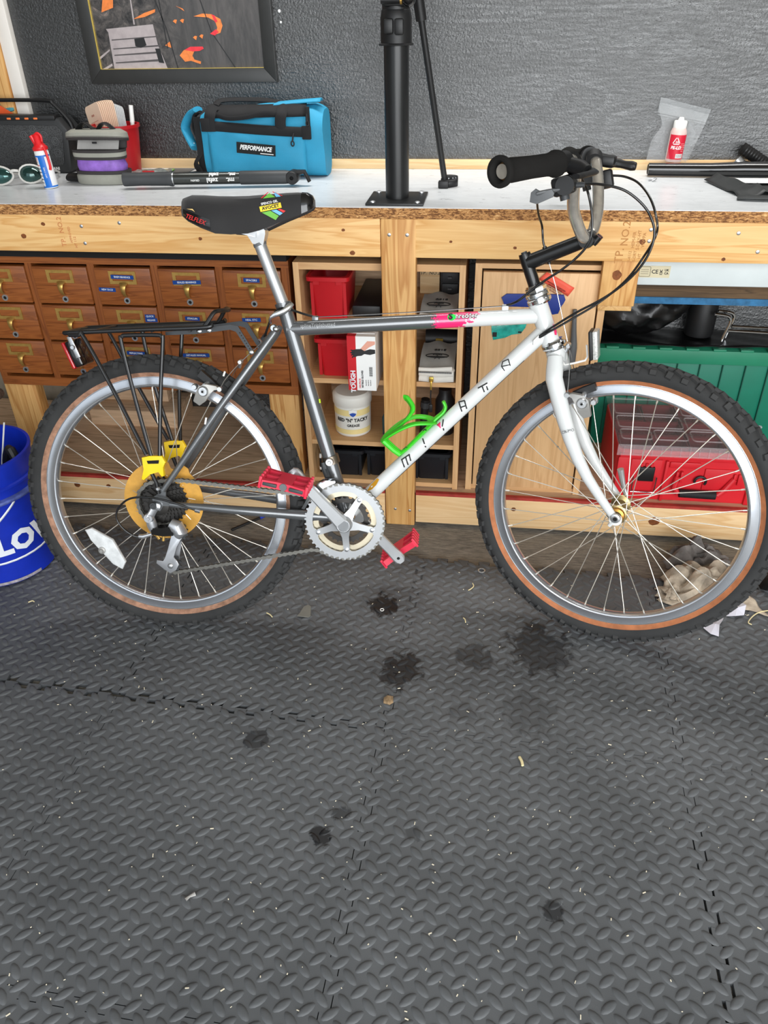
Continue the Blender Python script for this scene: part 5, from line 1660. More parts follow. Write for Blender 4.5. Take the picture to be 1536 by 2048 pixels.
# steered front assembly (fork, bars, front wheel turned towards the camera)
f_k, f_n, f_a = V((-.3821, .2101, .8999)), V((-.2533, -.9603, .1166)), V((.8887, -.1833, .4202))
f_S = V((.0963, 1.5999, .7948))
def F(x, z, w=0.0):
    return f_S + f_a * x + f_k * z + f_n * w

GRAPH = mat('graphite_frame_paint', (104, 106, 108), .25, .5, var=.05, coat=.6)
FWHITE = mat('white_frame_paint', (212, 214, 213), .22, 0, var=.02, coat=.7)
PINK = mat('neon_pink', (246, 40, 112), .35, var=.04)
PBLK = mat('stem_black', (20, 20, 21), .3, bmp=.03, coat=.2)
def toptube_mat():
    m, nt, b, N, L = base_mat('graphite_pink_white_splash')
    tc = N.new('ShaderNodeTexCoord')
    sp_ = N.new('ShaderNodeSeparateXYZ'); L.new(tc.outputs['Object'], sp_.inputs[0])
    nz = noise(N, L, tc.outputs['Object'], 170, 3, .6)
    big = noise(N, L, tc.outputs['Object'], 45, 2, .5)
    s1 = N.new('ShaderNodeMath'); s1.operation = 'MULTIPLY_ADD'; L.new(nz, s1.inputs[0]); s1.inputs[1].default_value = .055; L.new(sp_.outputs['X'], s1.inputs[2])
    t1 = N.new('ShaderNodeMath'); t1.operation = 'GREATER_THAN'; L.new(s1.outputs[0], t1.inputs[0]); t1.inputs[1].default_value = .6395
    s2 = N.new('ShaderNodeMath'); s2.operation = 'MULTIPLY_ADD'; L.new(nz, s2.inputs[0]); s2.inputs[1].default_value = .075
    s3 = N.new('ShaderNodeMath'); s3.operation = 'MULTIPLY_ADD'; L.new(sp_.outputs['Z'], s3.inputs[0]); s3.inputs[1].default_value = -.9; L.new(sp_.outputs['X'], s3.inputs[2])
    L.new(s3.outputs[0], s2.inputs[2])
    t2 = N.new('ShaderNodeMath'); t2.operation = 'GREATER_THAN'; L.new(s2.outputs[0], t2.inputs[0]); t2.inputs[1].default_value = .655 + .0375 - .9 * .735 + .0265
    c = mixc(N, L, t1.outputs[0], lin((104, 106, 108)), lin((246, 40, 112)))
    c = mixc(N, L, t2.outputs[0], c, lin((212, 214, 213)))
    L.new(c, b.inputs['Base Color'])
    mm = N.new('ShaderNodeMath'); mm.operation = 'MULTIPLY_ADD'; L.new(t1.outputs[0], mm.inputs[0]); mm.inputs[1].default_value = -.5; mm.inputs[2].default_value = .5
    L.new(mm.outputs[0], b.inputs['Metallic'])
    b.inputs['Roughness'].default_value = .25; b.inputs['Coat Weight'].default_value = .6
    return m

def part(name, bm, m, parent=None, label=None, smooth=35):
    return obj(name, bm, m, parent or bike, smooth, label=label)
def T(pts, r, n=16, closed=False, **k):
    return tube(new(), [W(*p) for p in pts], r, n, closed, **k)
def TF(pts, r, n=16, closed=False, **k):
    return tube(new(), [F(*p) for p in pts], r, n, closed, **k)

# ---- frame tubes
top_a, top_b = (.297, .7146), (.8071, .7449)
dwn_a, dwn_b = (.419, .2974), (.8224, .6982)
# top tube is built in the bike's own axes so the splash of paint follows it
bmt = tube(new(), [V((top_a[0], 0, top_a[1])), V((.55, 0, .7297)), V((top_b[0] + .02, 0, top_b[1] + .001))], .0157, 24)
tt = obj('top_tube', bmt, toptube_mat(), bike, local=True)
dt = part('down_tube', T([dwn_a, dwn_b, (.838, .7137)], [.0165, .0168, .0168], 24), FWHITE, label='white down tube with slanted black letters')
seat_t = part('seat_tube', T([(.4185, .2974), (.2906, .7648)], .0157, 24), GRAPH, label='graphite seat tube')
hd = (V((.8188, .7781)) - V((.8561, .6841))).normalized()
hA, hB_ = V((.8561, .6841)) - hd * .004, V((.8188, .7781)) + hd * .002
headt = part('head_tube', T([(*hA, 0), (*hA.lerp(hB_, .12), 0), (*hA.lerp(hB_, .85), 0), (*hB_, 0)], [.0205, .0192, .0192, .0205], 24), FWHITE, label='white head tube with a pink paint mark')
bm = new()
Mb = zframe(W(.419, .2974, 0), ax_n)
lathe(bm, [(0, -.036), (.021, -.036), (.021, .036), (0, .036)], 24, Mb)
part('bottom_bracket', bm, GRAPH)
for sgn in (1, -1):
    part('seat_stay', T([(.2775, .716, .016 * sgn), (.272, .708, .020 * sgn), (.1518, .5517, .045 * sgn), (.0154, .3671, .064 * sgn)], [.0065, .0085, .0085, .0065], 14), GRAPH)
    part('chain_stay', T([(.415, .2985, .022 * sgn), (.3308, .308, .038 * sgn), (.1844, .3215, .055 * sgn), (.0285, .3350, .064 * sgn)], [.0115, .0125, .0100, .0065], 14), GRAPH)
    bm = prism(new(), [(-.012, .348), (-.006, .320), (.004, .318), (.012, .330), (.034, .330), (.034, .340), (.020, .352), (.022, .372), (.010, .376), (.002, .358)], .061 * sgn - .0025, .061 * sgn + .0025, frame(C0, ax_a, ax_u, ax_n))
    part('dropout', bm, GRAPH)
bm = new()
ball(bm, W(.277, .7165, .022), .0075, 8)
part('stay_cap', bm, MT['chrome'])
# seat clamp with quick-release lever, seat post
part('seat_collar', T([(.2955, .747), (.2895, .769)], .0180, 24), GRAPH)
part('seatpost', T([(.2930, .758), (.2452, .8884), (.2435, .893)], .0128, 24), MT['alu'], label='silver seatpost')
part('seatpost_shim', T([(.2475, .882), (.2455, .8877)], .0138, 24), MT['grey'])
part('quick_release_lever', T([(.2665, .728, .024), (.2665, .736, .030), (.2700, .7415, .031), (.2781, .7458, .031), (.2968, .7535, .030), (.309, .763, .026), (.3145, .7685, .022)], [.003, .0032, .004, .0055, .0065, .0065, .004], 10, flat=(1, .7)), MT['chrome'])
bm = new()
lathe(bm, [(0, .007), (.006, .007), (.008, .004), (.008, 0), (0, 0)], 14, zframe(W(.272, .7185, .019), ax_n))
part('seat_bolt', bm, MT['chrome'])
# seatpost head
bm = new()
loft(bm, [[W(s, t, w) for s, t, w in q] for q in (
    [(.2555, .882, -.012), (.2555, .882, .012), (.234, .886, .012), (.234, .886, -.012)],
    [(.262, .905, -.016), (.262, .905, .016), (.226, .900, .016), (.226, .900, -.016)],
    [(.262, .912, -.018), (.262, .912, .018), (.222, .910, .018), (.222, .910, -.018)],
    [(.252, .922, -.018), (.252, .922, .018), (.226, .920, .018), (.226, .920, -.018)])])
part('seatpost_head', bm, MT['alu'])
bm = new()
loft(bm, [[W(s, t, w) for s, t, w in q] for q in ([(.202, .917, .012), (.202, .917, .032), (.202, .908, .032), (.202, .908, .012)], [(.245, .912, .012), (.245, .912, .032), (.245, .898, .030), (.245, .898, .012)])])
part('seat_clamp_ear', bm, MT['alu'])

# ---- saddle
SAD = [  # s, half width, top, bottom
    (.1015, .040, .9660, .9480), (.1060, .060, .9735, .9380), (.1235, .078, .9780, .9270), (.150, .086, .9775, .9150), (.178, .084, .9760, .9045), (.206, .073, .9760, .9030),
    (.235, .055, .9770, .9050), (.257, .044, .9790, .9110), (.280, .0355, .9805, .9200), (.305, .0305, .9825, .9300), (.330, .0270, .9835, .9390), (.350, .0230, .9820, .9470), (.3590, .0170, .9770, .9520), (.3630, .009, .9700, .9560)]
def saddle_ring(s, hw, zt, zb, out=0.0):
    h = zt - zb
    pr = [(-1.0, 0), (-1.03, .18), (-1.0, .45), (-.93, .72), (-.78, .90), (-.5, .985), (-.18, 1.0), (.18, 1.0), (.5, .985), (.78, .90), (.93, .72), (1.0, .45), (1.03, .18), (1.0, 0), (.9, .05), (.5, .14), (-.5, .14), (-.9, .05)]
    return [W(s, zb + h * q + (out if 0 < q else 0), w * (hw + out)) for w, q in pr]
def saddle_at(s):
    for A, B in zip(SAD, SAD[1:]):
        if A[0] <= s <= B[0]:
            k = (s - A[0]) / (B[0] - A[0])
            return tuple(A[i] + (B[i] - A[i]) * k for i in range(4))
    return SAD[-1]
def spline_sections(ss, out=0.0):
    return [saddle_ring(*saddle_at(s), out) for s in ss]
SADM = mat('black_lycra_saddle', (30, 29, 30), .75, bmp=.15, bs=700, sheen=.2)
sad = part('saddle', loft(new(), spline_sections([q[0] for q in SAD] + [])), SADM, label='black padded saddle')
for p in sad.data.polygons:
    p.use_smooth = True
part('nose_patch', loft(new(), spline_sections([.3395, .345, .350, .3590, .3628], .0012)), MT['black_gloss'], sad)
def side_pt(s, f, out=.0008):
    """point on the drive-side skirt at station s, fraction f of the skirt height"""
    q = saddle_at(s)
    h = q[2] - q[3]
    pr = [(0, 1.0), (.18, 1.03), (.45, 1.0), (.72, .93), (.90, .78), (.985, .5), (1.0, .18)]
    for (f0, w0), (f1, w1) in zip(pr, pr[1:]):
        if f0 <= f <= f1:
            k = (f - f0) / (f1 - f0)
            return W(s, q[3] + h * f, (w0 + (w1 - w0) * k) * q[1]) + ax_n * out
    return W(s, q[2], 0)
def side_frame(s, f, out=.0012, ds=.012, df=.12):
    p = side_pt(s, f, out)
    x = (side_pt(s + ds, f) - side_pt(s - ds, f)).normalized()
    y = (side_pt(s, min(.99, f + df)) - side_pt(s, f - df))
    y = (y - x * y.dot(x)).normalized()
    return frame(p + x.cross(y) * out, x, y, x.cross(y))
Ms = side_frame(.2795, .58, .0022, .02)
def sad_flat(nm, pts, m, h0=0, h=.0006, M=None):
    part(nm, prism(new(), pts, h0, h0 + h, M or Ms), m, sad)
YEL = mat('logo_yellow', (236, 204, 40), .5)
LG = mat('logo_green', (104, 176, 64), .5)
LBU = mat('logo_light_blue', (110, 180, 226), .5)
LRD = mat('logo_red', (216, 44, 44), .5)
sad_flat('logo_bar', [(-.0215, -.006), (.0215, -.006), (.0215, .004), (-.0215, .004)], YEL)
part('logo_lettering', text_bm('AVOCET', .0088, Ms @ Matrix.Translation((0, -.001, .001)), .0004, .0003, xs=1.0), INK, sad, smooth=0)
part('logo_lettering', text_bm('SPENCO GEL', .0062, Ms @ Matrix.Translation((0, .0078, .0006)), .0004, .0001, xs=.95), MT['paper'], sad, smooth=0)
sad_flat('logo_triangle', [(-.0195, -.0075), (-.002, -.0075), (.012, -.020), (.004, -.0265)], LG)
sad_flat('logo_triangle', [(.000, -.0075), (.010, -.0075), (.021, -.0165), (.014, -.0195)], LBU)
sad_flat('logo_triangle', [(.0125, -.0075), (.018, -.0075), (.0275, -.0135), (.0225, -.0160)], LRD)
Ms2 = side_frame(.2815, .86, .0014, .02, .06)
sad_flat('logo_triangle', [(-.017, -.0005), (-.003, .0100), (.007, -.0005)], LG, M=Ms2)
sad_flat('logo_triangle', [(.006, .0085), (.009, .0105), (.018, -.0005), (.0085, -.0005)], LBU, M=Ms2)
sad_flat('logo_triangle', [(-.021, .0010), (-.005, .0135), (-.005, .0118), (-.019, .0005)], LRD, M=Ms2)
sad_flat('logo_triangle', [(.0035, .0135), (.022, .0005), (.020, .0005), (.0035, .0118)], LRD, M=Ms2)
# glossy rear panel with red script
bm = new()
grid(bm, lambda u, v: side_pt(.112 + .058 * u, .05 + (.34 - .06 * u) * v, .0016), 10, 5)
o = part('saddle_badge', bm, MT['black_gloss'], sad)
Mt_ = side_frame(.143, .20, .003, .02, .1)
part('panel_lettering', text_bm('TELFLEX', .0115, Mt_, .0006, .00005, shear=.2, xs=1.0), LRD, sad, smooth=0)
sad_flat('panel_flash', [(-.022, .013), (-.010, .017), (-.004, .013), (-.010, .0145)], mat('logo_tan', (226, 190, 120), .5), M=Mt_)
for w in (.022, -.022):
    part('saddle_rail', T([(.13, .935, w * 1.5), (.17, .921, w), (.26, .919, w), (.33, .952, w * .5)], .0035, 8), MT['steel'], sad)

# ---- lettering wrapped on tubes
def axis_decal(P0, P1, R, ang):
    """bend mapping: x runs along the tube from P0, y around it; ang turns the baseline upwards from facing the drive side"""
    A, B = W(*P0), W(*P1)
    D = (B - A).normalized()
    Nn = (ax_n - D * ax_n.dot(D)).normalized()
    U = D.cross(Nn)
    U = U if U.dot(ax_u) > 0 else -U
    def f(p):
        phi = ang + p.y / R
        return A + D * p.x + (Nn * math.cos(phi) + U * math.sin(phi)) * (R + p.z)
    return f
def tube_text(body, size, P0, P1, R, ang, x0, m, parent, bold=.0, xs=1.0, shear=0, spacing=1.0, depth=.0003):
    fb = axis_decal(P0, P1, R, ang)
    bm = text_bm(body, size, None, depth, bold, shear=shear, align='LEFT', xs=xs, spacing=spacing)
    for k in range(-4, 5):
        g = bm.verts[:] + bm.edges[:] + bm.faces[:]
        bmesh.ops.bisect_plane(bm, geom=g, plane_co=(0, k * size * .11, 0), plane_no=(0, 1, 0))
    for v in bm.verts:
        v.co = fb(V((v.co.x + x0, v.co.y, v.co.z + .0004)))
    part('decal_lettering', bm, m, parent, smooth=0)
SILV = mat('silver_decal', (176, 178, 180), .4, .4)
tube_text('splineTriplebutted', .0115, top_a, top_b, .0159, .34, .031, SILV, tt, xs=.88)
tube_text('hredder', .0150, top_a, top_b, .0159, .55, .357, INK, tt, .0010, xs=.92)
tube_text('hredder', .0150, top_a, top_b, .0163, .55, .357, MT['paper'], tt, .0001, xs=.92)
NG = mat('neon_green', (46, 206, 84), .4)
fb = axis_decal(top_a, top_b, .0160, .50)
bm = new()
pts = [(.349 + .0085 * math.cos(a), .0075 * math.sin(a)) for a in [2 * PI * k / 20 for k in range(20)]]
lo = [bm.verts.new(fb(V((x, y, .0002)))) for x, y in pts]
hi = [bm.verts.new(fb(V((x, y, .0006)))) for x, y in pts]
bm.faces.new(hi)
for i in range(20):
    bm.faces.new((lo[i], lo[(i + 1) % 20], hi[(i + 1) % 20], hi[i]))
part('decal_disc', bm, NG, tt)
tube_text('S', .0190, top_a, top_b, .0168, .55, .3425, INK, tt, .0008)
def surf(P0, P1, R, s, t, lift=.0003):
    a2, b2 = V(P0), V(P1)
    d = (b2 - a2).normalized()
    q = V((s, t)) - a2
    along = q.dot(d)
    foot = a2 + d * along
    v = V((s, t)) - foot
    vv = min(v.length, R * .995)
    return W(foot.x + v.normalized().x * vv if v.length else foot.x, foot.y + (v.normalized().y * vv if v.length else 0), math.sqrt(max(0, R * R - vv * vv)) + lift)
LET = {'m': [[(.5434, .4349), (.5618, .4485)], [(.5447, .4346), (.5504, .4189)], [(.5529, .4416), (.5585, .4242)], [(.5607, .4473), (.5641, .4339)]],
       'i': [[(.5897, .4836), (.594, .4726)], [(.5952, .4682), (.5968, .4654)]], 'y': [[(.6336, .5269), (.6316, .5119)], [(.6338, .5086), (.635, .5037)]],
       'a': [[(.6654, .5643), (.6781, .5691)], [(.6663, .5635), (.6727, .5458)], [(.6777, .5687), (.6829, .5519)], [(.6695, .5542), (.6806, .5586)]],
       't': [[(.7053, .5959), (.7246, .6078)], [(.7133, .6018), (.7188, .5886)], [(.7228, .6011), (.7261, .5929)]],
       'A': [[(.7544, .6513), (.7667, .6579)], [(.7549, .6509), (.7525, .6419)], [(.7533, .6419), (.7594, .6338)], [(.7659, .6575), (.7706, .6445)], [(.754, .6427), (.7701, .647)]]}
RD_ = .0168
for key, strokes in LET.items():
    bm = new()
    for (p, q) in strokes:
        pl = [surf(dwn_a, dwn_b, RD_, *V(p).lerp(V(q), k / 5)) for k in range(6)]
        tube(bm, pl, .00145 if key != 'A' else .0011, 6)
    part('decal_letter', bm, INK, dt)
pl = [(.6192, .5144), (.6271, .5214), (.6288, .5077)]
bm = new()
vs = [bm.verts.new(surf(dwn_a, dwn_b, RD_, *p, .0006)) for p in pl]
c_ = bm.verts.new(surf(dwn_a, dwn_b, RD_, .625, .5145, .001))
for i in range(3):
    bm.faces.new((vs[i], vs[(i + 1) % 3], c_))
o = part('decal_triangle', bm, PINK, dt)
o.modifiers.new('thickness', 'SOLIDIFY').thickness = .0004
part('pinstripe', tube(new(), [surf(dwn_a, dwn_b, RD_, *V((.515, .372)).lerp(V((.80, .655)), k / 12)) for k in range(13)], .0006, 5), INK, dt)
bm = new()
pl = [(.4649, .3583), (.4753, .3746), (.4893, .3894), (.494, .3881), (.4879, .3763), (.4781, .3659)]
pv = [surf(dwn_a, dwn_b, RD_, *p, .0003) for p in pl]
pt2 = [surf(dwn_a, dwn_b, RD_, *p, .0007) for p in pl]
loft(bm, [pv, pt2])
part('frame_sticker', bm, mat('gold_sticker', (206, 150, 40), .4), dt, label='gold sticker at the foot of the down tube')
bm = new()
pl = [(.8523, .7468), (.857, .7343), (.857, .7259), (.863, .7154), (.8625, .708), (.8582, .7091), (.8535, .7279)]
pv = [surf((.8561, .6841), (.8188, .7781), .0194, *p, .0002) for p in pl]
pt2 = [surf((.8561, .6841), (.8188, .7781), .0194, *p, .0009) for p in pl]
loft(bm, [pv, pt2])
part('pink_mark', bm, PINK, headt)
part('seat_tube_fleck', tube(new(), [W(.3645, .5585, .010), W(.3635, .567, .0105)], .002, 6), mat('lime_fleck', (190, 220, 40), .5), seat_t)

# ---- headset, fork, stem, bars (in the steered axes)
def FL(prof, n=28):
    M = zframe(f_S, f_k, f_a)
    return lathe(new(), prof, n, M)
part('headset_cup', FL([(.0, -.040), (.020, -.040), (.0245, -.036), (.0250, -.030), (.022, -.027), (.0205, -.026), (.0250, -.022), (.0250, -.0165), (.021, -.0145), (0, -.0145)]), MT['chrome'])
bm = new()
prism(bm, [(.021 * math.cos(k * PI / 4 + .2), .021 * math.sin(k * PI / 4 + .2)) for k in range(8)], -.0145, -.003, zframe(f_S, f_k, f_a), bev=.001)
lathe(bm, [(0, -.003), (.0195, -.003), (.018, .0005), (0, .0005)], 24, zframe(f_S, f_k, f_a))
part('headset_locknut', bm, MT['chrome'])
part('headset_race', FL([(0, -.1345), (.0205, -.1345), (.0255, -.131), (.0258, -.125), (.022, -.121), (.0215, -.119), (0, -.119)]), MT['chrome'])
part('crown_race', FL([(0, -.1405), (.0215, -.1405), (.0225, -.1375), (.0205, -.1345), (0, -.1345)]), MT['chrome'])
cw = .006
fk = new()
tube(fk, [F(.0, -.139, cw), F(.0, -.15, cw), F(-.002, -.162, cw)], [.0195, .0205, .017], 20)
part('fork_crown', fk, FWHITE, label='white fork crown')
blade = [(.002, -.150), (-.004, -.172), (-.0075, -.1878), (-.0105, -.2311), (-.0128, -.2744), (-.0140, -.3197), (-.0120, -.3656), (-.0052, -.414), (.0076, -.4642), (.0205, -.5100)]
rad = [.0165, .0180, .0180, .0175, .0165, .0150, .0135, .0118, .0102, .0088]
for sgn in (1, -1):
    pts = []
    for i, (x, z) in enumerate(blade):
        k = min(1, i / 2.2)
        pts.append(F(x, z, cw + sgn * (.022 + .027 * k)))
    b_ = part('fork_blade', tube(new(), pts, rad, 18, flat=(1.0, .88), up=tuple(f_a)), FWHITE)
    bm = new()
    lathe(bm, [(0, -.0035), (.0125, -.0035), (.0140, -.002), (.0140, .002), (.0125, .0035), (0, .0035)], 18, zframe(F(.0240, -.5215, cw + sgn * .049), f_n))
    part('fork_end', bm, FWHITE if sgn < 0 else MT['white'])
    if sgn > 0:
        part('fender_eyelet', tube(new(), [F(.020, -.524, cw + .049), F(.007, -.5325, cw + .049)], [.006, .0045], 10), FWHITE)
        bm = new()
        for k, ch in enumerate(()):
            pass
        tb_ = text_bm('CR-MO', .0085, frame(F(-.009, -.2985, cw + .0665), f_a, f_k, f_n), .0006)
        part('decal_lettering', tb_, MT['grey'], b_, smooth=0)
# stem
part('stem_quill', TF([(0, -.008, 0), (.0, .058, 0), (.0, .066, 0)], [.0127, .0128, .0118], 20), PBLK, label='black quill stem')
part('stem_extension', TF([(.002, .046, 0), (.03, .0465, 0), (.112, .0475, 0)], [.0155, .0150, .0142], 20), PBLK)
bm = new()
lathe(bm, [(0, .003), (.006, .003), (.006, 0)], 12, zframe(F(0, .066, 0), f_k))
part('stem_bolt', bm, MT['darkgrey'])
part('bar_clamp', tube(new(), [F(.1255, .0485, -.024), F(.1255, .0485, -.016), F(.1255, .0485, .016), F(.1255, .0485, .024)], [.0145, .0168, .0168, .0145], 20), PBLK)
part('clamp_bolt', TF([(.134, .036, .008), (.149, .045, .008)], .0065, 12), PBLK)
part('clamp_bolt', TF([(.134, .036, -.010), (.149, .045, -.010)], .0065, 12), PBLK)
half = [(.1255, .0490, 0), (.126, .0520, .022), (.1235, .0640, .036), (.1262, .1043, .060), (.1370, .1330, .078), (.1490, .1560, .093), (.1600, .1740, .108), (.1610, .1860, .125), (.1540, .1915, .150), (.1390, .1940, .180), (.0840, .2100, .306)]
far_half = [(.0840, .2100, -.306), (.1390, .1940, -.180), (.1550, .1905, -.150), (.1620, .1830, -.122), (.1625, .1690, -.108), (.1614, .1520, -.098), (.1560, .1214, -.083), (.1480, .0880, -.061), (.1360, .0600, -.036), (.1290, .0515, -.020)]
full = far_half + half
BARM = mat('worn_chrome_bar', (206, 200, 190), .26, .75, var=.2, vs=50)
part('handlebar', tube(new(), catmull([F(*p) for p in full], 6), .0113, 18), BARM, label='high-rise silver handlebar')
for sgn in (1, -1):
    g0, g1 = F(.1440, .1925, .168 * sgn), F(.0795, .2112, .312 * sgn)
    gd = (g1 - g0)
    pr = [(0, .013), (.01, .0215), (.06, .0222), (.11, .0195), (.2, .0180), (.45, .0178), (.66, .0186), (.80, .0192), (.86, .0180), (.90, .0205), (.94, .0240), (.975, .0247), (.993, .0238), (1.0, .0215)]
    g = part('grip', lathe(new(), [(.0118, .012)] + [(r, t * gd.length) for t, r in pr] + [(.0175, gd.length * .998), (.0150, gd.length * .975), (.0140, gd.length * .93), (.0135, gd.length * .88)], 28, zframe(g0, gd)), MT['foamgrip'])
    part('bar_end_plug', tube(new(), [g1 - gd * .14, g1 - gd * .095], .0137, 16), mat('worn_bronze', (128, 92, 52), .5, .4) if sgn > 0 else bpy.data.materials['worn_bronze'], g)
# brake levers and thumb/trigger shifters
def fbox(name, c, hx, hz, hw, m, parent=None, rot=0.0, bev=.003):
    ca, sa = math.cos(rot), math.sin(rot)
    M = frame(F(*c), f_a * ca + f_k * sa, f_n, f_k * ca - f_a * sa)
    return part(name, box(new(), -hx, hx, -hw, hw, -hz, hz, bev, M=M), m, parent)
BLP = MT['black']
for sgn in (1, -1):
    z = -1
    lm = part('lever_clamp', tube(new(), [F(.152, .1918, .143 * sgn), F(.144, .1930, .165 * sgn)], .0175, 18), BLP)
    part('lever_body', tube(new(), [F(.158, .1850, .150 * sgn), F(.176, .1720, .155 * sgn), F(.186, .1620, .165 * sgn)], [.012, .0125, .010], 12), BLP, lm)
    part('brake_lever', tube(new(), catmull([F(.184, .164, .150 * sgn), F(.196, .1570, .170 * sgn), F(.197, .1560, .20 * sgn), F(.186, .158, .235 * sgn), F(.180, .160, .250 * sgn)], 5), [.009] * 4 + [.0078] * 13 + [.007] * 4, 10, flat=(.6, 1.1)), BLP if sgn > 0 else MT['darkgrey'], lm)
    sh_ = fbox('shifter_body', (.135, .1560, .125 * sgn), .020, .016, .014, BLP, rot=-.12, bev=.006)
    part('shifter_cap', tube(new(), [F(.140, .1550, .105 * sgn), F(.140, .1550, .146 * sgn)], .0165, 18), BLP, sh_)
    part('shifter_clamp', tube(new(), [F(.1605, .178, .112 * sgn), F(.1605, .188, .132 * sgn)], .0165, 16), BLP, sh_)
    part('shifter_bolt', tube(new(), [F(.131, .141, .125 * sgn), F(.130, .132, .125 * sgn)], .0085, 12), MT['darkgrey'], sh_)
    part('shift_paddle', tube(new(), catmull([F(.128, .152, .140 * sgn), F(.110, .157, .150 * sgn), F(.092, .160, .155 * sgn)], 4), [.0055, .006, .0065, .007, .007, .0072, .0074, .0076, .007], 10, flat=(.55, 1.2), up=tuple(f_k)), MT['grey'], sh_)
    bm = new()
    pr = [(.122, .150), (.118, .1445), (.088, .1440), (.077, .1520), (.084, .1660), (.094, .1690), (.1, .160), (.12, .158)]
    prism(bm, [(x, z) for x, z in pr], -.003, .003, frame(f_S + f_n * (.156 * sgn), f_a, f_k, f_n), bev=.001)
    part('shift_paddle', bm, MT['grey'], sh_)
    part('cable_adjuster', tube(new(), [F(.150, .1505, .118 * sgn), F(.168, .1435, .118 * sgn)], [.0055, .0045], 10), MT['darkgrey'], sh_)
fbox('lever_cover', (.172, .176, -.150), .026, .010, .022, BLP, rot=-.5, bev=.006)
part('brake_lever_tip', tube(new(), catmull([F(.180, .167, -.155), F(.195, .1590, -.16), F(.2083, .1504, -.16), F(.222, .1420, -.16), F(.228, .1385, -.16)], 4), [.010, .010, .010, .0085, .0085, .0085, .008, .008, .008, .0085, .009, .0095, .009, .0085, .008, .008, .006], 10), BLP)
fbox('shifter_body', (.168, .138, -.150), .013, .018, .014, BLP, rot=-.15, bev=.005)

# ---- cables
CABL = mat('black_cable_housing', (18, 18, 19), .3, coat=.3)
def cab(name, pts, r=.0024, m=CABL, n=10, k=7):
    return part(name, tube(new(), catmull(pts, k), r, n), m)
cab('gear_cable', [F(.152, .150, .118), F(.170, .1430, .10), F(.191, .1310, .07), F(.2203, .1070, .045), F(.2415, .071, .03), F(.2494, .039, .03), F(.2456, .0112, .03), F(.2274, -.0165, .03), F(.1995, -.0391, .03), F(.1623, -.0566, .03), F(.1206, -.0682, .03), F(.0662, -.0770, .03), W(.838, .7165, .026), W(.8195, .6995, .021)])
cab('gear_cable', [F(.168, .143, -.150), F(.1848, .1385, -.15), F(.2056, .1271, -.15), F(.2262, .1069, -.14), F(.2409, .0746, -.12), F(.2460, .0390, -.09), F(.2420, .0075, -.05), W(1.0227, .8577, .0), W(.9892, .8157, .018), W(.9419, .7753, .024), W(.8927, .7443, .026), W(.846, .7165, .028), W(.8260, .7040, .024)])
cab('brake_cable', [F(.1580, .170, .09), F(.1566, .1560, .06), F(.1553, .1295, .03), F(.1515, .0918, .03), F(.1421, .0606, .03), F(.1281, .0400, .03), F(.1033, .0250, .03), F(.0677, .0125, .03), F(.0350, .005, .028), W(.8080, .8010, .026), W(.7830, .7790, .018), W(.7688, .7700, .008), W(.7560, .7655, .002)])
part('brake_wire', T([(.7549, .7645, 0), (.55, .7500, 0), (.3577, .7395, 0)], .0009, 6), MT['steel'])
part('brake_wire', T([(.757, .7660, .006), (.55, .7510, .006), (.36, .7405, .006)], .0007, 6), INK)
cab('brake_cable', [W(.357, .7400, 0), W(.336, .7455, .004), W(.305, .757, .020), W(.285, .757, .022), W(.270, .742, .022), W(.258, .718, .016), W(.2486, .6975, .010)])
for s, t in ((.7549, .7640), (.3577, .7385)):
    bm = new()
    Mx = frame(W(s, t, 0), ax_a, ax_n, ax_u)
    box(bm, -.007, .007, -.005, .005, -.008, .004, .002, M=Mx)
    part('cable_stop', bm, FWHITE if s > .5 else GRAPH)
bm = new()
box(bm, -.008, .008, -.009, .009, -.006, .005, .0015, M=frame(W(.8195, .6990, .016), (W(*dwn_b) - W(*dwn_a)).normalized(), ax_n, ax_u))
part('cable_stop', bm, FWHITE)
cab('brake_cable', [F(.086, .158, .12), F(.075, .1495, .09), F(.059, .1252, .04), F(.0499, .1029, .0), F(.0433, .0760, 0), F(.0422, .0610, 0)], .0022)
part('cable_hanger', TF([(.0420, .057, 0), (.0422, .064, 0)], .0045, 10), BLP)
part('cable_hanger', TF([(.0415, .029, 0), (.0418, .0335, 0)], .0038, 10), BLP)
part('brake_wire', TF([(.0416, .0306, 0), (.0398, -.0186, 0), (.0290, -.1308, 0)], .0009, 6), MT['steel'])

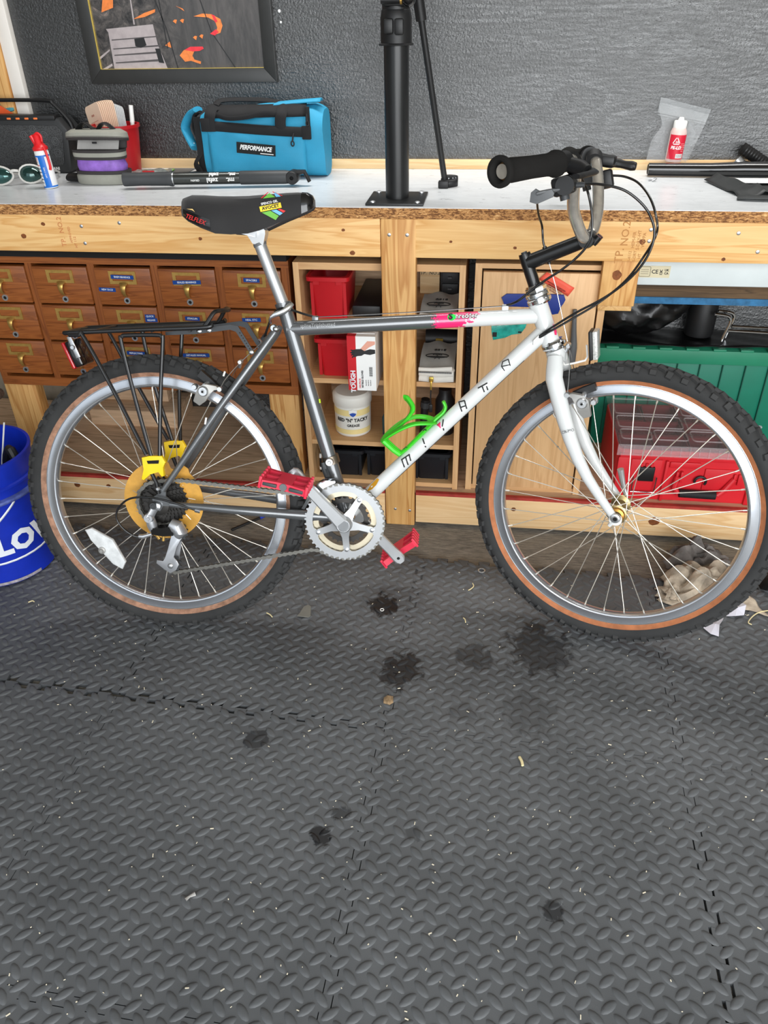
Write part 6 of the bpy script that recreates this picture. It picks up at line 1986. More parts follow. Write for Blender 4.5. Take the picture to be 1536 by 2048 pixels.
# ---- cantilever brakes
def canti(P, shoe_dir, lab):
    """P maps (forward, up, side) of a brake arm to world"""
    arm = part('brake_arm', loft(new(), [[P(x - hx, z, w - .006), P(x + hx, z, w - .006), P(x + hx, z, w + .006), P(x - hx, z, w + .006)] for x, z, w, hx in ((.030, -.040, .047, .008), (.029, -.022, .052, .013), (.031, -.004, .056, .014), (.024, .010, .054, .010), (.010, .018, .050, .006))]), MT['alu_dull'], label=lab)
    bm = new()
    lathe(bm, [(0, .006), (.0035, .006), (.0042, .004), (.009, .004), (.0115, .0), (.0115, -.006), (0, -.006)], 16, zframe(P(.031, -.006, .062), P(0, 0, 1) - P(0, 0, 0)))
    part('pivot_bolt', bm, MT['steel'], arm)
    bm = new()
    lathe(bm, [(0, .007), (.0025, .007), (.003, .004), (0, .004)], 10, zframe(P(.031, -.006, .062), P(0, 0, 1) - P(0, 0, 0)))
    part('hex_socket', bm, MT['dark'], arm)
    part('brake_shoe', loft(new(), [[P(x, z - .0075, .026), P(x, z + .0075, .026), P(x, z + .0075, .040), P(x, z - .0075, .040)] for x, z in ((.012, .008), (.035, .012), (.062, .014))]), MT['black'], arm)
    part('shoe_post', tube(new(), [P(.036, .008, .036), P(.036, .004, .058)], .005, 10), MT['alu'], arm)
    bm = new()
    lathe(bm, [(0, .004), (.005, .004), (.0065, 0), (.0065, -.008), (0, -.008)], 12, zframe(P(.052, -.012, .055), P(0, 0, 1) - P(0, 0, 0)))
    part('spring_cap', bm, MT['steel'], arm)
    part('straddle_anchor', tube(new(), [P(.006, .018, .048), P(.006, .018, .060)], .005, 10), MT['steel'], arm)
    return arm
PF = lambda x, z, w: F(.004 + x, -.2440 + z, cw + w)
PFm = lambda x, z, w: F(.004 + x, -.2440 + z, cw - w)
canti(PF, 1, 'silver front brake arm, near side')
canti(PFm, -1, 'silver front brake arm, far side')
ssd = (V((.2769, .7152)) - V((.0154, .3671))).normalized()
ssn = V((ssd.y, -ssd.x))
def PR(x, z, w):
    q = V((.1480, .5780)) - ssn * (x - .004) + ssd * z
    return W(q.x, q.y, w)
def PRm(x, z, w):
    q = V((.1480, .5780)) - ssn * (x - .004) + ssd * z
    return W(q.x, q.y, -w)
canti(PR, 1, 'dull silver rear brake arm, near side')
canti(PRm, -1, 'dull silver rear brake arm, far side')
part('straddle_wire', tube(new(), catmull([PF(.006, .018, .054), F(.020, -.19, .03), F(.0285, -.1500, .004), F(.020, -.19, -.02), PFm(.006, .018, .054)], 5), .0009, 6), MT['steel'])
part('straddle_wire', tube(new(), catmull([PR(.006, .018, .054), W(.165, .612, .03), W(.1890, .6400, .0), W(.165, .612, -.03), PRm(.006, .018, .054)], 5), .0009, 6), MT['steel'])
part('brake_wire', T([(.2486, .693, .004), (.1925, .6440, 0)], .0009, 6), MT['steel'])
for P_, nm in ((F(.0288, -.1400, 0), 'front'), (W(.1915, .6440, .0), 'rear')):
    bm = new()
    ax = f_n if nm == 'front' else ax_n
    lathe(bm, [(0, .010), (.004, .010), (.0055, .007), (.0055, -.007), (.004, -.010), (0, -.010)], 10, zframe(P_, ax))
    tube(bm, [P_ + V((0, 0, .001)), P_ - V((.004, 0, .014))], [.005, .0035], 8)
    part('straddle_yoke', bm, MT['steel'])
part('wire_end_cap', tube(new(), [W(.165, .628, .034), W(.161, .618, .034)], .0022, 8), MT['white'])
part('wire_end_cap', tube(new(), [PR(-.004, -.052, .055), PR(-.010, -.066, .055)], .0022, 8), MT['white'])
part('cable_stop', tube(new(), [W(.253, .700, .005), W(.245, .690, .004)], .008, 12), MT['darkgrey'])

# ---- front reflector on its bent wire bracket
part('reflector_bracket', TF([(.004, -.150, .0), (.0052, -.1600, 0), (.0085, -.1765, 0), (.0300, -.1790, 0), (.0517, -.1800, 0), (.0585, -.1740, 0), (.0640, -.150, 0)], .0022, 8), MT['white'])
bm = new()
Mr = frame(F(.0780, -.1530, 0), (f_a * .96 - f_k * .26).normalized(), f_n, (f_k * .96 + f_a * .26).normalized())
box(bm, -.008, .0, -.020, .020, -.030, .030, .003, M=Mr)
rf = part('reflector_housing', bm, MT['black'])
bm = new()
box(bm, .0, .010, -.019, .019, -.029, .029, .002, M=Mr)
part('reflector_lens', bm, mat('clear_prism_lens', (196, 196, 192), .2, .2, var=.3, vs=300, bmp=.8, bs=300), rf, label='clear reflector lens')

# ---- wheels
def section_pts(r0):
    return r0
def wheel(Mw, sc_, lab, front):
    """wheel in its own axes: x forward, y axle (away from camera), z up"""
    L = frame((0, 0, 0), V((1, 0, 0)), V((0, 0, 1)), V((0, -1, 0)))
    S_ = Matrix.Scale(sc_, 4)
    LM = S_ @ L
    bm = new()
    lathe(bm, [(.2855, .0105), (.2862, .0125), (.2845, .0128), (.2835, .0118), (.2680, .0118), (.2665, .0128), (.2640, .0122), (.2610, .0080), (.2602, 0), (.2610, -.0080), (.2640, -.0122), (.2665, -.0128), (.2680, -.0118), (.2835, -.0118), (.2845, -.0128), (.2862, -.0125), (.2855, -.0105), (.2760, -.0100), (.2760, .0100)], 96, LM, closed=True)
    rim = obj('wheel_rim', bm, RIMM, bike, local=True, label=lab)
    rim.matrix_basis = BINV @ Mw
    def sub(nm, bm, m, smooth=35):
        return obj(nm, bm, m, rim, smooth, local=True)
    black = [(.2950, .0190), (.3010, .0222), (.3080, .0232), (.3150, .0222), (.3210, .0180), (.3255, .0105), (.3272, 0)]
    sub('tire', lathe(new(), black + [(r, -h) for r, h in black[::-1][1:]], 96, LM), MT['rubber'])
    skin = [(.2845, .0122), (.2880, .0142), (.2915, .0165), (.2952, .0193)]
    for sgn in (1, -1):
        sub('skinwall', lathe(new(), [(r, h * sgn) for r, h in skin], 96, LM), SKIN if front else SKIN2)
    # tread blocks
    bm = new()
    N_ = 62
    def block(th, phi, lt, lb, hh, skew=0.0):
        cr, ch = .3080 + .0192 * math.cos(phi) * .99, .0232 * math.sin(phi)
        rad_ = V((math.cos(th), 0, math.sin(th)))
        axl = V((0, -1, 0))
        tn = V((-math.sin(th), 0, math.cos(th)))
        nr = (rad_ * math.cos(phi) + axl * math.sin(phi)).normalized()
        b2 = tn.cross(nr)
        c = rad_ * cr + axl * ch
        t2 = tn * math.cos(skew) + b2 * math.sin(skew)
        b3 = nr.cross(t2)
        lo_, hi_ = [], []
        for u, v in ((-1, -1), (1, -1), (1, 1), (-1, 1)):
            lo_.append(bm.verts.new((c + t2 * (u * lt) + b3 * (v * lb) - nr * .0015) * sc_))
            hi_.append(bm.verts.new((c + t2 * (u * lt * .84) + b3 * (v * lb * .84) + nr * hh) * sc_))
        bm.faces.new(hi_)
        for i in range(4):
            bm.faces.new((lo_[i], lo_[(i + 1) % 4], hi_[(i + 1) % 4], hi_[i]))
    for i in range(N_):
        th = 2 * PI * i / N_
        d = 2 * PI / N_
        for sgn in (1, -1):
            if i % 2:
                block(th, sgn * 1.06, .0076, .0058, .0046)
            else:
                block(th, sgn * .98, .0066, .0082, .0050, .18 * sgn)
            block(th + d * .5, sgn * .42, .0105, .0050, .0052, .5 * sgn)
        block(th, 0.0, .0085, .0045, .0050)
    tr = sub('tread_knobs', bm, KNOB, 20)
    tr['kind'] = 'stuff'
    # hub
    hw = .052 if front else .066
    fl = .032 if front else .030
    hubm = mat('anodised_hub', (168, 148, 104), .35, .9, var=.1) if front else bpy.data.materials['satin_alloy']
    sub('hub', lathe(new(), [(0, -hw), (.0048, -hw), (.0048, -fl - .008), (.010, -fl - .008), (.0125, -fl - .004), (.0215, -fl - .0015), (.0225, -fl), (.0215, -fl + .002), (.0130, -fl + .006), (.0110, 0), (.0130, fl - .006), (.0215, fl - .002), (.0225, fl), (.0215, fl + .0015), (.0125, fl + .004), (.010, fl + .008), (.0048, fl + .008), (.0048, hw), (0, hw)], 28, LM), hubm)
    if front:
        sub('axle_nut', lathe(new(), [(0, .062), (.005, .062), (.0065, .060), (.0100, .059), (.0112, .0565), (.0112, .053), (0, .053)], 20, LM), MT['steel'])
        sub('axle_bore', lathe(new(), [(0, .0635), (.0040, .0635), (.0048, .062), (0, .062)], 14, LM), MT['dark'])
        sub('dust_cap', lathe(new(), [(.012, .033), (.0165, .033), (.0180, .036), (.0165, .042), (.0115, .044)], 24, LM), mat('bronze_cap', (176, 128, 62), .35, .9))
        q = sub('quick_release_lever', tube(new(), [V((.0, .060, .0)), V((.004, .067, .012)), V((-.004, .066, .030)), V((-.017, .058, .072))], [.006, .0055, .0055, .0075], 10), MT['alu'])
    # spokes
    NS = 36
    SP = MT['steel'] if False else SPOKE
    meshes = {}
    for side in (1, -1):
        for dr in (1, -1):
            a_f = dr * math.radians(66)
            p0 = V((.0205 * math.cos(a_f), -side * (fl + (.001 if dr > 0 else -.001)), .0205 * math.sin(a_f)))
            p1 = V((.2520, -side * .0030, 0))
            p2 = V((.2620, -side * .0018, 0))
            bm = new()
            tube(bm, [p0 * sc_, p1 * sc_], .00105, 6)
            tube(bm, [p1 * sc_, p2 * sc_], .0019, 6)
            meshes[(side, dr)] = mesh_of(bm, 'spoke', SP, 60)
    for i in range(NS):
        side = 1 if i % 2 else -1
        dr = 1 if (i // 2) % 2 else -1
        o = obj('spoke', meshes[(side, dr)], None, rim, local=True)
        o.rotation_euler = (0, -(2 * PI * i / NS + .04), 0)
    return rim, LM, sub
RIMM = mat('polished_rim', (188, 192, 198), .26, .85, var=.05, vs=10)
SKIN2 = mat('dusty_skinwall', (150, 112, 90), .8, var=.4, vs=60, bmp=.3, bs=200)
SKIN = mat('tan_skinwall', (168, 104, 66), .75, var=.2, vs=40, bmp=.3, bs=200)
KNOB = mat('tread_rubber', (52, 52, 52), .8, bmp=.2, bs=300, var=.15)
SPOKE = mat('stainless_spoke', (222, 216, 204), .3, .7, var=.03)
Mrear = frame(W(0, .3303, 0), ax_a, -ax_n, ax_u)
rim_r, LMr, subr = wheel(Mrear, .986, 'rear wheel rim with yellowed spoke protector and dark cogs', False)
w_a, w_u, w_n = V((.9602, -.2793, 0)), V((.0473, .1626, .9856)), V((-.2753, -.9463, .1693))
rim_f, LMf, subf = wheel(frame(V((.3161, 1.4778, .3405)), w_a, -w_n, w_u), .986, 'front wheel rim, turned towards the camera', True)
# valve
th = math.radians(128)
rd = V((math.cos(th), 0, math.sin(th)))
subf('valve', tube(new(), [rd * .2585, rd * .243, rd * .2415, rd * .222, rd * .220], [.0035, .0035, .005, .005, .0035], 10), MT['black'])
# spoke protector disc, cogs
YD = mat('yellowed_plastic', (214, 160, 70), .35, var=.18, vs=30, alpha=.86)
outer = []
for k in range(64):
    a = 2 * PI * k / 64
    r = .0925
    if k in (9, 10, 11):
        r = .099
    if k in (12, 13):
        r = .080
    outer.append((r * math.cos(a), r * math.sin(a)))
LW = frame((0, 0, 0), V((1, 0, 0)), V((0, 0, 1)), V((0, -1, 0)))
subr('spoke_protector', prism(new(), outer, .0225, .0240, LW, holes=[[(.030 * math.cos(2 * PI * k / 32), .030 * math.sin(2 * PI * k / 32)) for k in range(32)]]), YD)
subr('protector_rim', tube(new(), [LW @ V((.0575 * math.cos(2 * PI * k / 40), .0575 * math.sin(2 * PI * k / 40), .0250)) for k in range(40)], .0016, 6, closed=True), YD)
COG = mat('oily_cog_steel', (66, 64, 62), .4, .8, var=.2)
def toothed(r, teeth, depth):
    pts = []
    for k in range(teeth):
        a = 2 * PI * k / teeth
        d = 2 * PI / teeth
        for f, rr_ in ((.0, r - depth), (.22, r - depth), (.40, r), (.58, r), (.78, r - depth)):
            pts.append((rr_ * math.cos(a + d * f), rr_ * math.sin(a + d * f)))
    return pts
for k, (r, tn) in enumerate(((.0590, 28), (.0525, 25), (.0465, 22), (.0405, 19), (.035, 17), (.0305, 15), (.0265, 13))):
    subr('cog', prism(new(), toothed(r, tn, .0048), .0275 + k * .0045, .0295 + k * .0045, LW), COG, 20)
subr('cassette_body', lathe(new(), [(0, .026), (.024, .026), (.024, .060), (.017, .062), (.010, .062), (0, .062)], 24, LW), COG)
subr('axle_nut', lathe(new(), [(0, .074), (.0045, .074), (.0085, .072), (.0085, .066), (0, .066)], 14, LW), MT['steel'])
# wheel reflector (white, hexagonal) fixed across the spokes
RW = mat('dirty_white_reflector', (206, 208, 208), .3, var=.15, vs=60, bmp=.15, bs=400)
pts = [(-.1972, .2522), (-.1807, .2575), (-.1322, .2296), (-.1069, .1741), (-.1169, .1553), (-.1394, .168), (-.1845, .228)]
bm = new()
prism(bm, [(s, t - .3303) for s, t in pts], .016, .026, LW, bev=.003)
ref = subr('wheel_reflector', bm, RW)
bm = new()
lathe(bm, [(0, .033), (.004, .033), (.005, .030), (.0085, .029), (.0085, .025), (0, .025)], 12, LW @ Matrix.Translation((-.1600, .203 - .3303, 0)))
subr('reflector_screw', bm, MT['alu_dull'])

# ---- crankset
ALG = mat('grey_alloy_ring', (172, 174, 176), .4, .75, var=.06)
Mc = frame(W(.419, .2974, 0), ax_a, ax_u, ax_n)
def ringpoly(r, tn, dep, hole, rot=0.0):
    o_ = toothed(r, tn, dep)
    h_ = []
    for k in range(60):
        a = 2 * PI * k / 60
        lug = max(0, math.cos(5 * (a - rot))) ** 6
        h_.append(((hole - .010 * lug) * math.cos(a), (hole - .010 * lug) * math.sin(a)))
    return o_, h_
sp_rot = math.radians(130)
o_, h_ = ringpoly(.0905, 46, .0042, .0720, sp_rot)
part('chainring', prism(new(), o_, .0475, .0505, Mc, holes=[h_]), ALG, smooth=20)
o_, h_ = ringpoly(.0760, 38, .0042, .0595, sp_rot)
part('chainring', prism(new(), o_, .0400, .0425, Mc, holes=[h_]), mat('pale_gold_ring', (206, 196, 172), .35, .8), smooth=20)
o_, h_ = ringpoly(.0560, 28, .0042, .0420, sp_rot)
part('chainring', prism(new(), o_, .0325, .0350, Mc, holes=[h_]), COG, smooth=20)
spd = new()
arms = []
for k in range(5):
    a = sp_rot + 2 * PI * k / 5
    ca, sa = math.cos(a), math.sin(a)
    M5 = Mc @ Matrix.Rotation(a, 4, 'Z')
    bm = new()
    loft(bm, [[M5 @ V(p) for p in q] for q in (
        [(.012, -.013, .046), (.012, .013, .046), (.012, .013, .062), (.012, -.013, .062)],
        [(.035, -.0075, .047), (.035, .0075, .047), (.035, .0075, .055), (.035, -.0075, .055)],
        [(.062, -.0070, .0500), (.062, .0070, .0500), (.062, .0070, .0535), (.062, -.0070, .0535)],
        [(.070, -.0045, .0505), (.070, .0045, .0505), (.070, .0045, .053), (.070, -.0045, .053)])])
    ar = part('spider_arm', bm, MT['alu'])
    bm = new()
    lathe(bm, [(0, .0565), (.003, .0565), (.0048, .0555), (.0052, .0530), (0, .053)], 12, M5 @ Matrix.Translation((.0640, 0, 0)))
    part('chainring_bolt', bm, MT['steel'], ar)
bm = new()
lathe(bm, [(0, .072), (.0125, .072), (.0135, .0735), (.0145, .0735), (.0175, .070), (.0195, .060), (.0195, .044), (0, .044)], 28, Mc)
part('crank_boss', bm, MT['alu'])
bm = new()
lathe(bm, [(0, .0738), (.0118, .0738), (.0120, .072), (0, .072)], 24, Mc)
part('dust_cap', bm, mat('grey_dust_cap', (126, 128, 130), .4, .5))
def crank(P0, w0, P1, w1, m):
    a2, b2 = V(P0), V(P1)
    d = (b2 - a2).normalized()
    e = V((-d.y, d.x))
    L_ = (b2 - a2).length
    rings = []
    for t, hw_, th_ in ((-.03, .010, .008), (.0, .0165, .009), (.15, .0150, .0085), (.5, .0125, .0075), (.85, .0125, .0065), (.97, .0145, .0065), (1.04, .0135, .0062), (1.085, .0075, .0055)):
        c = a2 + d * (L_ * t)
        w = w0 + (w1 - w0) * min(max(t, 0), 1)
        rings.append([W(c.x + e.x * hw_ * u, c.y + e.y * hw_ * u, w + th_ * v) for u, v in ((-1, -.6), (-.75, -1), (.75, -1), (1, -.6), (1, .6), (.75, 1), (-.75, 1), (-1, .6))])
    return part('crank_arm', loft(new(), rings), m)
cr1 = crank((.419, .2974), .064, (.318, .4165), .084, MT['alu'])
cr2 = crank((.419, .2974), -.052, (.5339, .1660), -.074, MT['alu'])
bm = new()
lathe(bm, [(0, .001), (.0038, .001), (.0042, 0)], 12, zframe(W(.534, .166, -.0680), ax_n))
part('pedal_thread', bm, MT['dark'], cr2)
RP = mat('red_pedal_plastic', (214, 44, 70), .5, var=.08)
def pedal(cs_, ct_, w0, w1, ang, lab):
    sg = 1 if w1 > w0 else -1
    d = ax_a * math.cos(ang) + ax_u * math.sin(ang)
    e = ax_u * math.cos(ang) - ax_a * math.sin(ang)
    M = frame(W(cs_, ct_, w0), d, ax_n * sg, e if sg > 0 else e)
    Lw = abs(w1 - w0)
    out = [(-.050, .004), (-.044, 0), (-.012, .006), (.012, .006), (.044, 0), (.050, .004), (.050, Lw - .008), (.044, Lw), (.014, Lw - .006), (-.014, Lw - .006), (-.044, Lw), (-.050, Lw - .008)]
    holes = []
    for xa, xb in ((-.042, -.016), (.016, .042)):
        holes.append([(xa, .014), (xb, .016), (xb, Lw * .46), (xa, Lw * .46)])
        holes.append([(xa, Lw * .55), (xb, Lw * .55), (xb, Lw - .016), (xa, Lw - .013)])
    p_ = part('pedal', prism(new(), out, -.0075, .0075, M, holes=holes), RP, label=lab, smooth=25)
    for xx in (-.048, .048):
        for k in range(5):
            bm = new()
            y = .006 + (Lw - .012) * k / 4
            box(bm, xx - .003, xx + .003, y - .003, y + .003, -.0125, .0125, .001, M=M)
            part('pedal_tooth', bm, RP, p_)
    bm = new()
    lathe(bm, [(0, .0015), (.0075, .0015), (.008, 0), (0, 0)], 16, zframe(W(cs_, ct_, w1 - sg * .0055), ax_n * sg))
    part('bearing_cap', bm, MT['grey'], p_)
    for xa, xb in ((-.042, -.013), (.013, .042)):
        part('pedal_slot', box(new(), xa, xb, Lw - .0045, Lw + .0006, -.0035, .0035, .001, M=M), MT['darkgrey'], p_)
    part('spindle', tube(new(), [W(cs_, ct_, w0 - sg * .014), W(cs_, ct_, w0 + sg * .01)], .0065, 12), MT['steel'], p_)
pedal(.312, .4180, .103, .190, math.radians(-13), 'red platform pedal, raised at the near side')
pedal(.5345, .1675, -.090, -.175, math.radians(38), 'red platform pedal, lowered at the far side')

# ---- chain
def capsule(L_, r, n=5):
    return [(L_ + r * math.cos(a), r * math.sin(a)) for a in [-PI / 2 + PI * k / n for k in range(n + 1)]] + [(r * math.cos(a), r * math.sin(a)) for a in [PI / 2 + PI * k / n for k in range(n + 1)]]
PITCH = .0127
CHM = mat('oiled_chain_steel', (128, 126, 120), .38, .8, var=.15)
def link_mesh(off):
    bm = new()
    for sg in (1, -1):
        cp = capsule(PITCH, .0048)
        k_ = len(cp) // 2
        prism(bm, [(PITCH / 2, -.0027)] + cp[:k_] + [(PITCH / 2, .0027)] + cp[k_:], sg * off - .0006, sg * off + .0006)
    lathe(bm, [(0, off + .0016), (.0021, off + .0016), (.0021, -off - .0016), (0, -off - .0016)], 8)
    return mesh_of(bm, 'chain_link', CHM, 40)
LK = (link_mesh(.0036), link_mesh(.0024))
path = []
ccx, ccy, cr_ = .419, .2974, .0875
path += [(.0537, .3860), (.3257, .3590)]
for k in range(14):
    a = math.radians(118 - k * 17.5)
    path.append((ccx + cr_ * math.cos(a), ccy + cr_ * math.sin(a)))
path += [(.3502, .2300), (.0200, .1615)]
for k in range(6):
    a = math.radians(265 - k * 34)
    path.append((.0139 + .0205 * math.cos(a), .1826 + .0205 * math.sin(a)))
path += [(.016, .235), (.042, .262), (.050, .278)]
for k in range(7):
    a = math.radians(-55 - k * 1)
for k in range(8):
    a = math.radians(300 - k * 30)
    path.append((.0 + .0535 * math.cos(a), .3303 + .0535 * math.sin(a)))
path.append((.0537, .3860))
def chain_w(s):
    return .0455
seg = 0
pos = V(path[0])
i = 0
pts_ = [pos.copy()]
cur = 0
P_list = [V(p) for p in path]
dist = 0.0
# walk the path at chain pitch
acc = []
tot = 0
for A, B in zip(P_list, P_list[1:]):
    acc.append((tot, A, B))
    tot += (B - A).length
nl = int(tot / PITCH)
def at(d):
    for t0, A, B in acc:
        if t0 <= d <= t0 + (B - A).length + 1e-9:
            return A.lerp(B, (d - t0) / max(1e-9, (B - A).length))
    return P_list[-1]
for k in range(nl):
    A, B = at(k * PITCH), at((k + 1) * PITCH)
    d = (B - A).normalized()
    o = obj('chain_link', LK[k % 2], None, bike, local=True)
    D3 = V((d.x, 0, d.y))
    E3 = V((-d.y, 0, d.x))
    o.matrix_basis = frame(V((A.x, -chain_w(A.x), A.y)), D3, E3, V((0, -1, 0)))

# ---- derailleurs
DRM = mat('derailleur_alloy', (196, 198, 202), .32, .75, var=.1)
def ring_w(s, t, w0, prof, n=20):
    return lathe(new(), prof, n, zframe(W(s, t, w0), ax_n))
hg = part('derailleur_hanger', T([(-.0040, .330, .066), (-.0110, .318, .068), (-.0200, .303, .070)], [.010, .009, .010], 12, flat=(1, .5)), DRM)
part('hanger_bolt', ring_w(-.0070, .3325, .068, [(0, .008), (.0035, .008), (.0045, .007), (.0075, .007), (.0085, .005), (.0085, 0), (0, 0)]), MT['darkgrey'])
part('mount_bolt', ring_w(-.0210, .3030, .066, [(0, .012), (.0035, .012), (.0045, .010), (.0095, .010), (.0115, .007), (.0115, 0), (0, 0)]), DRM)
part('knuckle', T([(-.0200, .300, .066), (-.0175, .284, .064), (-.0150, .2700, .062)], [.0105, .0115, .0095], 14), DRM)
part('parallelogram', loft(new(), [[W(s, t + h * u, w + v * .011) for u, v in ((-1, -1), (1, -1), (1, 1), (-1, 1))] for s, t, w, h in ((-.018, .272, .062, .008), (.010, .272, .066, .010), (.034, .276, .068, .011))]), MT['black_gloss'])
part('knuckle', T([(.026, .290, .066), (.040, .282, .066), (.047, .270, .066), (.038, .262, .066)], [.012, .017, .017, .012], 16), DRM)
part('limit_screw', T([(-.012, .262, .062), (-.005, .250, .062)], .0035, 8), MT['brass'])
part('limit_screw', T([(.006, .258, .062), (.004, .246, .062)], .0035, 8), MT['brass'])
bm = prism(new(), [(.026, .268), (.050, .266), (.046, .250), (.030, .228), (.022, .205), (.030, .196), (.034, .186), (.026, .172), (.012, .164), (-.004, .176), (-.019, .188), (-.017, .197), (-.002, .193), (.004, .202), (.012, .225)], .056, .059, frame(C0, ax_a, ax_u, ax_n), bev=.001)
cg = part('derailleur_cage', bm, DRM)
for s, t in ((.0139, .1826), (.036, .262)):
    bm = prism(new(), [(s + x, t + y) for x, y in toothed(.0225, 11, .004)], .0425, .0475, frame(C0, ax_a, ax_u, ax_n))
    part('jockey_wheel', bm, MT['darkgrey'], cg, smooth=20)
    part('jockey_bolt', ring_w(s, t, .058, [(0, .004), (.003, .004), (.0065, .002), (.0075, 0), (0, 0)]), MT['steel'], cg)
part('cage_plate', prism(new(), [(.030, .268), (.044, .264), (.022, .168), (.006, .170)], .034, .036, frame(C0, ax_a, ax_u, ax_n)), DRM, cg)
cab('derailleur_cable', [W(.0911, .3215, .066), W(.0383, .3418, .072), W(-.008, .3528, .075), W(-.0558, .3501, .075), W(-.0845, .3288, .075), W(-.0935, .3039, .075), W(-.0828, .2792, .074), W(-.0608, .2597, .070), W(-.044, .2561, .066)], .0024)
part('cable_adjuster', T([(-.050, .2563, .066), (-.040, .2562, .066), (-.020, .262, .064)], [.0045, .0055, .0035], 10), MT['steel'])
part('cable_stop', T([(.085, .3235, .066), (.096, .3200, .064)], .005, 10), GRAPH)
# front derailleur
part('derailleur_clamp', T([(.3815, .4375), (.3862, .4200)], .0195, 20), mat('pewter', (120, 110, 98), .35, .9))
part('derailleur_bolt', ring_w(.3841, .4285, .018, [(0, .010), (.003, .010), (.004, .008), (.008, .008), (.009, .004), (.009, 0), (0, 0)]), MT['steel'])
part('derailleur_link', T([(.369, .425, .012), (.372, .408, .014), (.381, .394, .030)], [.006, .007, .006], 10), MT['darkgrey'])
bm = prism(new(), [(.3560, .3790), (.362, .390), (.378, .3965), (.402, .3950), (.4010, .3885), (.385, .382), (.37, .376), (.36, .372), (.345, .352), (.331, .328), (.324, .330), (.340, .358)], .0555, .0575, frame(C0, ax_a, ax_u, ax_n), bev=.0006)
fdp = part('derailleur_cage', bm, MT['chrome'])
bm = prism(new(), [(.3560, .3790), (.362, .390), (.378, .3965), (.402, .3950), (.385, .379), (.36, .368)], .038, .040, frame(C0, ax_a, ax_u, ax_n))
part('derailleur_plate', bm, MT['chrome'], fdp)

# ---- bottle cage
GRN2 = mat('lime_green_plastic', (66, 206, 44), .4, var=.03)
def cage_p(s, t, w=0.0):
    return W(s, t, w)
bc = part('bottle_cage', tube(new(), [W(.5390, .4455, 0), W(.5560, .4590, 0), W(.5934, .4985, 0), W(.6100, .5160, 0)], [.0115, .0120, .0120, .0110], 12, flat=(.35, 1.0), up=tuple(ax_u)), GRN2, label='lime green bottle cage')
for sg in (1, -1):
    part('cage_arm', tube(new(), catmull([W(.6120, .5180, .006 * sg), W(.600, .5215, .028 * sg), W(.5700, .5210, .038 * sg), W(.5400, .5080, .036 * sg), W(.5130, .4880, .020 * sg), W(.5030, .4770, .0 * sg)], 5), [.0085] * 26, 10, flat=(.5, 1.15)), GRN2, bc)
part('cage_spine', tube(new(), catmull([W(.5020, .4765, 0), W(.5090, .4880, 0), W(.5400, .5130, .012), W(.5590, .5330, .016), W(.5670, .5510, .012), W(.5560, .5680, .004), W(.5500, .5700, 0)], 5), [.0075] * 6 + [.008] * 12 + [.0105] * 9 + [.0092] * 4, 10, flat=(1.3, .55), up=tuple(ax_n)), GRN2, bc)
part('cage_hook', tube(new(), catmull([W(.6080, .5140, 0), W(.6160, .5250, 0), W(.6320, .5400, 0), W(.6370, .5520, 0), W(.6325, .5640, 0)], 5), [.0115] * 8 + [.0110] * 8 + [.0098] * 5, 10, flat=(.4, 1.1), up=tuple(ax_u)), GRN2, bc)
for sg in (1, -1):
    part('cage_foot', tube(new(), [W(.5030, .4765, .010 * sg), W(.5250, .4560, .009 * sg), W(.5400, .4450, .006 * sg)], .0062, 8), GRN2, bc)
part('cage_slot', T([(.5475, .4590, .0125), (.5530, .4645, .0125), (.5560, .4620, .0125)], .0008, 6), INK, bc)
part('cage_slot', T([(.5900, .5010, .0125), (.5935, .5050, .0125), (.5975, .5020, .0125)], .0013, 6), INK, bc)

# ---- luggage rack
RK = mat('rack_black', (24, 24, 25), .35, coat=.2)
deck = [(.150, .728, .050), (.1308, .7215, .054), (-.0114, .7156, .055), (-.155, .7085, .055), (-.166, .7070, .045), (-.170, .7068, 0), (-.166, .7070, -.045), (-.155, .7085, -.055), (-.0114, .7156, -.055), (.1308, .7215, -.054), (.150, .728, -.050)]
rk = part('luggage_rack', tube(new(), catmull([W(*p) for p in deck], 5), .0048, 10), RK, label='black rear luggage rack')
part('rack_loop', tube(new(), catmull([W(.1300, .7210, .052), W(.1390, .7310, .050), W(.1520, .7500, .044), W(.1600, .7535, .030), W(.1720, .7530, 0), W(.1600, .7535, -.030), W(.1520, .7500, -.044), W(.1390, .7310, -.050), W(.1300, .7210, -.052)], 5), .0045, 10), RK, rk)
for w in (.020, -.020):
    part('rack_slat', T([(.120, .7200, w), (-.0114, .7140, w), (-.168, .7060, w)], .004, 8), RK, rk)
for s in (-.10, .02, .10):
    part('rack_crossbar', T([(s, .7125 + .04 * (s + .1) * .2, .054), (s, .7125 + .04 * (s + .1) * .2, -.054)], .0035, 8), RK, rk)
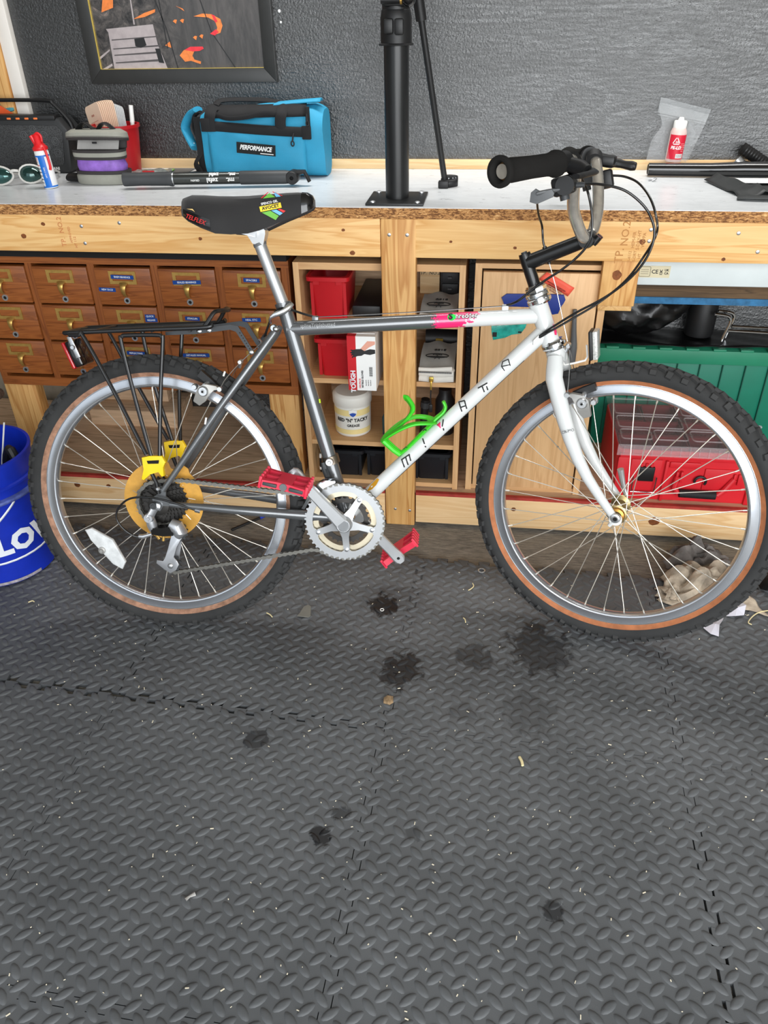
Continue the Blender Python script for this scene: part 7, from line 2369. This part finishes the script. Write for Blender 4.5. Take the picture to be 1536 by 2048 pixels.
for sg in (1, -1):
    bm = new()
    pl = [(.045, .7105), (.1103, .7165), (.186, .7265), (.2010, .7235), (.2330, .6690), (.2260, .6640), (.196, .7120), (.184, .7160), (.1103, .7065), (.045, .7035)]
    bm = prism(bm, pl, .0405 * sg - .0016, .0405 * sg + .0016, frame(C0, ax_a, ax_u, ax_n))
    stx = part('rack_strut', bm, mat('rack_grey_plate', (62, 64, 66), .4, .5) if sg > 0 else bpy.data.materials['rack_grey_plate'], rk)
    for (s, t) in ((.118, .7125), (.139, .7145), (.2265, .6700)):
        part('strut_bolt', ring_w(s, t, .042 * sg, [(0, .0035), (.003, .0035), (.0052, .002), (.0055, 0), (0, 0)] if sg > 0 else [(0, -.0035), (.003, -.0035), (.0052, -.002), (.0055, 0), (0, 0)]), MT['chrome'], stx)
    for q in range(7):
        u = .2040 + q * .0032
        tt_ = .7110 - q * .0054
        part('strut_slot', T([(u, tt_, .0424 * sg), (u + .0012, tt_ - .0026, .0424 * sg)], .0011, 6), INK, stx)
    w = .062 * sg
    wb_ = .070 * sg
    part('rack_leg', tube(new(), catmull([W(-.156, .7040, w), W(-.135, .7040, w), W(-.1226, .6970, w), W(-.0658, .5713, w), W(-.0120, .4500, wb_)], 5), .0044, 10), RK, rk)
    part('rack_leg', tube(new(), catmull([W(-.0008, .4434, wb_), W(-.0271, .5719, w), W(-.0445, .6900, w), W(-.0410, .7020, w), W(-.0300, .7048, w), W(.0340, .7058, w), W(.0430, .7020, w), W(.0450, .6930, w), W(.0287, .5728, w), W(.0175, .4438, wb_)], 5), .0044, 10), RK, rk)
    bm = prism(new(), [(-.0214, .4443), (-.0042, .4485), (.0239, .4490), (.0315, .4342), (.0240, .424), (.0255, .4040), (.0190, .4020), (.0140, .414), (-.006, .408), (-.0205, .3930), (-.0270, .3960), (-.0180, .418), (-.0200, .430)], wb_ - .004, wb_ + .006, frame(C0, ax_a, ax_u, ax_n), bev=.001)
    yb_ = part('leg_foot', bm, mat('yellow_plastic_foot', (246, 206, 26), .45, var=.04) if sg > 0 else bpy.data.materials['yellow_plastic_foot'], rk, label='yellow plastic foot of the rack leg')
    bm = prism(new(), [(-.010, .438), (.018, .440), (.016, .432), (-.008, .431)], wb_ + .0055, wb_ + .0066, frame(C0, ax_a, ax_u, ax_n))
    part('foot_window', bm, MT['dark'], yb_)
    part('foot_rod', T([(-.004, .408, wb_), (.004, .385, .068 * sg), (.006, .360, .066 * sg)], .0045, 8), MT['black'], rk)
    part('eyelet_bolt', ring_w(.006, .372, .068 * sg, [(0, .004), (.003, .004), (.005, .002), (.0055, 0), (0, 0)]), MT['steel'], rk)
# tail reflector under the rack
LX = (V((-.1702, .6293)) - V((-.1895, .6843))).normalized()
bm = new()
Mz = frame(W(-.1690, .6610, .0), (ax_a * .94 + ax_u * .34).normalized(), ax_n, (ax_u * .94 - ax_a * .34).normalized())
box(bm, -.008, .012, -.030, .030, -.030, .028, .004, M=Mz)
tl = part('tail_reflector', bm, MT['black_gloss'], rk)
bm = new()
box(bm, -.015, -.0075, -.031, .031, -.031, .029, .003, M=Mz)
part('red_lens', bm, mat('red_reflector_lens', (170, 14, 22), .15, var=.15, coat=.6), tl, label='red tail reflector lens')
bm = new()
box(bm, .004, .014, .028, .031, -.012, .036, .001, M=Mz)
part('reflector_bracket', bm, MT['steel'], tl)
part('bracket_bolt', lathe(new(), [(0, .0045), (.004, .0045), (.0055, 0)], 12, zframe(Mz @ V((.008, .031, .012)), ax_n)), MT['steel'], tl)
# ================================================================== blue bucket
bk = thing('blue_bucket', 'scuffed blue bucket with white lettering standing beside the rear wheel', 'bucket', (-1.275, 1.565, .0138), math.radians(0))
BU = mat('blue_bucket_plastic', (16, 44, 168), .4, var=.12, vs=20)
obj('bucket_wall', lathe(new(), [(0, .001), (.128, .001), (.1335, .006), (.1385, .24), (.1395, .262), (.1395, .276), (.1405, .280), (.1405, .334), (.1440, .336), (.1440, .343), (.1370, .343), (.1360, .28), (.1300, .012), (0, .012)], 48), BU, bk, local=True)
obj('rib_ring', lathe(new(), [(.1385, .242), (.1505, .244), (.1520, .248), (.1505, .253), (.1395, .255)], 48), mat('scuffed_rim', (74, 88, 150), .5, var=.5, vs=40), bk, local=True)
obj('rib_ring', lathe(new(), [(.1385, .278), (.1460, .279), (.1460, .284), (.1405, .286)], 48), BU, bk, local=True)
WPT = mat('white_print', (226, 230, 236), .5, var=.04)
def bucket_map(zc, ac, tilt=0.0):
    ct, st_ = math.cos(tilt), math.sin(tilt)
    def f(p):
        x, y = p.x * ct - p.y * st_, p.x * st_ + p.y * ct
        z = zc + y
        R = .1342 + (z - .006) * (.0065 / .254) + .0006 + p.z
        a = ac + x / .1375
        return V((R * math.cos(a), R * math.sin(a), z))
    return f
obj('bucket_lettering', text_bm('LOWES', .078, None, .0006, .0040, align='LEFT', xs=1.0, spacing=1.03, bend=bucket_map(.124, math.radians(-59), .0)), WPT, bk, local=True, smooth=0)
def stroke(pts, w, nm='bucket_emblem'):
    """white printed line along (x, y) points on the bucket wall"""
    f = bucket_map(.124, math.radians(-55))
    bm = new()
    dense = []
    for p, q in zip(pts, pts[1:]):
        for k in range(8):
            dense.append(V(p).lerp(V(q), k / 8))
    dense.append(V(pts[-1]))
    L_, R_ = [], []
    for i, p in enumerate(dense):
        d = (dense[min(i + 1, len(dense) - 1)] - dense[max(i - 1, 0)]).normalized()
        e = V((-d.y, d.x)) * w / 2
        L_.append((p + e, p - e))
    for (a, b_), (c, d_) in zip(L_, L_[1:]):
        for h, fl in ((.0006, False), ):
            bm.faces.new([bm.verts.new(f(V((q.x, q.y, h)))) for q in (b_, d_, c, a)])
    bmesh.ops.remove_doubles(bm, verts=bm.verts, dist=1e-5)
    o = obj(nm, bm, WPT, bk, local=True)
    o.modifiers.new('thickness', 'SOLIDIFY').thickness = .0006
stroke([(-.08, .046), (-.036, .046), (-.036, .060), (.004, .064), (.060, .108), (.068, .115)], .006)
stroke([(-.022, .040), (-.022, -.050), (.18, -.046)], .006)
obj('dirt_patch', lathe(new(), [(.1288, .002), (.1352, .008), (.1356, .016), (.1348, .016)], 14, a0=math.radians(-70), a1=math.radians(-20)), mat('caked_dust', (150, 144, 150), .9, var=.4, vs=90), bk, local=True)
obj('crack', tube(new(), [V((.1408 * math.cos(a), .1408 * math.sin(a), z)) for a, z in ((-.82, .285), (-.80, .296), (-.82, .308), (-.79, .318), (-.80, .333))], .0016, 6), MT['dark'], bk, local=True)
rodt = obj('white_stick', tube(new(), [(-1.31, 1.58, .03), (-1.21, 1.64, .40)], .0022, 6), MT['whitepaint'])
tag(rodt, 'thin white stick standing in the blue bucket', 'stick')
hs = obj('black_hose', tube(new(), catmull([(-1.24, 1.62, .03), (-1.23, 1.62, .25), (-1.19, 1.60, .345), (-1.165, 1.585, .30)], 5), .012, 10), MT['black'])
tag(hs, 'short black hose end inside the blue bucket', 'hose')
rust = obj('rusty_bar', tube(new(), [(-1.53, 1.80, .378), (-1.46, 1.80, .384), (-1.40, 1.80, .392), (-1.352, 1.80, .398), (-1.318, 1.80, .404), (-1.308, 1.80, .408)], [.016, .018, .016, .018, .017, .0115], 12), mat('rusty_steel', (92, 74, 62), .8, .4, var=.5, vs=80, bmp=.8, bs=120))
tag(rust, 'rusty knobbly steel bar end in front of the oak card catalog at the left edge', 'bar')

# ================================================================== rags, paper scraps, bits on the floor
rr = random.Random(21)
def rag(name, label, cx, cy, w, d, h, m, seed, cat='rag', rz=0.0):
    th = thing(name, label, cat, (cx, cy, .0142), rz)
    r_ = random.Random(seed)
    ph = [r_.uniform(0, 6.28) for _ in range(8)]
    def f(u, v):
        x, y = (u - .5) * 2, (v - .5) * 2
        rad_ = min(1.0, math.hypot(x, y) / 1.15)
        base = (1 - rad_ ** 2.2)
        z = h * base * (.55 + .22 * math.sin(5 * x + ph[0]) * math.sin(4 * y + ph[1]) + .20 * math.sin(8 * x - 5 * y + ph[2]) + .10 * math.sin(15 * y + 7 * x + ph[3]))
        e = 1 + .14 * math.sin(3 * math.atan2(y, x) + ph[4]) + .10 * math.sin(7 * math.atan2(y, x) + ph[5])
        return (x * w / 2 * e + .006 * math.sin(11 * y + ph[6]), y * d / 2 * e + .006 * math.sin(12 * x + ph[7]), max(.0015, z + .0015))
    o = obj('cloth', grid(new(), f, 30, 26), m, th, local=True)
    so = o.modifiers.new('thickness', 'SOLIDIFY'); so.thickness = .0016; so.offset = 1
    return th
RG = mat('dirty_rag', (172, 158, 140), .95, var=.45, vs=24, bmp=.4, bs=500)
RG2 = mat('grey_rag', (112, 106, 102), .95, var=.4, vs=24, bmp=.4, bs=500)
rag('crumpled_rag', 'crumpled beige rag lying on the mats behind the front wheel', .60, 1.635, .20, .15, .085, RG, 3)
rag('crumpled_rag', 'dark grey rag bunched behind the beige one near the bench', .60, 1.752, .15, .10, .075, RG2, 7)
rag('crumpled_rag', 'small scrap of beige rag at the left of the rag pile', .505, 1.60, .06, .05, .030, RG, 11)
PS = mat('pale_tissue', (206, 204, 214), .8, var=.1)
def scrap(label, pts, hgt):
    bm = new()
    vs = [bm.verts.new((x, y, .0165 + hgt * k)) for (x, y), k in zip(pts, (0, .3, .1, 1, .5, .2, .6, 0))]
    c_ = bm.verts.new((sum(p[0] for p in pts) / len(pts), sum(p[1] for p in pts) / len(pts), .0165 + hgt * .8))
    for i in range(len(pts)):
        bm.faces.new((vs[i], vs[(i + 1) % len(pts)], c_))
    o = obj('paper_scrap', bm, PS, smooth=0)
    o.modifiers.new('thickness', 'SOLIDIFY').thickness = .0006
    tag(o, label, 'paper')
scrap('pale torn tissue scrap lying just in front of the front tyre', [(.555, 1.487), (.572, 1.455), (.590, 1.450), (.597, 1.482), (.612, 1.508), (.618, 1.523), (.598, 1.500), (.575, 1.492)], .010)
scrap('pale tissue scrap farther right beside the front tyre', [(.625, 1.528), (.645, 1.525), (.668, 1.534), (.675, 1.556), (.671, 1.580), (.655, 1.562), (.645, 1.550), (.632, 1.542)], .016)
lump = thing('black_boot_toe', 'black lumpy rubber thing at the right edge behind the front wheel', 'rubber', (.77, 1.65, .0138))
obj('body', loft(new(), [[V((.735 + .20 * t, 1.655 + r * .9 * math.cos(q), .014 + max(0, r * (.8 + .75 * math.sin(q) + .1 * math.sin(3 * q + 9 * t))))) for q in [2 * PI * k / 18 for k in range(18)]] for t, r in ((0, .018), (.04, .034), (.15, .044), (.4, .048), (.7, .055), (1.0, .058))]), MT['black'], lump)
for k in range(4):
    obj('ridge', tube(new(), [(.742 + k * .004, 1.61, .045 + k * .011), (.752 + k * .004, 1.60, .047 + k * .011), (.768, 1.598, .048 + k * .011)], .003, 6), MT['darkgrey'], lump)
def ringo(name, x, y, r, m, lab, cat):
    o = obj(name, tube(new(), [(x + r * math.cos(a), y + r * math.sin(a), .0162) for a in [2 * PI * k / 18 for k in range(18)]], r * .22, 6, closed=True), m)
    tag(o, lab, cat)
ringo('steel_washer', .028, 1.647, .0085, MT['steel'], 'bright steel ring on the mat left of the front tyre', 'ring')
ringo('small_washer', -.215, 1.461, .0045, MT['white'], 'tiny white ring beside the oil blot below the cranks', 'ring')
lf = obj('grey_leaf', prism(new(), [(-.421, 1.414), (-.392, 1.412), (-.388, 1.418), (-.394, 1.452), (-.403, 1.458), (-.412, 1.450), (-.417, 1.424)], .0162, .0185), mat('dusty_grey_chip', (112, 110, 102), .9))
tag(lf, 'grey thimble-shaped chip on the mat right of the rear tyre', 'chip')
bkp = thing('bark_chip', 'brown bark chip wedged in the mat joint below the cranks', 'bark', (-.162, 1.164, .0142))
bm = new()
prism(bm, [(-.010, -.008), (.004, -.011), (.011, -.004), (.009, .010), (-.004, .012), (-.011, .004)], 0, .006, bev=.001)
obj('chip', bm, mat('bark', (142, 118, 88), .9, var=.5, vs=120), bkp, local=True)
lk = obj('master_link', tube(new(), [(-.449, .680, .0175), (-.444, .686, .0178), (-.436, .692, .0175)], [.0035, .0022, .0040], 8), MT['alu_dull'])
tag(lk, 'small dull steel chain link lying in the lower left foreground', 'link')
st_ = obj('dark_pen', tube(new(), [(-.700, 1.778, .006), (-.630, 1.845, .010)], .0042, 8), MT['black'])
tag(st_, 'thin black pen lying on the concrete under the bench behind the rear wheel', 'pen')
st2 = obj('blue_pen_cap', tube(new(), [(-.632, 1.843, .010), (-.620, 1.855, .011)], .0052, 8), mat('blue_cap', (20, 60, 190), .5))
tag(st2, 'bright blue cap at the end of the black pen under the bench', 'cap')
STW = mat('pale_straw', (222, 206, 158), .8, var=.15)
for lab, pts in (('thin curved straw at the right edge beside the front tyre', [(.678, 1.502, .0165), (.672, 1.510, .017), (.690, 1.535, .0175), (.712, 1.552, .0175), (.745, 1.563, .017)]),
                 ('forked dry twig left of the front tyre', [(-.004, 1.560, .0165), (.004, 1.568, .017), (.009, 1.578, .017), (.006, 1.590, .0165)]),
                 ('short dry curl lying near the blue bucket', [(-1.120, 1.392, .0165), (-1.112, 1.398, .0172), (-1.106, 1.396, .0165)]),
                 ('pale flake standing out in the middle of the foreground', [(.117, 1.044, .0165), (.121, 1.034, .0172), (.123, 1.024, .0165)]),
                 ('small pale curl just right of the rear tyre', [(-.500, 1.418, .0165), (-.490, 1.412, .0172), (-.482, 1.404, .0165)]),
                 ('short straw on the mat below the cranks', [(-.012, 1.452, .0165), (-.008, 1.446, .0172), (-.006, 1.436, .0165)])):
    o = obj('straw_bit', tube(new(), catmull(pts, 4), .0014 if 'flake' not in lab else .003, 6), STW)
    tag(o, lab, 'straw')
# sawdust flecks nobody could count
bm = new()
rr = random.Random(77)
for i in range(430):
    y = .45 + 1.2 * rr.random() ** 1.15
    x = rr.uniform(-.95, .78) if y < 1.25 else rr.uniform(-1.15, .72)
    s = rr.uniform(.0005, .0012)
    l = s * rr.choice((1, 1.2, 1.7, 2.8))
    a = rr.uniform(0, PI)
    M = Matrix.Translation((x, y, .0150 + rr.uniform(0, .0008))) @ Matrix.Rotation(a, 4, 'Z')
    box(bm, -l, l, -s * .7, s * .7, -.0006, .0005, M=M)
o = obj('sawdust_flecks', bm, mat('sawdust', (224, 214, 190), .8, var=.2, vs=3), smooth=0)
tag(o, 'pale sawdust flecks sprinkled over the black mats', 'sawdust', kind='stuff')
